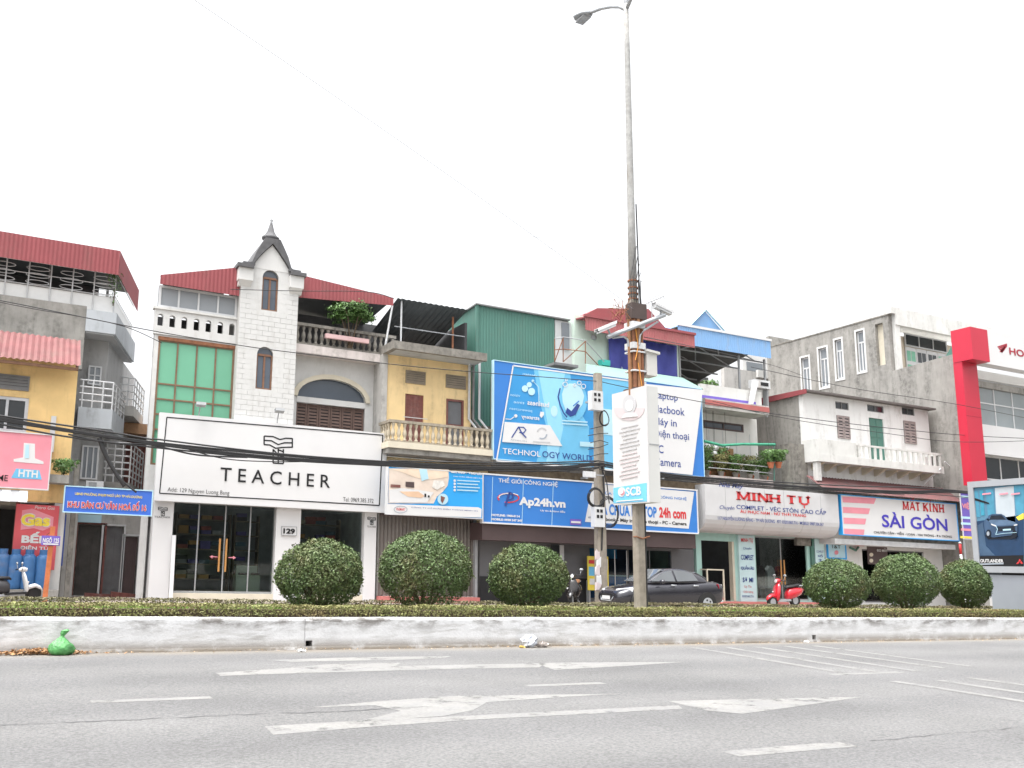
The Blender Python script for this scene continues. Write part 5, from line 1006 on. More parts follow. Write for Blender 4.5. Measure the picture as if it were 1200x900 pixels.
for tx_, a_, b_, c_, d_ in (('Laptop', 766, 459, 793.3, 472.5), ('Macbook', 764, 474, 801.2, 487.5), ('Máy in', 764.5, 489, 792, 503), ('Điện thoại', 765.5, 503, 806.5, 518.3), ('PC', 766, 521, 776.5, 531.5), ('Camera', 766, 536, 797, 548)): txt(s, tx_, (a_, b_), (c_, d_), YU, NAVY, .008, 9)
for u in (600, 690, 800): p = at(u, 480, YU); part(s, 'bracket', METAL_G, MB().box(p[0], p[0]+.08, YU+.145, YF+.095, p[2], p[2]+.08))
# mint canopy sheet over the billboard
mc = rc(687, 428, 824, 454, YU+.3); mc = (mc[0], mc[1], at(690, 437.5, YU+.3)[2], 0); zc_ = at(692, 427, YU+1.1)[2]
part(F, 'canopy_sheet', M('mint_sheet', (.19,.30,.26), .6, .06, 1), MB().hexa([(mc[0],YU+.3,mc[2]-.02),(mc[1],YU+.3,mc[2]-.02),(mc[1]-.4,YU+1.1,zc_-.04),(mc[0]+.5,YU+1.1,zc_-.04),(mc[0],YU+.3,mc[2]+.02),(mc[1],YU+.3,mc[2]+.02),(mc[1]-.4,YU+1.1,zc_),(mc[0]+.5,YU+1.1,zc_)]))

# ---- G: pale green roof house with red roof and blue tarpaulin
YGH = 31.0
Gh = thing('pale_green_roof_house', 'pale green rooftop house with red sheet roof and blue tarpaulin', 'house', (23, YGH, 7))
k0 = at(673, 380, YGH); k1 = at(812, 400, YGH); kz0 = at(690, 440, YGH)[2]-1.2; kz1 = at(690, 380, YGH)[2]+.3
part(Gh, 'wall', LMINT, MB().box(k0[0], at(795,420,YGH)[0], YGH, YGH+3, kz0, kz1))
tp = rc(713, 392, 795, 447, YGH-.15); rings = []
for r_ in range(5):
    q = r_/4; rings.append([(tp[0]+(tp[1]-tp[0])*i/24, YGH-.12-.05*math.sin(i*1.7+q*2)-.12*q*math.sin(i*.9), tp[3]+(tp[2]-tp[3])*q) for i in range(25)])
vs = [p for r_ in rings for p in r_]; part(Gh, 'tarpaulin', TARP, MB().add(vs, [(r_*25+i, r_*25+i+1, (r_+1)*25+i+1, (r_+1)*25+i) for r_ in range(4) for i in range(24)]), True, False)
yr = YGH-.7
ra, rb, rc_, rd = at(685.5, 370.5, yr), at(813.5, 388, yr), at(809.5, 404.5, yr), at(685.5, 386.5, yr)
part(Gh, 'roof_fascia', PINKTIN, MB().corr((ra[0], yr, rd[2]), (rb[0], yr, rd[2]), (rb[0], yr, ra[2]), (ra[0], yr, ra[2]), .12, .008))
part(Gh, 'roof_edge', REDTIN, MB().box(ra[0]-.05, rb[0]+.05, yr-.06, yr+.03, ra[2]-.02, ra[2]+.08))
part(Gh, 'roof_sheet', REDTIN, MB().hexa([(ra[0],yr+.04,ra[2]-.05),(rb[0],yr+.04,ra[2]-.05),(rb[0],YGH+3,ra[2]+.35),(ra[0],YGH+3,ra[2]+.35),(ra[0],yr+.04,ra[2]),(rb[0],yr+.04,ra[2]),(rb[0],YGH+3,ra[2]+.4),(ra[0],YGH+3,ra[2]+.4)]))
b2 = YGH+3.2; g2 = [at(u, v, b2) for u, v in ((668, 378), (700, 361), (760, 362), (800, 385))]; part(Gh, 'rear_gable', REDTIN, MB().prism([(g2[0][0], g2[0][2]-.3), (g2[0][0], g2[0][2]), (g2[1][0], g2[1][2]), (g2[2][0], g2[2][2]), (g2[3][0], g2[0][2]-.3)], 'y', b2, b2+3))
cw = rc(702, 422, 712, 427, YGH-.1); part(Gh, 'green_crate', M('teal_plastic', (.05,.5,.42), .5), MB().box(cw[0], cw[1], YGH-.3, YGH-.02, cw[2]-.1, cw[3]))
p = at(695, 396, YGH); part(Gh, 'wall_vent', METAL_G, MB().lathe(p[0], YGH-.06, [(.1,p[2]-.08),(.12,p[2]),(.1,p[2]+.08)], 10))

# ---- H: house with blue roof, planted balcony, tailor's shop below
YHH = 30.0
Hh = thing('blue_roof_house', 'house with blue sheet roof, red edged slab and planted balcony over tailor shop', 'house', (27, YHH, .03))
yb = 31.2
ba, bb_, bz0 = at(794, 381, yb), at(902, 389.5, yb), at(800, 403, yb)[2]
part(Hh, 'roof_fascia', BLUETIN, MB().corr((ba[0], yb, bz0), (bb_[0], yb, bz0), (bb_[0], yb, ba[2]), (ba[0], yb, ba[2]), .12, .008))
part(Hh, 'roof_edge', SIGNWHITE, MB().box(ba[0]-.05, bb_[0]+.05, yb-.05, yb+.04, ba[2], ba[2]+.1))
gb_ = [at(u, v, yb+2) for u, v in ((797, 380), (826, 364.5), (862, 381))]
part(Hh, 'roof_gable', BLUETIN, MB().prism([(gb_[0][0]-.2, ba[2]-.1), (gb_[1][0], gb_[1][2]), (gb_[2][0]+.2, ba[2]-.1)], 'y', yb+2, yb+5)); part(Hh, 'gable_trim', PALEB, MB().tube([(gb_[0][0]-.25, yb+1.95, ba[2]), (gb_[1][0], yb+1.95, gb_[1][2]+.05), (gb_[2][0]+.25, yb+1.95, ba[2])], .05, 5))
part(Hh, 'roof_sheet', DARKTIN, MB().hexa([(ba[0],yb+.05,ba[2]-.1),(bb_[0],yb+.05,ba[2]-.1),(bb_[0]+1.5,yb+7,ba[2]-.5),(ba[0],yb+7,ba[2]-.1),(ba[0],yb+.05,ba[2]-.04),(bb_[0],yb+.05,ba[2]-.04),(bb_[0]+1.5,yb+7,ba[2]-.44),(ba[0],yb+7,ba[2]-.04)]))
for k in range(4):
    y_ = yb+.5+k*1.6; mt_ = (ba[0]+bb_[0])/2; part(Hh, 'truss', METAL_G, MB().tube([(ba[0], y_, bz0-.1), (bb_[0], y_, bz0-.1)], .04, 5).tube([(ba[0]+.5, y_, bz0-.1), (mt_, y_, ba[2]-.1), (bb_[0]-.5, y_, bz0-.1)], .03, 5).tube([(mt_, y_, ba[2]-.1), (mt_, y_, bz0-.1)], .03, 5))
zh1 = at(826, 466, YHH-.6)[2]; zh0 = at(826, 477, YHH-.6)[2]; hx1 = at(901, 473, YHH-.6)[0]; hx0 = at(815, 470, YHH)[0]
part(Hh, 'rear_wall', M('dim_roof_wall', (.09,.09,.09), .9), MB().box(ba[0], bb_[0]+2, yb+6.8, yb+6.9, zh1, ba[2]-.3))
for x in (ba[0]+.3, (ba[0]+bb_[0])/2+1, bb_[0]-.1): part(Hh, 'roof_post', METAL_G, MB().box(x-.04, x+.04, yb+.3, yb+.38, zh1, bz0))
part(Hh, 'slab_edge', M('dull_red_edge', (.42,.13,.12), .7, .1), MB().box(hx0, hx1, YHH-.62, YHH-.605, zh0+.12, zh1-.06)); part(Hh, 'roof_slab', CONC_L, MB().box(hx0, hx1-.01, YHH-.6, YHH+7.8, zh0, zh1))
pr = rc(812, 441, 892, 466, YHH-.35); part(Hh, 'parapet', WHITE_OLD, MB().box(hx0, at(892,460,YHH-.35)[0], YHH-.35, YHH-.2, zh1+.002, pr[3]-.25)); part(Hh, 'parapet_stripe', PURP, MB().box(hx0, at(885,460,YHH-.35)[0], YHH-.365, YHH-.355, zh1+.02, zh1+.16))
bn = rc(879, 447, 892, 466, YHH-.55); part(Hh, 'white_banner', SIGNWHITE, MB().hexa([(bn[0]-.1,YHH-.55,zh1+.01),(bn[0]+.12,YHH-.55,zh1+.01),(bn[0]+.12,YHH-.5,zh1+.01),(bn[0]-.1,YHH-.5,zh1+.01),(bn[1]-.3,YHH-.45,bn[3]+.1),(bn[1],YHH-.45,bn[3]+.1),(bn[1],YHH-.4,bn[3]+.1),(bn[1]-.3,YHH-.4,bn[3]+.1)]))
acb = rc(884, 444, 903, 456, YHH+.8); t = thing('air_conditioner', 'white air conditioner box on the roof slab beside the concrete wall', 'air conditioner', (acb[0]+.4, YHH+.8, zh1)); part(t, 'case', METAL_W, MB().box(acb[0], acb[1], YHH+.8, YHH+1.2, acb[2], acb[3])); part(t, 'grille', BLACKP, MB().box(acb[0]+.35, acb[1]-.12, YHH+.785, YHH+.798, acb[2]+.1, acb[3]-.1)); part(t, 'foot', METAL_G, MB().box(acb[0]+.1, acb[0]+.15, YHH+.85, YHH+1.15, zh1+.002, acb[2]-.002).box(acb[1]-.15, acb[1]-.1, YHH+.85, YHH+1.15, zh1+.002, acb[2]-.002))
tuft('roof_plant', 'leafy potted plant under the blue roof', (at(829,440,YHH+1)[0], YHH+1, zh1), 420, .75, .55, LEAF2, .16, (.2, TERRA))
hw1 = at(886.5, 490, YHH+.5)[0]; hwn = rc(824, 492, 871.5, 507, YHH+.5); zbal = at(826, 556, YHH-.7)[2]
wall(Hh, 'wall', M('white_panel_wall', (.62,.61,.59), .7, .05, 1.5, (.4,.38,.35), .35, True), hx0, hw1, zbal, zh0-.002, YHH+.5, YHH+.7, [hwn])
win(Hh, hwn, YHH+.5, 2, 1, BROWNF, M('curtained_glass', (.09,.10,.12), .15, .2, .6), .07, rec=.02)
for k in range(5): x = hx0+(hw1-hx0)*k/5+.3; part(Hh, 'panel_joint', GREYP, MB().box(x-.006, x+.006, YHH+.492, YHH+.498, zbal, hwn[2]-.05))
zb0 = at(826, 566, YHH-.7)[2]; bxr = at(906, 560, YHH-.7)[0]
part(Hh, 'balcony_slab', M('pinkish_concrete', (.42,.37,.35), .9, .12, 3, (.12,.11,.1), .6, True), MB().box(hx0, bxr, YHH-.7, YHH+.498, zb0, zbal))
dm = MB().lathe(0, 0, [(.0,0),(.07,.02),(.085,.08),(.06,.13),(.0,.15)], 8).mesh('boss', CONC_D, True, False)
for k in range(13): inst('boss', dm, Hh, (at(829,560,YHH-.7)[0]+k*.24, YHH-.72, zb0+.06))
part(Hh, 'screen_edge', M('green_netting', (.05,.27,.17), .8, .2, 4), MB().tube([at(825,517,YHH-.7), at(846,522,YHH-.7), at(870,520.5,YHH-.7), at(908,521,YHH-.7)], .06, 6)); part(Hh, 'balcony_post', GREENTIN, MB().tube([at(907,521,YHH-.7), (at(907,556,YHH-.7)[0], YHH-.7, zbal)], .03, 5)); part(Hh, 'balcony_rail', METAL_G, MB().tube([(hx0, YHH-.65, zbal+.55), (bxr, YHH-.65, zbal+.55)], .02, 5).tube([(hx0, YHH-.65, zbal+.3), (bxr, YHH-.65, zbal+.3)], .02, 5))
part(Hh, 'balcony_back', M('brown_lattice', (.30,.18,.09), .9, .3, 4), MB().box(hx0, at(860,540,YHH+.3)[0], YHH+.3, YHH+.34, zbal, at(840,524,YHH+.3)[2]))
lp = MB().lathe(0, 0, [(.02,0),(.12,.05),(.15,.14),(.11,.24),(.03,.28)], 10).mesh('lantern', SIGNWHITE, True, False)
for k, (u, v) in enumerate(((829, 528), (838, 529), (851, 528), (837, 536))):
    p = at(u, v, YHH-.1); t = thing('paper_lantern', 'small white round lantern among the balcony plants', 'lantern', (p[0], YHH-.1, p[2]), 'white lanterns on the planted balcony'); inst('lantern', lp, t, (p[0], YHH-.1, p[2])); part(t, 'cord', CABLE, MB().tube([(p[0], YHH-.1, p[2]+.27), (p[0], YHH-.1, zh0)], .008, 4))
desc = ['spiky dark green', 'broad leaved mid green', 'yellow green leafy', 'bushy dark', 'trailing green', 'tall thin']
for k in range(15):
    u = 828+k*5.6; x = at(u, 552, YHH-.35)[0]; m_ = (LEAF2, LEAF, LEAF2, HEDGE)[k % 4]
    o_ = ('first', 'second', 'third', 'fourth', 'fifth', 'sixth', 'seventh', 'eighth', 'ninth', 'tenth', 'eleventh', 'twelfth', 'thirteenth', 'fourteenth', 'last')[k]
    tuft('balcony_plant', '%s potted plant, %s from left on the tailor shop balcony' % (desc[k % 6], o_), (x, YHH-.35+.25*(k % 3), zbal), 420, .55+.5*random.random(), .40, m_, .11, (.13, TERRA if k % 3 else CONC_D), group='potted plants on the balcony')
for k, u in enumerate((903, 912)):
    p = at(u, 540, YHH-.8); t = tuft('hanging_plant', 'green plant in a hanging terracotta pot at the %s of the planted balcony' % ('right corner' if k == 0 else 'far right end'), (p[0], YHH-.8, p[2]-.3), 420, .5, .5, LEAF2, .14, (.14, TERRA))
    part(t, 'cord', CABLE, MB().tube([(p[0], YHH-.8, p[2]-.1), (p[0]-.1, YHH-.7, zh0)], .006, 4))
# tailor's shop
mz = at(825, 625, YHH-.1)[2]; sx0, sx1 = at(816, 650, YHH)[0], at(966, 640, YHH)[0]
hd = rc(822, 632, 860, 700, YHH); hd = (at(822.5,660,YHH)[0], at(861,660,YHH)[0], .2, at(822,633,YHH)[2]); hg = (at(886,660,YHH)[0], at(946,660,YHH)[0], .25, at(886,628,YHH)[2])
wall(Hh, 'shop_front', MINT, sx0, sx1, .03, zb0-.02, YHH, YHH+.2, [hd, hg])
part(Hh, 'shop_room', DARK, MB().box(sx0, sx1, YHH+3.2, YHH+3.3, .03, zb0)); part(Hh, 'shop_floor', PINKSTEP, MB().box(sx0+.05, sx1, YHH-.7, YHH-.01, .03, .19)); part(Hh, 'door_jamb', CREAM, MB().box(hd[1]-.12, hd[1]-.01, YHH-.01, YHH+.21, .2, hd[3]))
shopfront(Hh, [hg[0], (hg[0]+hg[1])/2, hg[1]], hg[2], hg[3], YHH+.06, METAL_G, ((hg[0]+hg[1])/2-.08, (hg[0]+hg[1])/2+.1))
part(Hh, 'lamp_strip', SIGNWHITE, MB().box(hg[0]-.1, hg[1], YHH-.16, YHH-.02, hg[3]+.02, hg[3]+.14))
bcol = rc(867, 628, 886, 708, YHH-.12); part(Hh, 'shop_pillar', M('pale_mint_board', (.53,.71,.73), .6, .05), MB().box(at(866.5,660,YHH-.12)[0], at(885,660,YHH-.12)[0], YHH-.12, YHH-.003, .03, mz)); part(Hh, 'pillar_side', GREENTIN, MB().box(at(951,650,YHH-.1)[0], at(954.5,650,YHH-.1)[0], YHH-.1, YHH-.003, .03, mz)); part(Hh, 'shop_pillar', M('pale_mint_board', (.53,.71,.73), .6, .05), MB().box(at(955.5,650,YHH-.1)[0], at(966,650,YHH-.1)[0], YHH-.1, YHH-.003, .03, mz))
yp = YHH-.12
txt(Hh, 'MINH TỰ', (868, 629.5), (882.5, 637), yp, REDP, .02); txt(Hh, 'Chuyên', (870.5, 641), (880.5, 645), yp, NAVY, 0); txt(Hh, 'COMPLET', (868, 650), (883, 656.5), yp, NAVY, .02); txt(Hh, 'QUẦN ÂU', (868, 662), (883.5, 668.5), yp, NAVY, .03); txt(Hh, 'SƠ MI', (870, 676), (882.5, 682.5), yp, NAVY, .03); txt(Hh, 'Uy Tín', (872, 686), (880.5, 689.5), yp, REDP, 0); txt(Hh, 'Chất lượng', (871, 691.5), (882.5, 695.5), yp, REDP, 0); txt(Hh, '03203.865.716', (869.5, 697.5), (883, 700), yp, NAVY, .01)
txt(Hh, 'COMPLET', (956.5, 645), (965, 648), YHH-.1, NAVY, 0); txt(Hh, 'SỐ', (958, 649.5), (964, 653), YHH-.1, NAVY, .03); txt(Hh, '2', (959, 655), (963, 658), YHH-.1, NAVY, .03)
for k in range(5):   # garments inside
    x = hg[0]+.35+k*.55; t = thing('hanging_suit', ('charcoal','grey','dark brown','white','wine red')[k]+' jacket on a stand inside the tailor shop window', 'garment', (x, YHH+1.4, .25), 'garments in the tailor shop')
    m_ = (CHAR, M('grey_cloth', (.3,.31,.33), .9), BROWNF, M('white_cloth', (.55,.55,.54), .9), M('wine_cloth', (.2,.05,.06), .9))[k]
    part(t, 'jacket', m_, MB().loft([[(x+sx_*w_/2, YHH+1.4+sy_*.1, z) for sx_, sy_ in ((-1,-1),(1,-1),(1,1),(-1,1))] for w_, z in ((.42,.7),(.4,1.1),(.46,1.45),(.2,1.6),(.1,1.66))])); part(t, 'stand', METAL_G, MB().tube([(x, YHH+1.4, .03), (x, YHH+1.4, .75)], .02, 5))
tb = rc(822.5, 668, 844, 700, YHH-.2); t = thing('glass_counter', 'small wooden glass counter in the tailor shop doorway', 'counter', (tb[0]+.3, YHH-.2, .19)); part(t, 'frame', CREAM, MB().box(tb[0], tb[0]+.05, YHH-.5, YHH-.45, .19, tb[3]).box(tb[1]-.05, tb[1], YHH-.5, YHH-.45, .19, tb[3]).box(tb[0], tb[1], YHH-.5, YHH-.1, tb[3]+.002, tb[3]+.05).box(tb[0]+.05, tb[1]-.05, YHH-.5, YHH-.1, .6, .64)); part(t, 'stock', SIGNWHITE, MB().box(tb[0]+.1, tb[0]+.35, YHH-.45, YHH-.2, .645, .95).box(tb[0]+.4, tb[1]-.1, YHH-.45, YHH-.2, .645, .85))
# curved white tailor sign
yf = YHH-1.2
z1_, z0_ = at(826, 567, yf)[2], at(822, 606, yf)[2]; zlow = at(822, 624, YHH-.3)[2]; mx0, mx1 = at(826, 580, yf)[0], at(983, 600, yf)[0]
s = thing('shop_sign', 'curved white sign reading MINH TỰ in red serif letters', 'sign', ((mx0+mx1)/2, YHH-.6, zlow))
prof = [(YHH-.25, z1_), (yf, z1_), (yf, z0_+.1)]+[(yf+.75*(1-math.cos(R(a_))), z0_+.1-(z0_+.1-zlow)*math.sin(R(a_))) for a_ in (15,30,45,60,75,90)]+[(YHH-.25, zlow)]
nseg = 7
for k in range(nseg): part(s, 'panel', M('satin_white_panel', (.58,.58,.59), .35, .03), MB().prism(prof, 'x', mx0+(mx1-mx0)*k/nseg+.006, mx0+(mx1-mx0)*(k+1)/nseg-.006))
part(s, 'spine', GREYP, MB().prism([(y_+.02 if y_ < YHH-.3 else y_, min(z_, z1_-.02)+.0) for y_, z_ in prof], 'x', mx0+.01, mx1-.01) if False else MB().box(mx0+.01, mx1-.01, YHH-.245, YHH-.005, zlow+.1, z1_-.1))
txt(s, 'Nhà May', (842, 564.5), (871, 574.5), yf, NAVY, .01, 2, skew=.3)
serif(s, [('M',0,1.15),('I',1.55,.3),('N',2.25,.95),('H',3.6,.9),('T',5.45,1.05),('U',7.0,.95),("'",7.75,.5),('.',7.1,.7)], (862, 574), (950, 596), yf, REDP)
txt(s, 'Chuyên', (843, 592), (860.5, 599), yf, NAVY, 0, 2, skew=.3); txt(s, 'COMPLET - VÉC STÔN CAO CẤP', (862.5, 588.5), (968, 603.5), yf, NAVY, .01); txt(s, 'ÂU PHỤC NAM - NỮ THỜI TRANG', (867, 596.5), (944.5, 607), yf, REDP, .02)
txt(s, '117 NGUYỄN LƯƠNG BẰNG - TP HẢI DƯƠNG - ĐT: 03203.865.716 - MOBILE: 0987.336.367', (841, 603), (965, 616.5), yf, NAVY, .01)

# ---- I: old white house with balcony, eyewear shop below
YI = 30.0
I = thing('old_white_house', 'old whitewashed house with green door and small concrete balcony', 'house', (34, YI, .03))
ix0, ix1 = at(941, 470, YI)[0], at(1087, 480, YI)[0]; iz1 = at(942, 460, YI)[2]; izb = at(959, 531, YI-.9)[2]
iv = [rc(978.7,470,995,481,YI), rc(1016,473.5,1036,484.5,YI), rc(1056.5,476.7,1072,487.5,YI)]; ish = [rc(980,486.5,996.5,515,YI), rc(1058,492.7,1074,521,YI)]; idr = rc(1018,489,1038,535,YI); idr = (idr[0], idr[1], izb, idr[3])
wall(I, 'wall', M('whitewash', (.70,.70,.69), .85, .04, 1.5, (.33,.31,.28), .4, True), ix0, ix1, izb-1.2, iz1, YI, YI+.25, [idr]+iv)
for v_ in iv: win(I, v_, YI, 2, 1, GREYTIN, DKGLASS, .04)
for v_ in ish: shutter(I, v_, YI, M('grey_brown_shutter', (.30,.25,.24), .7, .15, 5), 2, slat=.14)
d_ = part(I, 'door', GREENTIN, MB().box(idr[0], idr[1], YI+.06, YI+.1, idr[2], idr[3])); 
for k in range(4): z = idr[2]+.3+k*.45; part(d_, 'door_panel', GREENTIN, MB().box(idr[0]+.1, (idr[0]+idr[1])/2-.04, YI+.04, YI+.06, z, z+.36).box((idr[0]+idr[1])/2+.04, idr[1]-.1, YI+.04, YI+.06, z, z+.36))
part(I, 'roof', M('dark_roof_edge', (.13,.115,.11), .85, .25, 3), MB().box(ix0-.05, ix1+.15, YI-.35, YI+6, iz1+.002, iz1+.08)); part(I, 'side_wall', CONC, MB().box(ix0, ix0+.2, YI+.26, 38, .03, iz1)); part(I, 'side_roof_edge', REDTIN, MB().prism([(YI-.3, iz1+.1), (YI+4.2, iz1+.1), (YI+4.2, iz1-.22), (YI-.3, iz1-.1)], 'x', ix0-.12, ix0-.055))
part(I, 'front_pier', CONC_D, MB().box(ix0-.9, ix0-.05, YI-.1, YI+.6, mz-.3, at(930,520,YI)[2]))
bI = [at(959, 531, YI-.9), at(1106, 547, YI-.9)]; zs0 = at(959, 540, YI-.9)[2]
part(I, 'balcony_slab', WHITE_OLD, MB().box(bI[0][0], bI[1][0], YI-.9, YI-.003, zs0, bI[0][2]))
zr = at(959, 514, YI-.9)[2]; xm = at(1004, 525, YI-.9)[0]
part(I, 'balcony_wall', WHITE_OLD, MB().box(bI[0][0], xm, YI-.88, YI-.75, bI[0][2]+.002, zr).box(bI[0][0], bI[0][0]+.13, YI-.75, YI-.003, bI[0][2]+.002, zr))
br = part(I, 'balcony_rail', WHITE_OLD, MB().box(xm+.002, bI[1][0]-.05, YI-.88, YI-.78, zr-.1, zr-.02).box(bI[1][0]-.15, bI[1][0]-.05, YI-.77, YI-.003, zr-.1, zr-.02)); me_p = MB().box(-.045, .045, -.04, .04, 0, zr-.1-bI[0][2]-.004).mesh('rail_post', WHITE_OLD)
for k in range(16): inst('rail_post', me_p, br, (xm+.15+k*(bI[1][0]-xm-.3)/15, YI-.83, bI[0][2]+.003))
bm2 = MB().prism([(YI-.75, zs0-.002), (YI-.003, zs0-.002), (YI-.003, zs0-.3), (YI-.2, zs0-.25)], 'x', -.05, .05).mesh('bracket', CREAM)
for k in range(10): inst('bracket', bm2, I, (bI[0][0]+.5+k*(bI[1][0]-bI[0][0]-1)/9, 0, 0)).location.z += 0
part(I, 'lower_wall', WHITE_OLD, MB().box(ix0, ix1, YI+.002, YI+.2, at(945,565,YI)[2]-1, izb-1.202)); px_ = at(957,550,YI-.7)[0]; part(I, 'balcony_column', WHITE_OLD, MB().box(px_, px_+.22, YI-.75, YI-.5, at(957,563,YI-.7)[2], zs0-.003))
av = [at(944, 557, YI-.3), at(1104, 572, YI-.3)]; ae = at(960, 574, YI-1.4)[2]
part(I, 'red_awning', M('dull_dark_red_sheet', (.13,.055,.055), .8, .2, 2, (.1,.09,.085), .6), MB().corr((av[0][0], YI-1.4, ae), (av[1][0]+.4, YI-1.4, ae), (av[1][0]+.4, YI-.25, av[0][2]), (av[0][0], YI-.25, av[0][2]), .18, .02))
part(I, 'strut', METAL_W, MB().tube([at(1103, 549, YI-.95), at(1082, 568, YI-.3)], .035, 6))
part(I, 'drain_pipe', METAL_W, MB().tube([at(1107, 541, YI-.7), at(1120, 553, YI-.75), at(1129, 572, YI-.7)], .03, 6))
# eyewear shop
ys = YI-1.2
s = board('shop_sign', 'white eyewear sign reading MẮT KÍNH SÀI GÒN with pink bars', (985, 580), (1123.5, 633.5), ys, .2, SIGNWHITE, BLUE2, .035); P_ = ('y', ys)
for q in ([(987,581.8),(1026.6,583.8),(1024,590.6),(987.6,588.6)], [(987.6,594),(1019.6,595.8),(1017.6,602.6),(988,601)], [(988.4,606.6),(1015,607.8),(1013.6,614.6),(989,613.6)], [(989,619.4),(1013,620.6),(1012,627.4),(989.6,626.4)]): poly(s, 'pink_bar', q, P_, PINKP)
serif(s, [('M',0,1.1),('A',1.6,1.1),('^',1.65,.9),('T',3.0,1.0),('K',5.0,1.0),('I',6.5,.2),('`',6.4,.6),('N',7.4,.95),('H',9.0,.9)], (1056.5, 582), (1106.8, 602), ys, REDP)
txt(s, 'SÀI GÒN', (1032.4, 599), (1110.5, 622.5), ys, M('violet_blue_print', (.06,.045,.42), .45), .02); txt(s, 'CHUYÊN CẬN - VIỄN - LOẠN - HAI TRÒNG - ĐA TRÒNG', (1023.5, 621), (1115.3, 631), ys, BLACK, .02)
zso = at(990, 634, ys)[2]
part(I, 'sign_soffit', M('sign_soffit_white', (.6,.6,.6), .6), MB().box(at(968,630,YI-.5)[0], at(1124,635,ys)[0], ys+.22, YI, zso-.12, zso+.1)); part(s, 'bracket', METAL_G, MB().box(at(1050,590,ys)[0], at(1050,590,ys)[0]+.08, ys+.205, YI, at(1050,590,ys)[2], at(1050,590,ys)[2]+.08))
hI = (at(1011,660,YI)[0], at(1083,660,YI)[0], .2, zso-.25)
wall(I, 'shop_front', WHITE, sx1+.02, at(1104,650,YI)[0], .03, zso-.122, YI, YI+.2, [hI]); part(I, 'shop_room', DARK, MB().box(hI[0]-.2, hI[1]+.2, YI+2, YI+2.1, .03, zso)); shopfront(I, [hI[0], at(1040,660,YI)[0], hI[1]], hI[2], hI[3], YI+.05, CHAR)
q = board('framed_poster', 'pale poster with blue patterned frame beside the eyewear shop door', (970, 635), (991, 654), YI-.06, .05, PALEB, BLUE2, .06); txt(q, '1&T', (975, 638.5), (985, 643), YI-.06, BLACK, .0, 2); poly(q, 'poster_print', ell(980, 647.5, 2.4, 2.6, 10), ('y', YI-.06), PINKP, 2)
q = board('brown_poster', 'dark brown eye test poster inside the eyewear shop window', (1016, 639), (1041, 662), YI-.02, .03, BROWNF); txt(q, 'ĐO MẮT', (1027, 642), (1040, 647), YI-.02, SIGNWHITE, .03); 
for v in (650, 657): poly(q, 'coin', ell(1021, v, 2.3, 2.3, 12), ('y', YI-.02), CREAM)
t = thing('red_lamp_box', 'small red lamp box with green bracket on the eyewear shop front', 'lamp', (at(1008,640,YI-.2)[0], YI-.2, at(1008,640,YI-.2)[2])); r_ = rc(1005, 636, 1012, 640, YI-.25); part(t, 'box', REDALU, MB().box(r_[0], r_[1], YI-.3, YI-.003, r_[2], r_[3])); part(t, 'bracket', GREENTIN, MB().tube([at(996,641.5,YI-.1), at(1003,645,YI-.1), at(1006,641,YI-.1)], .05, 6))
q = board('shop_sign', 'narrow purple and blue sign between the eyewear sign and light box', (1125, 577.8), (1140, 632), 27.95, .03, PURP, METAL_W, .02); P_ = ('y', 27.95)
txt(q, 'VIỆT', (1126.5, 588), (1139.5, 598), 27.95, PINKP, .05); 
for v, m_ in ((579.5, PALEB), (604, PALEB), (611, PALEB), (618, PINKP)): poly(q, 'print_line', quadpx(1126, v+1, 1139.3, v+4.5, .06), P_, m_, 2)
poly(q, 'footer', quadpx(1125.3, 628, 1139.7, 631.5, .06), P_, YELP, 1); part(q, 'post', METAL_G, MB().box(at(1130,640,28)[0], at(1130,640,28)[0]+.06, 27.982, 28.04, .03, at(1130,580,28)[2]))
gd = rc(1107, 641, 1117.5, 690, YI); part(I, 'green_door', M('bright_green_door', (.06,.32,.13), .6), MB().box(gd[0]+.01, gd[1], YI+.05, YI+.1, .03, gd[3]))

# ---- tall bare concrete building (its long side faces left)
X0 = 38.5
Kb = thing('concrete_building', 'tall bare concrete building with windowed side wall and cream top loggia', 'building', (X0, 34, .03))
zl_ = onx(1045, 435, X0); zt_b = onx(936, 416, X0); zt_f = onx(1040, 368, X0); yfr = zt_f[1]
swin = [((938.7,420),(950,458)), ((959,409),(971.5,452.7)), ((978,399),(989,443)), ((1003,389),(1015,434.5))]
hol = []
for (a_, b_) in swin:
    p, q2 = onx(*a_, X0), onx(*b_, X0); hol.append((q2[1], p[1], q2[2], p[2]))
nic = (onx(1038,428.7,X0)[1], onx(1025,379,X0)[1], onx(1030,428.7,X0)[2], onx(1030,379,X0)[2])
mb = MB(); yb_ = onx(903, 420, X0)[1]; ztop = zt_f[2]-.06
tmp = wallmb(MB(), yfr, yb_, .03, ztop, X0, X0+.3, hol+[nic]); mb.add([(v[1], v[0], v[2]) for v in tmp.v], tmp.f)
yfront = 28.0; zlow_f = onx(1112, 414, X0)[2]-.05; zlow_b = zl_[2]
mb.prism([(yfront, .03), (yfr-.002, .03), (yfr-.002, zlow_b), (yfront, zlow_f)], 'x', X0, X0+.25)
part(Kb, 'side_wall', CONC, mb)
part(Kb, 'niche_back', CREAM, MB().box(X0+.2, X0+.25, nic[0], nic[1], nic[2], nic[3])); part(Kb, 'wall_top', CONC_D, MB().box(X0-.03, X0+.33, yfr, yb_, ztop+.002, ztop+.06))
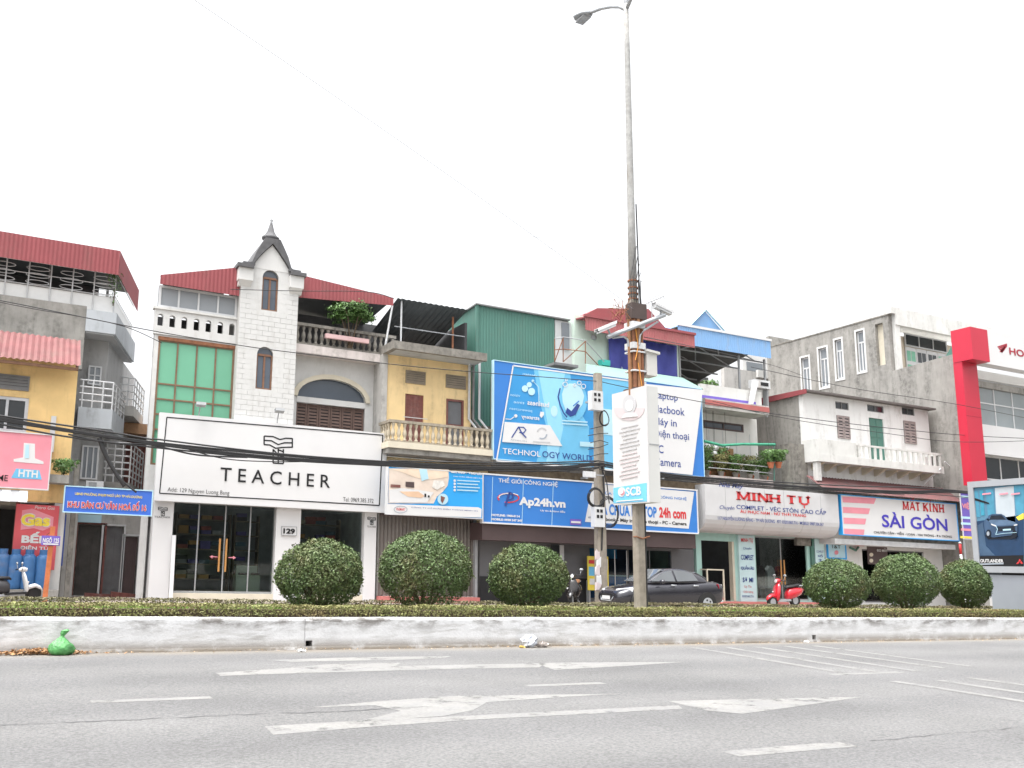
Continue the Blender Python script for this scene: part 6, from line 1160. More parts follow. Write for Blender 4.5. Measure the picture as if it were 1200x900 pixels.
for (y0_, y1_, z0h, z1h) in hol:
    f = MB().box(X0+.08, X0+.14, y0_, y0_+.08, z0h, z1h).box(X0+.08, X0+.14, y1_-.08, y1_, z0h, z1h).box(X0+.08, X0+.14, y0_+.08, y1_-.08, z1h-.08, z1h).box(X0+.08, X0+.14, y0_+.08, y1_-.08, z0h, z0h+.08).box(X0+.085, X0+.135, y0_+.08, y1_-.08, z1h-.65, z1h-.57).box(X0+.085, X0+.135, (y0_+y1_)/2-.04, (y0_+y1_)/2+.04, z0h+.08, z1h-.65)
    w_ = part(Kb, 'window', METAL_W, f); zm_ = z1h-.61; ym_ = (y0_+y1_)/2
    for a_, b_, c_, d2 in ((y0_+.05, ym_, z0h+.05, zm_), (ym_, y1_-.05, z0h+.05, zm_), (y0_+.05, y1_-.05, zm_, z1h-.05)): part(w_, 'pane', GREYGLASS, MB().box(X0+.105, X0+.112, a_+.005, b_-.005, c_+.005, d2-.005))
    part(Kb, 'surround', WHITE, MB().box(X0-.03, X0-.002, y0_-.1, y0_, z0h-.1, z1h+.1).box(X0-.03, X0-.002, y1_, y1_+.1, z0h-.1, z1h+.1).box(X0-.03, X0-.002, y0_, y1_, z1h, z1h+.1).box(X0-.03, X0-.002, y0_, y1_, z0h-.1, z0h))
lx1 = at(1145, 400, yfr)[0]+1
zlg0 = zlow_b-.9; zlg1 = at(1060, 383, yfr+.1)[2]
part(Kb, 'loggia_frame', WHITE_OLD, MB().box(X0-.02, lx1, yfr-.25, yfr+2.2, ztop+.07, zt_f[2]+.35).box(X0+.27, lx1, yfr-.25, yfr-.003, ztop-.5, ztop+.069).box(X0+.27, X0+.6, yfr-.2, yfr-.003, zlg0, ztop-.502))
part(Kb, 'loggia_back', M('cream_wall', (.66,.58,.47), .85, .05), MB().box(X0+.31, lx1, yfr+1.2, yfr+1.4, zlg0, ztop-.51)); part(Kb, 'terrace_floor', CONC, MB().box(X0+.26, lx1, yfront+.5, yfr+1.19, zlg0-.3, zlg0-.002))
lv = rc(1059, 390, 1111, 430, yfr+1.15); yl = yfr+1.15
win(Kb, (lv[0], lv[1], lv[3]-.7, lv[3]), yl, 3, 1, METAL_W, DKGLASS, .07, 'transom_window', -.02)
for k in range(4):
    a_ = lv[0]+(lv[1]-lv[0])*k/4; b_ = lv[0]+(lv[1]-lv[0])*(k+1)/4; m_ = M('jade_shutter', (.22,.5,.36), .6, .08) if k in (0, 3) else SIGNWHITE
    dd = part(Kb, 'door_leaf', SIGNWHITE, MB().box(a_+.02, b_-.02, yl-.02, yl+.03, lv[2]-.6, lv[3]-.75))
    for j in range(3): part(dd, 'door_pane', DKGLASS if k in (1, 2) else M('jade_shutter', (.22,.5,.36), .6, .08), MB().box(a_+.1, (a_+b_)/2-.03, yl-.035, yl-.021, lv[3]-1.5-j*.75, lv[3]-.95-j*.75).box((a_+b_)/2+.03, b_-.1, yl-.035, yl-.021, lv[3]-1.5-j*.75, lv[3]-.95-j*.75))
pa = onx(903, 421, X0); part(Kb, 'stair_head', CONC, MB().prism([(yb_-2.9, ztop-2.6), (yb_+1.8, ztop-2.6), (yb_+1.8, ztop+.1), (yb_-.2, ztop+.75), (yb_-.2, ztop-.2)], 'x', X0-.5, X0-.004) if False else MB().box(X0+.0, X0+5, yb_+.01, yb_+.3, .03, ztop+.7))
part(Kb, 'green_screen', GREENTIN, MB().prism([(yfront+.05, zlow_f+.002), (yfront+1.1, zlow_f+.002-.13), (yfront+.05, zlow_f+1.1)], 'x', X0+.05, X0+.1))
t = thing('far_house', 'pale house with small blue tinted window far behind the blue roof', 'house', (32, 44, .03)); fr = rc(893, 437, 925, 470, 43); part(t, 'wall', CONC_L, MB().box(fr[0]-3, fr[1]+1.5, 43, 43.3, .03, fr[3])); part(t, 'parapet', WHITE_OLD, MB().box(fr[0]-.5, fr[1]+1.5, 42.8, 42.995, fr[3]-.35, fr[3]+.1)); r_ = rc(874, 424, 893, 437, 43.5); part(t, 'window', GREYGLASS, MB().box(r_[0], r_[1], 43.4, 43.45, r_[2], r_[3])); part(t, 'upper_wall', WHITE, MB().box(r_[0]-.3, fr[1]+.6, 43.46, 44, fr[3], at(900,398,43.5)[2]))

# ---- K: showroom with the red column
YK2 = 27.6
K = thing('showroom', 'white motorcycle showroom with tall red column and wing logo, far right', 'building', (42, YK2, .03))
c0, c1 = at(1132, 480, YK2)[0], at(1149.5, 480, YK2)[0]; zk0 = at(1130, 424, YK2)[2]; zk1 = at(1139, 383, YK2-.6)[2]
part(K, 'red_column', REDALU, MB().box(c0, c1, YK2, YK2+.45, at(1138, 568, YK2)[2], zk0)); 
cap0, cap1 = c0-.02, at(1158, 400, YK2-.6)[0]
part(K, 'red_column_cap', REDALU, MB().box(cap0, cap1, YK2-.6, YK2+.43, zk0+.003, zk1)); part(K, 'column_joint', M('dark_red_joint', (.3,.01,.03), .5), MB().box(c0+.0, c1, YK2-.004, YK2-.001, zk0-2.52, zk0-2.5))
wx = 62; zf0 = at(1160, 431, YK2+.3)[2]; zf1 = at(1170, 388, YK2-.2)[2]
part(K, 'fascia', SIGNWHITE, MB().box(cap1+.005, wx, YK2-.2, YK2+.35, zf0, zf1)); 
zq = [at(1160, v, YK2+.9)[2] for v in (446, 500, 534, 562)]
part(K, 'upper_recess', WHITE, MB().box(c1+.005, wx, YK2+.9, YK2+1.2, zq[0], zf0-.003)); part(K, 'middle_band', SIGNWHITE, MB().box(c1+.005, wx, YK2+.6, YK2+1.2, zq[2], zq[1]))
wx_ = [c1+.01]+[at(u, 470, YK2+.9)[0] for u in (1167, 1188, 1206)]+[at(1206,470,YK2+.9)[0]+2.2*k for k in (1, 2, 3, 4)]
win(K, (wx_[0], wx_[-1], zq[1], zq[0]), YK2+.9, fm=METAL_W, pm=M('half_blind_glass', (.26,.29,.30), .12, .1, .5), fw=.07, rec=.1, xs=wx_, zs=[zq[1], zq[1]+(zq[0]-zq[1])*.5, zq[0]])
win(K, (wx_[0], wx_[-1], .5, zq[2]), YK2+.9, fm=METAL_W, pm=DKGLASS, fw=.07, rec=.1, xs=wx_, zs=[.5, 2.4, zq[2]-1.1, zq[2]])
part(K, 'plinth', WHITE, MB().box(c1+.005, wx, YK2+.85, YK2+1.2, .03, .499)); part(K, 'body', WHITE, MB().box(X0+.3, wx, YK2+2.2, 40, .03, zlg0-.4))
P_ = ('y', YK2-.2)
for k in range(5): poly(K, 'wing_logo', [(1179.5-k*.6, 402.5+k*1.9), (1168.5+k*1.1, 406+k*1.6), (1169.5+k*1.2, 407.3+k*1.6), (1178.5-k*.8, 404.6+k*1.8)], P_, M('wine_red_print', (.36,.03,.05), .5), 1)
poly(K, 'wing_logo', [(1180,402.5),(1180.2,406),(1175,413),(1171,412.5)], P_, M('wine_red_print', (.36,.03,.05), .5), 1)
txt(K, 'HONDA', (1182, 407), (1226, 424), YK2-.2, M('wine_red_print', (.36,.03,.05), .5), .03)

# ================================================================== STREET FURNITURE
# ---- tall lamp pole on the median
PX, PY = 11.18, 15.8
def pz(v): return onx(743, v, PX)[2] if False else at(743, v, PY)[2]
t = thing('street_lamp', 'tall concrete street lamp pole with two arms standing on the median', 'street lamp', (PX, PY, ZK-.03))
ztop = pz(8); zcon = pz(352)
part(t, 'lower_pole', POLEC, MB().loft([[(PX+sx_*h, PY+sy_*h*.85, z) for sx_, sy_ in ((-1,-.7),(-.7,-1),(.7,-1),(1,-.7),(1,.7),(.7,1),(-.7,1),(-1,.7))] for h, z in ((.112, ZK-.04), (.11, 1.5), (.105, pz(450)), (.10, zcon))]))
part(t, 'upper_pole', M('pole_mottled_concrete', (.36,.36,.35), .85, .22, 9, (.16,.13,.1), .5), MB().lathe(PX, PY, [(.092, zcon-.02), (.08, pz(250)), (.062, pz(60)), (.052, ztop)], 12), True)
part(t, 'mast_cap', GALV, MB().lathe(PX, PY, [(.045, ztop-.02), (.05, ztop), (.05, ztop+.25), (.02, ztop+.28)], 10), True)
tip = onx(690, 27, PX)
for sg, lab in ((1, 'far'), (-1, 'near')):
    yl_ = PY+sg*1.55; za = pz(15)
    arm = part(t, 'arm', GALV, MB().tube([(PX, PY, za), (PX, PY+sg*.25, za+.22), (PX, PY+sg*.6, za+.42), (PX, PY+sg*1.0, za+.6), (PX, yl_, za+.78)], .042, 7), True)
    hd_ = part(arm, 'lamp_head', M('lamp_grey', (.27,.29,.31), .5, .05), MB().blob([(PY+sg*(1.45+q*.1), PX, za+.75+.03*q, rw, .055) for q, rw in ((0,.05),(1,.11),(2,.15),(4,.16),(6,.14),(7,.05))], 12, 'y'), True)
    part(hd_, 'lens', GALV, MB().box(PX-.11, PX+.11, min(PY+sg*1.62, PY+sg*2.0), max(PY+sg*1.62, PY+sg*2.0), za+.74, za+.755))
# brown conduit wrap with bands
zw0, zw1 = pz(455), pz(376)
for k, (dx, dy) in enumerate(((-.15,-.05),(-.09,-.13),(0,-.15),(.09,-.13))): part(t, 'conduit', RUST if k % 2 else M('brown_conduit', (.30,.15,.075), .7, .15, 6), MB().tube([(PX+dx, PY+dy, zw0-.6), (PX+dx, PY+dy, zw1)], .045, 7))
part(t, 'orange_wire', M('orange_wire', (.65,.28,.05), .5), MB().tube([(PX-.12, PY-.2, zw1-.9), (PX-.05, PY-.21, zw1-.6), (PX-.1, PY-.2, zw1-.2)], .012, 4).tube([(PX+.05, PY-.2, zw0-.1), (PX-.06, PY-.21, zw0+.5)], .012, 4))
for v in (383, 407, 414, 436): part(t, 'band', METAL_W, MB().loft([[(PX+sx_*.172, PY-.03+sy_*.172, z) for sx_, sy_ in ((-1,-.8),(-.8,-1),(.8,-1),(1,-.8),(1,.8),(.8,1),(-.8,1),(-1,.8))] for z in (pz(v)-(.065 if v in (383, 407) else .015), pz(v)+(.065 if v in (383, 407) else .015))]))
part(t, 'junction_box', M('dark_brown_box', (.075,.055,.05), .7), MB().box(PX-.17, PX+.2, PY-.2, PY+.05, pz(376), pz(358)))
for dx in (.125, .15): part(t, 'cable', CABLE, MB().tube([(PX+dx, PY-.08, pz(590)), (PX+dx, PY-.08, pz(360)), (PX+.12, PY-.06, pz(330)), (PX+.1, PY-.05, pz(240))], .014, 5))
part(t, 'cable', CABLE, MB().tube([(PX+.10, PY-.09, ZK), (PX+.105, PY-.09, 1.4), (PX+.10, PY-.09, pz(588))], .016, 5)); part(t, 'strap', RUST, MB().tube([(PX-.15, PY-.12, pz(629)), (PX, PY-.12, pz(631)), (PX+.18, PY-.12, pz(628))], .016, 5).tube([(PX-.13, PY, pz(629)), (PX-.15, PY-.12, pz(629))], .016, 5))
for dz_ in (0, .12, .25, .4): part(t, 'steel_tie', RUST, MB().loft([[(PX+.115*math.cos(a_), PY+.115*math.sin(a_), pz(352)+dz_+h_) for a_ in [R(30*i) for i in range(12)]] for h_ in (0, .03)]))
mb = MB()
for k in range(16):
    p = Vector(at(random.uniform(716, 738), random.uniform(360, 376), PY-.1)); q = Vector(at(random.uniform(712, 738), random.uniform(352, 378), PY-.1)); m_ = (p+q)/2+Vector((random.uniform(-.15,.15), random.uniform(-.1,.1), random.uniform(-.2,.2))); mb.tube([tuple(p), tuple(m_), tuple(q)], .008, 4)
part(t, 'wire_tangle', RUST, mb)
mb = MB()
for k in range(5): mb.tube([(PX-.10+.05*k, PY-.12, pz(376)), (PX-.12+.06*k+random.uniform(-.03,.03), PY-.13, pz(330)), (PX+.05+.03*k, PY-.1, pz(290+10*k))], .009, 4)
part(t, 'riser_cables', CABLE, mb)
# camera arm across the pole
def cctv(label, u0, v0, u1, v1, uv_arm):
    a, b = at(u0, v0, PY-.2), at(u1, v1, PY-.3); c = thing('security_camera', label, 'camera', b, 'cameras on the lamp pole'); d = (Vector(b)-Vector(a)); n = d.normalized(); pts = []
    part(c, 'housing', METAL_W, MB().loft([[tuple(Vector(a)+d*k+Vector((0,0,1))*h+Vector((0,1,0))*w_) for w_, h in ((-.06,-.05),(.06,-.05),(.06,.045),(-.06,.045))] for k in (0, 1)]))
    part(c, 'sunshield', SIGNWHITE, MB().loft([[tuple(Vector(a)+d*k+Vector((0,0,1))*h+Vector((0,1,0))*w_) for w_, h in ((-.075,.0),(-.075,.06),(.075,.06),(.075,.0),(.068,.0),(.068,.052),(-.068,.052),(-.068,0))] for k in (-.12, 1.04)]))
    part(c, 'lens', BLACK, MB().tube([tuple(Vector(a)-n*.012), tuple(Vector(a)+n*.02)], .035, 10))
    m_ = at(*uv_arm, PY-.25); part(c, 'bracket', METAL_G, MB().tube([tuple(Vector(a).lerp(Vector(b), .6)-Vector((0,0,.05))), m_], .022, 6))
cctv('white security camera on the left end of the lamp pole arm', 701, 388, 720, 380, (716, 394))
cctv('white security camera on the right end of the lamp pole arm', 785.5, 367, 767, 358, (774, 370))
part(t, 'camera_arm', GALV, MB().tube([at(712, 395, PY-.25), at(738, 385, PY-.25), at(779, 369, PY-.25)], .045, 8))
for a_ in ([(718,396),(731,394.5),(735.5,398),(736.5,406)], [(749,404),(750,393),(755,387),(771,377)]): part(t, 'brace', GALV, MB().tube([at(u, v, PY-.22) for u, v in a_], .022, 6))
cb = [at(754.5, 412, PY-.1), at(768, 443, PY-.1)]; c = thing('control_cabinet', 'pale grey control cabinet fixed to the right side of the lamp pole', 'cabinet', (cb[0][0]+.1, PY, cb[1][2]))
part(c, 'box', M('cabinet_grey', (.55,.54,.51), .6, .05), MB().box(cb[0][0], cb[1][0]-.02, PY-.2, PY+.12, cb[1][2]+.02, cb[0][2]-.02)); part(c, 'lid', M('cabinet_grey', (.55,.54,.51), .6, .05), MB().hexa([(cb[0][0]-.03,PY-.25,cb[0][2]-.018),(cb[1][0]+.03,PY-.25,cb[0][2]-.05),(cb[1][0]+.03,PY+.15,cb[0][2]-.05),(cb[0][0]-.03,PY+.15,cb[0][2]-.018),(cb[0][0]-.03,PY-.25,cb[0][2]+.03),(cb[1][0]+.03,PY-.25,cb[0][2]),(cb[1][0]+.03,PY+.15,cb[0][2]),(cb[0][0]-.03,PY+.15,cb[0][2]+.03)])); part(c, 'bracket', GALV, MB().box(PX+.1, cb[0][0]-.002, PY-.1, PY+.02, cb[1][2]+.15, cb[1][2]+.2)); part(c, 'latch', METAL_G, MB().box(cb[1][0]-.018, cb[1][0]+.01, PY-.15, PY-.1, cb[1][2]+.25, cb[1][2]+.38))
an = thing('tv_antenna', 'thin rooftop antenna right of the lamp pole camera', 'antenna', at(766, 356, 30.5)); a0, a1 = at(752, 358, 30.5), at(778, 347, 30.5)
part(an, 'boom', METAL_G, MB().tube([a0, a1], .02, 5)); part(an, 'mast', METAL_G, MB().tube([at(764, 353.5, 30.5), at(764, 372, 30.5)], .02, 5))
for k in range(6): p = Vector(a0).lerp(Vector(a1), .3+k*.13); part(an, 'element', METAL_G, MB().tube([(p.x-.12, p.y, p.z+.22-.02*k), (p.x+.12, p.y, p.z-.22+.02*k)], .009, 4))
# ---- bank banner box hung on the lamp pole (its printed face looks along the street)
XB = 11.0
bz0, bz1 = onx(740, 590.5, XB)[2], onx(740, 456, XB)[2]; by0, by1 = onx(759, 520, XB)[1], onx(718.3, 525, XB)[1]
s = thing('bank_banner', 'white double sided light box banner reading SCB on the lamp pole', 'banner', (XB+.15, (by0+by1)/2, bz0)); P_ = ('x', XB)
part(s, 'face', M('banner_print_white', (.58,.57,.57), .5, .02), MB().box(XB, XB+.02, by0, by1, bz0, bz1)); part(s, 'body', M('box_white', (.54,.54,.52), .6, .03), MB().box(XB+.022, XB+.29, by0+.01, by1-.01, bz0+.01, bz1-.01)); part(s, 'edge_line', METAL_G, MB().box(XB+.05, XB+.29, by0+.002, by0+.009, (bz0+bz1)/2-.02, (bz0+bz1)/2)); part(s, 'cap', BROWNF, MB().box(XB+.03, XB+.4, PY-.22, PY+.22, bz1+.0, bz1+.04))
poly(s, 'blue_band', [(719,571.8),(758,565.8),(758.2,587.5),(719.2,589.8)], P_, SKYB, 1)
txt(s, 'SCB', (734, 571.5), (752, 580), P_, SIGNWHITE, .03, 2); poly(s, 'emblem', ell(729, 576.7, 4.2, 5.6, 18), P_, SIGNWHITE, 2); poly(s, 'emblem', ell(730, 576.5, 2.7, 3.8, 14), P_, PINKP, 3); poly(s, 'emblem', ell(729.3, 575.6, 2.5, 3.4, 14), P_, SIGNWHITE, 4); poly(s, 'print_line', [(723,587),(754,584.6),(754,585.8),(723,588.2)], P_, SIGNWHITE, 2)
poly(s, 'portrait_ground', ell(737.5, 478, 18, 15, 26, 0, 180), P_, PALEP, 1); poly(s, 'portrait_oval', ell(738, 474, 8, 11, 22), P_, PALEG, 2); poly(s, 'portrait_face', ell(738.3, 475.5, 4.5, 6.5, 18), P_, M('faint_skin', (.74,.71,.70), .5, .03), 3); poly(s, 'portrait_shoulders', [(729,490),(733,485),(743,483.5),(748,486.5),(748,488)], P_, SIGNWHITE, 3)
for k in range(14):
    v = 499+k*4.6; w_ = 10+2.2*math.sin(k*1.7); m_ = PALEG if k < 7 else PALEP; poly(s, 'print_line', [(738-w_, v+w_*.22), (738+w_, v-w_*.22), (738+w_, v-w_*.22+1.3), (738-w_, v+w_*.22+1.3)], P_, m_, 2)
# ---- advertising light box
XL = 22.6
ly1 = onx(1138, 620, XL)[1]; ly0 = ly1-2.5; lz1 = onx(1170, 562, XL)[2]; lz0 = onx(1170, 671, XL)[2]
s = thing('advertising_light_box', 'grey framed street light box with a car poster, right edge of the median', 'light box', (XL+.15, (ly0+ly1)/2, ZK)); P_ = ('x', XL); LBG = M('lightbox_grey', (.33,.345,.37), .5, .04)
fw = .16
part(s, 'case', LBG, MB().box(XL+.06, XL+.4, ly0, ly1, lz0, lz1)); part(s, 'frame', LBG, MB().box(XL, XL+.058, ly0, ly0+fw, lz0, lz1).box(XL, XL+.058, ly1-fw, ly1, lz0, lz1).box(XL, XL+.058, ly0+fw, ly1-fw, lz1-fw, lz1).box(XL, XL+.058, ly0+fw, ly1-fw, lz0, lz0+fw)); part(s, 'base', M('base_grey', (.28,.30,.34), .5, .06, 1.2), MB().box(XL+.05, XL+.38, ly0+.35, onx(1160, 690, XL)[1], ZK-.05, lz0-.06)); part(s, 'plinth_gap', BLACKP, MB().box(XL+.1, XL+.33, ly0+.4, ly1-.7, lz0-.058, lz0-.002))
XP = XL+.05; P_ = ('x', XP); q = lambda *pp: list(pp)
part(s, 'poster', M('poster_blue_grey', (.10,.23,.34), .35, .2, 1.2), MB().box(XP, XP+.008, ly0+fw, ly1-fw, lz0+fw, lz1-fw))
poly(s, 'poster_sky', q((1166,572),(1188,569.5),(1190,612),(1168,608)), P_, M('poster_haze', (.45,.50,.54), .4, .08, 2), 1); poly(s, 'poster_tower', q((1140,576),(1146,575),(1149,606),(1143,606)), P_, M('poster_mid_blue', (.07,.26,.38), .4, .2, 3), 1); poly(s, 'poster_tower', q((1148,575),(1152,574.5),(1154,604),(1150,604)), P_, M('poster_teal', (.05,.28,.40), .4), 1); poly(s, 'poster_tower', q((1155,574),(1164,573),(1166,604),(1158,604)), P_, M('poster_mid_blue', (.07,.26,.38), .4, .2, 3), 1); poly(s, 'poster_tower', q((1188,569.5),(1200,568),(1200,608),(1192,606)), P_, M('poster_mid_blue', (.07,.26,.38), .4, .2, 3), 1)
poly(s, 'poster_street', q((1144,611),(1200,603),(1200,652),(1146,652)), P_, M('poster_navy', (.02,.05,.11), .35, .2, 1.5), 1); poly(s, 'poster_light', q((1191,606),(1200,601),(1200,608),(1194,610)), P_, YELP, 2); poly(s, 'poster_kerb', q((1144,617),(1152,612),(1156,640),(1166,651),(1148,651)), P_, M('poster_slate', (.055,.10,.17), .4), 2); poly(s, 'poster_bridge', q((1141,583),(1159,589),(1160,591),(1141,586)), P_, BLACK, 2)
cq = lambda *pp: [(1100+x_/5.62, 560+y_/5.625) for x_, y_ in pp]
PCB = M('poster_car_blue', (.05,.09,.16), .3, .25, 3); PCD = M('poster_car_dark', (.012,.018,.03), .4, .2)
poly(s, 'poster_shadow', cq((305,380),(330,405),(480,405),(525,385),(500,370),(330,370)), P_, PCD, 2)
poly(s, 'poster_car_side', cq((300,292),(312,270),(330,268),(345,292),(372,394),(322,386),(306,342)), P_, PCB, 3)
poly(s, 'poster_car_roof', cq((318,272),(336,246),(356,238),(415,238),(440,252),(458,280),(330,284)), P_, PCB, 3)
poly(s, 'poster_car_glass', cq((338,276),(350,248),(418,246),(448,276)), P_, PCD, 4)
poly(s, 'poster_car_bonnet', cq((332,284),(350,276),(452,277),(502,290),(524,306),(500,310),(380,316),(346,300)), P_, M('poster_car_light', (.10,.16,.25), .3, .2, 4), 4)
poly(s, 'poster_car_front', cq((346,300),(380,316),(500,310),(524,306),(522,372),(470,380),(374,392)), P_, PCB, 4)
poly(s, 'poster_car_grille', cq((392,322),(506,316),(508,346),(398,352)), P_, PCD, 5); poly(s, 'poster_car_plate', cq((430,338),(482,335),(482,346),(430,349)), P_, PALEB, 6)
poly(s, 'poster_car_lamp', cq((350,302),(384,314),(382,322),(352,310)), P_, SIGNWHITE, 5); poly(s, 'poster_car_lamp', cq((500,310),(523,305),(523,313),(502,317)), P_, SIGNWHITE, 5)
poly(s, 'poster_car_chrome', stroke(cq((384,318),(394,340),(382,374)), .6), P_, PALEB, 6); poly(s, 'poster_car_chrome', stroke(cq((382,374),(440,366),(520,360)), .5), P_, PALEB, 6)
for a_, b_ in ((334, 368), (505, 372)): poly(s, 'poster_wheel', [(1100+x_/5.62, 560+y_/5.625) for x_, y_ in ell(a_, b_, 17, 27, 16)], P_, PCD, 5)
poly(s, 'poster_rim', [(1100+x_/5.62, 560+y_/5.625) for x_, y_ in ell(332, 368, 9, 15, 12)], P_, GREYP, 6)
poly(s, 'poster_footer', q((1147,652),(1200,650.5),(1200,665),(1148,664)), P_, BLACK, 3); txt(s, 'OUTLANDER', (1149.5, 655.2), (1177, 659.4), P_, SIGNWHITE, .03, 5); poly(s, 'print_line', q((1149.5,660.4),(1177,659.6),(1177,661.2),(1149.5,662)), P_, GREYP, 5)
for c_ in (((1196,655),(1197.3,657),(1196,659),(1194.7,657)), ((1194.4,657.8),(1195.6,659.6),(1193.6,661),(1191.8,660.8)), ((1197.6,657.6),(1200,660.4),(1198,660.8),(1196.4,659.4))): poly(s, 'diamond_logo', list(c_), P_, REDP, 5)
for u in (1152, 1172, 1186): poly(s, 'print_line', q((u,578.5),(u+10,577.3),(u+10,579),(u,580.2)), P_, PINKP, 5)

# ---- utility pole on the far pavement
UY = 27.9; UX = at(703, 600, UY)[0]
t = thing('utility_pole', 'short grey utility pole with meter boxes and cable coils by the far pavement', 'utility pole', (UX, UY, .03))
uz = lambda v: at(703, v, UY)[2]
part(t, 'pole', POLEC, MB().loft([[(UX+sx_*h, UY+sy_*h, z) for sx_, sy_ in ((-1,-.7),(-.7,-1),(.7,-1),(1,-.7),(1,.7),(.7,1),(-.7,1),(-1,.7))] for h, z in ((.19, .03), (.17, 3), (.13, uz(438)))]))
for v0, v1, u0, u1 in ((458, 482, 690.5, 704), (594, 618, 694, 706)):
    a, b = at(u0, v0, UY-.25), at(u1, v1, UY-.25); bx2 = thing('meter_box', 'white electricity meter box %s the utility pole' % ('high on' if v0 < 500 else 'low on'), 'meter box', (a[0]+.2, UY-.25, b[2]), 'meter boxes on the utility pole')
    part(bx2, 'case', METAL_W, MB().box(a[0], b[0], UY-.42, UY-.15, b[2], a[2])); 
    for k in range(4): x = a[0]+(b[0]-a[0])*(.3 if k % 2 else .65); z = a[2]-(a[2]-b[2])*(.2 if k < 2 else .48); part(bx2, 'meter_window', BLACK, MB().box(x-.05, x+.05, UY-.43, UY-.421, z-.055, z+.055))
    part(bx2, 'strap', METAL_G, MB().box(a[0]+.1, b[0]-.05, UY-.149, UY+.19, (a[2]+b[2])/2-.03, (a[2]+b[2])/2+.03))
def coil(label, u, v, r_, n=3, sq=1.0):
    p = at(u, v, UY-.3); c = thing('cable_coil', label, 'cable', (p[0], UY-.3, p[2]-r_), 'cable coils on the utility pole')
    for k in range(n):
        rr = r_*(1-.08*k); part(c, 'loop', CABLE, MB().tube([(p[0]+rr*math.cos(R(a_)), UY-.3-.02*k+.03*math.sin(R(2*a_)), p[2]+rr*sq*math.sin(R(a_))) for a_ in range(0, 361, 20)], .018, 5))
coil('black cable coil hanging left of the utility pole', 698, 583, .34); coil('black cable coil hanging right beside the lower meter box', 713, 600, .42, 3, 1.3); coil('small black cable coil under the upper meter box', 708, 490, .2, 2, 1.4)
p = at(690, 556, UY-.4); c = thing('junction_box', 'small white cable junction box left of the utility pole', 'junction box', p); part(c, 'case', METAL_W, MB().box(p[0]-.22, p[0]+.22, UY-.5, UY-.35, p[2]-.1, p[2]+.1)); part(c, 'arm', METAL_G, MB().box(p[0]+.22, UX-.1, UY-.44, UY-.4, p[2]-.02, p[2]+.02))
# pasted paper, hanging cable down the pole
for k in range(5): v = 650+k*9; a = at(700.5+(k % 2)*1.5, v, UY-.19); part(t, 'pasted_paper', SIGNWHITE if k % 2 else PALEP, MB().hexa([(a[0]-.12+random.uniform(-.03,.08),UY-.20-.003*k,a[2]-.2+random.uniform(-.05,.08)),(a[0]+.12+random.uniform(-.08,.03),UY-.20-.003*k,a[2]-.2+random.uniform(-.05,.08)),(a[0]+.1,UY-.17,a[2]-.18),(a[0]-.1,UY-.17,a[2]-.18),(a[0]-.12+random.uniform(-.03,.08),UY-.20-.003*k,a[2]+.1+random.uniform(-.08,.1)),(a[0]+.12+random.uniform(-.08,.03),UY-.20-.003*k,a[2]+.1+random.uniform(-.08,.1)),(a[0]+.1,UY-.17,a[2]+.1),(a[0]-.1,UY-.17,a[2]+.1)]))
for k in range(7):
    v = 500+k*8; a = at(703, v, UY-.2); part(t, 'cable_tie', CABLE, MB().tube([(a[0]-.4-.1*(k % 2), UY-.2, a[2]-.12), (a[0], UY-.22, a[2]), (a[0]+.35, UY-.2, a[2]+.14-.1*(k % 3))], .014, 4))
part(t, 'down_cable', CABLE, MB().tube([at(706,546,UY-.2), at(708,575,UY-.22), at(706,620,UY-.2), at(705,645,UY-.2)], .03, 5).tube([at(704,546,UY-.2), at(711,565,UY-.25), at(714,590,UY-.3)], .02, 5))
# ---- cables
def span(pts, Y, n=8):       # smooth polyline through survey points at depth Y (Y may be a list)
    P = [Vector(at(u, v, Y[i] if isinstance(Y, (list, tuple)) else Y)) for i, (u, v) in enumerate(pts)]; out = []
    for i in range(len(P)-1):
        a, b, c_, d2 = P[max(i-1, 0)], P[i], P[i+1], P[min(i+2, len(P)-1)]
        for k in range(n):
            s_ = k/n; out.append(.5*((2*b)+(-a+c_)*s_+(2*a-5*b+4*c_-d2)*s_*s_+(-a+3*b-3*c_+d2)*s_**3))
    return [tuple(p) for p in out+[P[-1]]]
def bundle(label, lines, Y, r=.03):
    base = at(*lines[0][0], Y); c = thing('cable_bundle', label, 'cable', base)
    for i, l_ in enumerate(lines): part(c, 'cable', CABLE, MB().tube(span(l_, Y), r if i < len(lines)-1 else r*.6, 5), True)
Lb = [(-60,478),(0,490),(60,501),(178,519),(320,534.5),(455,543),(560,547.5),(650,548),(702,545)]
bundle('thick black cable bundle crossing the left half over the TEACHER sign', [[(u, v+d*(.7+.5*math.sin(u*.013+d))+random.uniform(-.7, .7)) for u, v in Lb] for d in (-2.4, -1.2, 0, 1.2, 2.4, 3.4)]+[[(-60,484),(0,497),(80,512),(178,524),(320,538),(455,546),(560,551),(650,552),(702,548)], [(80,509),(130,519),(178,521.5),(230,533),(290,536)], [(455,540),(560,542),(640,542),(702,540)], [(178,514),(320,531),(455,541),(560,545),(702,543)], [(-60,474),(0,487),(120,505),(178,515)], [(200,520),(260,537),(320,541),(390,541),(455,545)]], UY-.35, .026)
Rb = [(702,545),(740,551.5),(790,559),(850,564.5),(920,569.5),(985,573.5),(1060,576.5),(1130,577),(1230,590)]
bundle('black cable bundle running right from the utility pole above the tailor sign', [[(u, v+d*(.7+.5*math.sin(u*.013+d))+random.uniform(-.6, .6)) for u, v in Rb] for d in (-2., -.7, .6, 1.8)]+[[(702,540),(780,555),(850,561),(985,569),(1100,573),(1230,586)], [(702,550),(760,560),(850,568),(985,577),(1100,580),(1230,594)]], UY-.35, .026)
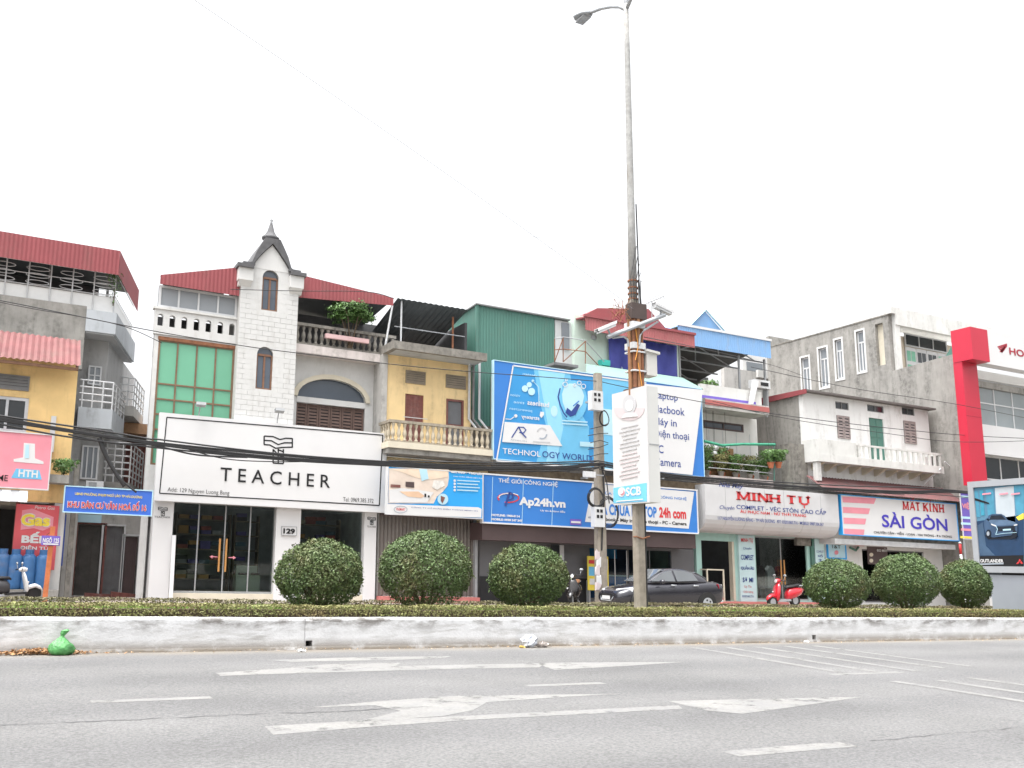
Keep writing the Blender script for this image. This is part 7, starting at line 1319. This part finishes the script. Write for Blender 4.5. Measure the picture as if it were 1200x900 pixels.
tg = thing('hanging_cable_loop', 'black cable loop sagging from the bundle to the alley', 'cable', at(118, 515, UY-.3)); part(tg, 'cable', CABLE, MB().tube(span([(116,513),(122,530),(134,552),(146,570)], UY-.3), .06, 6), True); part(tg, 'cable', CABLE, MB().tube(span([(118,513),(128,540),(140,560),(160,577)], UY-.32), .03, 6), True)
def wire(label, pts, Y, r=.012): tag(part(None, 'overhead_wire', CABLE if r > .008 else M('grey_wire', (.22,.22,.23), .6), MB().tube(span(pts, Y), r, 4), True), label, 'wire')
wire('thin wire running below the white parapet to the utility pole', [(-40,346),(0,352),(170,386),(277,404),(343,413),(470,428),(557,436),(640,442),(703,447)], UY-.1, .014)
wire('thin wire from the utility pole across the billboard to the right', [(703,447),(725,452),(760,459),(822,471),(900,484),(1000,497),(1130,510),(1260,516)], UY-.1, .014)
wire('thin wire strung across the tower and the red roofs', [(270,339),(350,341),(430,342),(462,350)], 29.4, .012)
wire('thin wire crossing the alley house parapet', [(-40,346),(40,362),(100,372),(150,384),(190,402)], 28.8, .012)
wire('long thin wire slanting down from the top left of the sky', [(190,-28),(228,0),(380,104),(535,212),(700,330),(742,362)], [11,11.6,12.8,13.9,15.2,15.6], .0045)
wire('faint upper wire across the left sky', [(-30,188),(0,192),(260,222),(520,258),(740,300)], [24,24,22,19.5,16], .004); wire('faint lower wire across the sky past the tower spire', [(-30,201),(0,205),(290,243),(640,290),(742,306)], [24,24,21.5,17,15.9], .004)
wire('thin wire from the concrete building down past the red column', [(880,430),(1000,455),(1128,475),(1260,502)], 27.2, .012); wire('thin wire across the white house wall to the showroom', [(835,470),(920,490),(1040,508),(1130,518),(1260,514)], 27.3, .012); wire('pale thin wires over the tailor sign to the red awning', [(825,560),(900,566),(985,574),(1060,580)], 28.0, .014)
wire('thin wire from the lamp pole camera to the blue roof', [(755,395),(830,410),(905,428),(940,440)], [15.9,22,29,31], .010)

# ---- alley name post, bollards
p0, p1 = at(52.5, 701, 27.95), at(62, 617, 27.95); t = thing('alley_name_post', 'rusty orange post with purple plate reading NGÕ 125', 'sign post', (p0[0], 27.95, .03)); p0 = (p0[0], 27.95, .03)
part(t, 'post', ORANGE, MB().hexa([(p0[0]-.06,27.9,.03),(p0[0]+.06,27.9,.03),(p0[0]+.06,28.0,.03),(p0[0]-.06,28.0,.03),(p1[0]-.06,27.9,p1[2]),(p1[0]+.06,27.9,p1[2]),(p1[0]+.06,28.0,p1[2]),(p1[0]-.06,28.0,p1[2])]))
yN = 27.86; r_ = rc(49, 627.5, 70, 639.5, yN); pt = part(t, 'plate', PURP, MB().box(r_[0], r_[1], yN, yN+.03, r_[2], r_[3])); txt(t, 'NGÕ 125', (50.5, 629), (69, 636.5), yN, SIGNWHITE, .03); poly(t, 'print_line', quadpx(50.5, 636.6, 68.5, 638.6, .03), ('y', yN), SIGNWHITE, 2); part(t, 'hook', RUST, MB().tube([(p1[0], 27.95, p1[2]-.1), (p1[0]-.15, 27.95, p1[2]-.25), (p1[0]+.02, 27.95, p1[2]-.35)], .02, 5))
def bollard(label, u, vt, vb, Y, wd=.05):
    a = at(u, vt, Y); b = (a[0], Y, .03 if Y > 27.8 else FARZ); t = thing('striped_bollard', label, 'bollard', b, 'striped bollards'); n = 6; h = (a[2]-b[2])/n
    for k in range(n): part(t, 'band', SIGNWHITE if k % 2 == 0 else REDP, MB().lathe(b[0], Y, [(wd, b[2]+k*h), (wd, b[2]+(k+1)*h-.001)], 10), True)
    part(t, 'cap', SIGNWHITE, MB().lathe(b[0], Y, [(wd*1.15, b[2]+n*h), (wd*1.1, b[2]+n*h+.05), (wd*.4, b[2]+n*h+.08)], 10), True)
bollard('red and white striped bollard behind the tail of the dark car', 845, 694, 715, 28.1, .07); bollard('tall red and white striped post near the green door', 1125, 637, 690, 28.3, .06)

# ================================================================== VEHICLES
def car():
    x0 = at(707, 690, 26.0)[0]; CX, CY = 19.45, 26.35
    t = thing('parked_car', 'dark grey parked sedan car facing left behind the median', 'car', (CX, CY, FARZ))
    t.rotation_euler = (0, math.atan(-G)*-1*-1 if False else -math.atan(G), R(180)) ; t.rotation_euler = (0, math.atan(G), R(180-2))
    def cp(name, mat, mb, parent=None, smooth=True, sub=0):
        o = link(name, mb.mesh(name, mat, smooth, False), parent or t)
        if sub: m_ = o.modifiers.new('sub', 'SUBSURF'); m_.levels = sub; m_.render_levels = sub
        return o
    W = .85
    # lower body stations: x, half width, sill z, shoulder z, deck z
    st = [(2.12,.50,.30,.52,.60),(2.05,.66,.24,.58,.68),(1.85,.78,.2,.66,.77),(1.5,.83,.2,.74,.86),(1.0,W,.2,.82,.95),(.4,W,.2,.86,.97),(-.3,W,.2,.89,.98),(-1.0,W,.2,.93,1.0),(-1.5,.84,.22,.96,1.06),(-1.9,.80,.26,.95,1.05),(-2.1,.72,.32,.90,.98),(-2.16,.6,.4,.82,.88)]
    rings = []
    for x, w_, zs_, zh, zd in st:
        half = [(w_*.86, zs_), (w_*.97, zs_+.1), (w_*1.0, (zs_+zh)/2+.04), (w_*.985, zh-.06), (w_*.94, zh+.01), (w_*.82, zd-.03), (w_*.45, zd), ]
        rings.append([(x, -y, z) for y, z in half]+[(x, y, z) for y, z in half[::-1]])
    cp('body', CARPAINT, MB().loft(rings), sub=2)
    gh = [(1.12,.70,.94,.66,.95),(.62,.72,.96,.60,1.22),(.2,.73,.97,.56,1.40),(-.2,.735,.98,.55,1.445),(-.7,.735,.99,.54,1.43),(-1.2,.72,1.0,.54,1.29),(-1.62,.70,1.03,.56,1.08)]
    rings = []
    for x, wb, zb__, wt, zt__ in gh:
        half = [(wb, zb__-.08), (wb*.99, zb__+.02), ((wb+wt)/2+.02, (zb__+zt__)/2+.02), (wt+.03, zt__-.06), (wt-.06, zt__-.005), (wt*.45, zt__+.012)]
        rings.append([(x, -y, z) for y, z in half]+[(x, y, z) for y, z in half[::-1]])
    cp('cabin', CARPAINT, MB().loft(rings), sub=2)
    CG = M('car_glass', (.10,.108,.115), .04, .1, 1, spec=.7)
    for sg in (-1, 1):
        def gl(pts): 
            o_ = [(x, sg*(.748-.19*max(0, (z-.98))/.42+.03-.03*max(0, x-.3)), z) for x, z in pts]; n = len(o_); return MB().add(o_+[(x, y-sg*.02, z) for x, y, z in o_], [tuple(range(n)), tuple(range(n, 2*n))[::-1]]+[(i, (i+1) % n, n+(i+1) % n, n+i) for i in range(n)])
        w1 = cp('window', CG, gl([(.86,1.01),(.42,1.24),(.2,1.33),(-.02,1.37),(-.08,1.02)]), smooth=False); cp('window', CG, gl([(-.16,1.02),(-.10,1.375),(-.5,1.375),(-.85,1.31),(-1.02,1.06)]), smooth=False)
        for x in (.05, -.85): cp('door_handle', GALV, MB().box(x-.1, x+.1, sg*.86-.02, sg*.86+.02, .87, .91))
        cp('mirror', CARPAINT, MB().blob([(.62, sg*.9, 1.0, .05, .05), (.58, sg*.93, 1.0, .10, .075), (.50, sg*.93, 1.0, .09, .07)], 10)); cp('headlight', M('headlight_glass', (.62,.64,.66), .1, .05, 3, spec=.7), MB().hexa([(2.02,sg*.40,.60),(1.62,sg*.80,.66),(1.6,sg*.72,.70),(1.98,sg*.36,.64),(2.02,sg*.42,.72),(1.6,sg*.82,.78),(1.58,sg*.72,.8),(1.96,sg*.38,.74)]), smooth=False)
        cp('tail_light', REDALU, MB().hexa([(-2.13,sg*.48,.80),(-1.85,sg*.81,.82),(-1.8,sg*.72,.84),(-2.08,sg*.46,.82),(-2.12,sg*.5,.95),(-1.8,sg*.83,.95),(-1.78,sg*.74,.97),(-2.06,sg*.48,.97)]), smooth=False)
        for x in (1.32, -1.32):
            cp('wheel_arch', RUBBER, MB().tube([(x, sg*.80, .33), (x, sg*.862, .33)], .36, 24), smooth=False); wh = cp('wheel', RUBBER, MB().tube([(x, sg*.66, .31), (x, sg*.868, .31)], .31, 24), smooth=False); cp('rim', GALV, MB().tube([(x, sg*.84, .31), (x, sg*.874, .31)], .2, 20), wh, False)
            for k in range(5): a_ = R(72*k); cp('spoke_gap', BLACKP, MB().tube([(x+.12*math.cos(a_), sg*.86, .31+.12*math.sin(a_)), (x+.12*math.cos(a_), sg*.878, .31+.12*math.sin(a_))], .038, 6), wh, False)
    cp('windscreen', CG, MB().hexa([(1.08,-.60,.985),(1.08,.60,.985),(1.05,.6,.975),(1.05,-.6,.975),(.27,-.48,1.405),(.27,.48,1.405),(.24,.48,1.395),(.24,-.48,1.395)]), smooth=False)
    cp('rear_window', CG, MB().hexa([(-1.56,-.52,1.13),(-1.56,.52,1.13),(-1.53,.52,1.12),(-1.53,-.52,1.12),(-1.12,-.46,1.34),(-1.12,.46,1.34),(-1.1,.46,1.32),(-1.1,-.46,1.32)]), smooth=False)
    g_o = cp('grille', BLACKP, MB().hexa([(2.10,-.42,.36),(2.10,.42,.36),(2.0,.42,.36),(2.0,-.42,.36),(2.125,-.34,.58),(2.125,.34,.58),(2.0,.34,.58),(2.0,-.34,.58)]), smooth=False); cp('number_plate', SIGNWHITE, MB().box(2.13, 2.14, -.24, .24, .40, .51), g_o, False); cp('chrome_bar', GALV, MB().tube([(2.06, -.46, .58), (2.13, -.3, .36), (2.13, .3, .36), (2.06, .46, .58)], .02, 6), g_o)
car()

def scooter(label, cx, cy, z, heading, body, seat, k=1.0, trim=None, kind='scooter', rear=None):
    t = thing(kind, label, 'scooter' if kind == 'scooter' else 'motorbike', (cx, cy, z)); t.rotation_euler = (0, math.atan(G)*math.cos(heading), heading); t.scale = (k, k, k)
    def cp(name, mat, mb, parent=None, smooth=True): return link(name, mb.mesh(name, mat, smooth, False), parent or t)
    trim = trim or GALV
    for x in (.62, -.55):
        wh = cp('wheel', RUBBER, MB().tube([(x, -.05, .24), (x, .05, .24)], .24, 20), None, False); cp('rim', trim, MB().tube([(x, -.056, .24), (x, .056, .24)], .14, 14), wh, False)
    cp('front_fender', body, MB().blob([(.90,0,.34,.03,.03),(.82,0,.42,.09,.07),(.66,0,.50,.11,.07),(.5,0,.46,.10,.08),(.42,0,.40,.05,.06)], 10))
    cp('leg_shield', body, MB().loft([[(x+.03, -w_, z_), (x+.06, 0, z_), (x+.03, w_, z_), (x-.02, w_*.9, z_), (x-.03, 0, z_), (x-.02, -w_*.9, z_)] for x, w_, z_ in ((.36,.12,.26),(.40,.2,.4),(.36,.22,.6),(.31,.19,.8),(.27,.10,.95))]))
    cp('floorboard', trim if kind == 'scooter' else body, MB().box(-.22, .40, -.16, .16, .24, .31), None, False)
    cp('rear_body', rear or body, MB().blob([(-.12,0,.44,.10,.16),(-.22,0,.50,.18,.22),(-.5,0,.54,.21,.22),(-.8,0,.58,.16,.17),(-.98,0,.62,.07,.09)], 14)); cp('seat', seat, MB().blob([(-.08,0,.74,.06,.03),(-.15,0,.78,.13,.055),(-.45,0,.79,.15,.06),(-.78,0,.83,.12,.055),(-.88,0,.84,.06,.03)], 12))
    hb = cp('handlebar', BLACKP, MB().tube([(.14, -.34, 1.03), (.2, -.15, 1.05), (.24, 0, 1.04), (.2, .15, 1.05), (.14, .34, 1.03)], .022, 7)); cp('headset', body, MB().blob([(.36,0,1.03,.05,.05),(.31,0,1.04,.1,.085),(.22,0,1.04,.12,.08),(.15,0,1.03,.06,.05)], 12)); cp('headlight', SIGNWHITE, MB().tube([(.35, 0, 1.03), (.385, 0, 1.03)], .06, 12), hb, False)
    for sg in (-1, 1): cp('mirror', GALV, MB().tube([(.17, sg*.24, 1.05), (.15, sg*.28, 1.2)], .009, 5).blob([(.135, sg*.29, 1.24, .07, .045), (.165, sg*.29, 1.24, .07, .045)], 10), hb)
    cp('tail_light', REDALU, MB().blob([(-.96,0,.64,.06,.04),(-1.03,0,.63,.05,.035)], 8)); cp('grab_rail', GALV, MB().tube([(-.72,-.13,.80),(-.95,-.10,.80),(-1.0,0,.80),(-.95,.10,.80),(-.72,.13,.80)], .014, 5)); cp('exhaust', GALV, MB().tube([(-.3, -.17, .22), (-.85, -.19, .27)], .045, 8)); cp('stand', METAL_G, MB().tube([(-.1, .1, .25), (-.14, .24, .0)], .014, 5)); cp('turn_signal', SIGNWHITE, MB().blob([(.42,-.16,.62,.03,.03),(.38,-.17,.62,.03,.03)], 8))
    return t
sx_r = at(919, 700, 28.4)[0]
scooter('red scooter parked in front of the tailor shop window', sx_r, 28.4, .03, R(180), REDV, BLACKP, 1.0)
scooter('white scooter in front of the blue gas cylinders', at(20, 700, 28.3)[0]-.1, 28.3, .03, R(15), SIGNWHITE, BLACKP, .80, BLACKP, 'scooter', M('dark_scooter_plastic', (.05,.05,.055), .5, .2))
scooter('dark motorbike parked half hidden behind the third ball shrub', at(681, 700, 27.9)[0]-.1, 28.2, .03, R(230), M('black_bike_paint', (.02,.018,.018), .25, .1, coat=.6), M('brown_seat', (.25,.12,.06), .6), 1.0, None, 'motorbike')
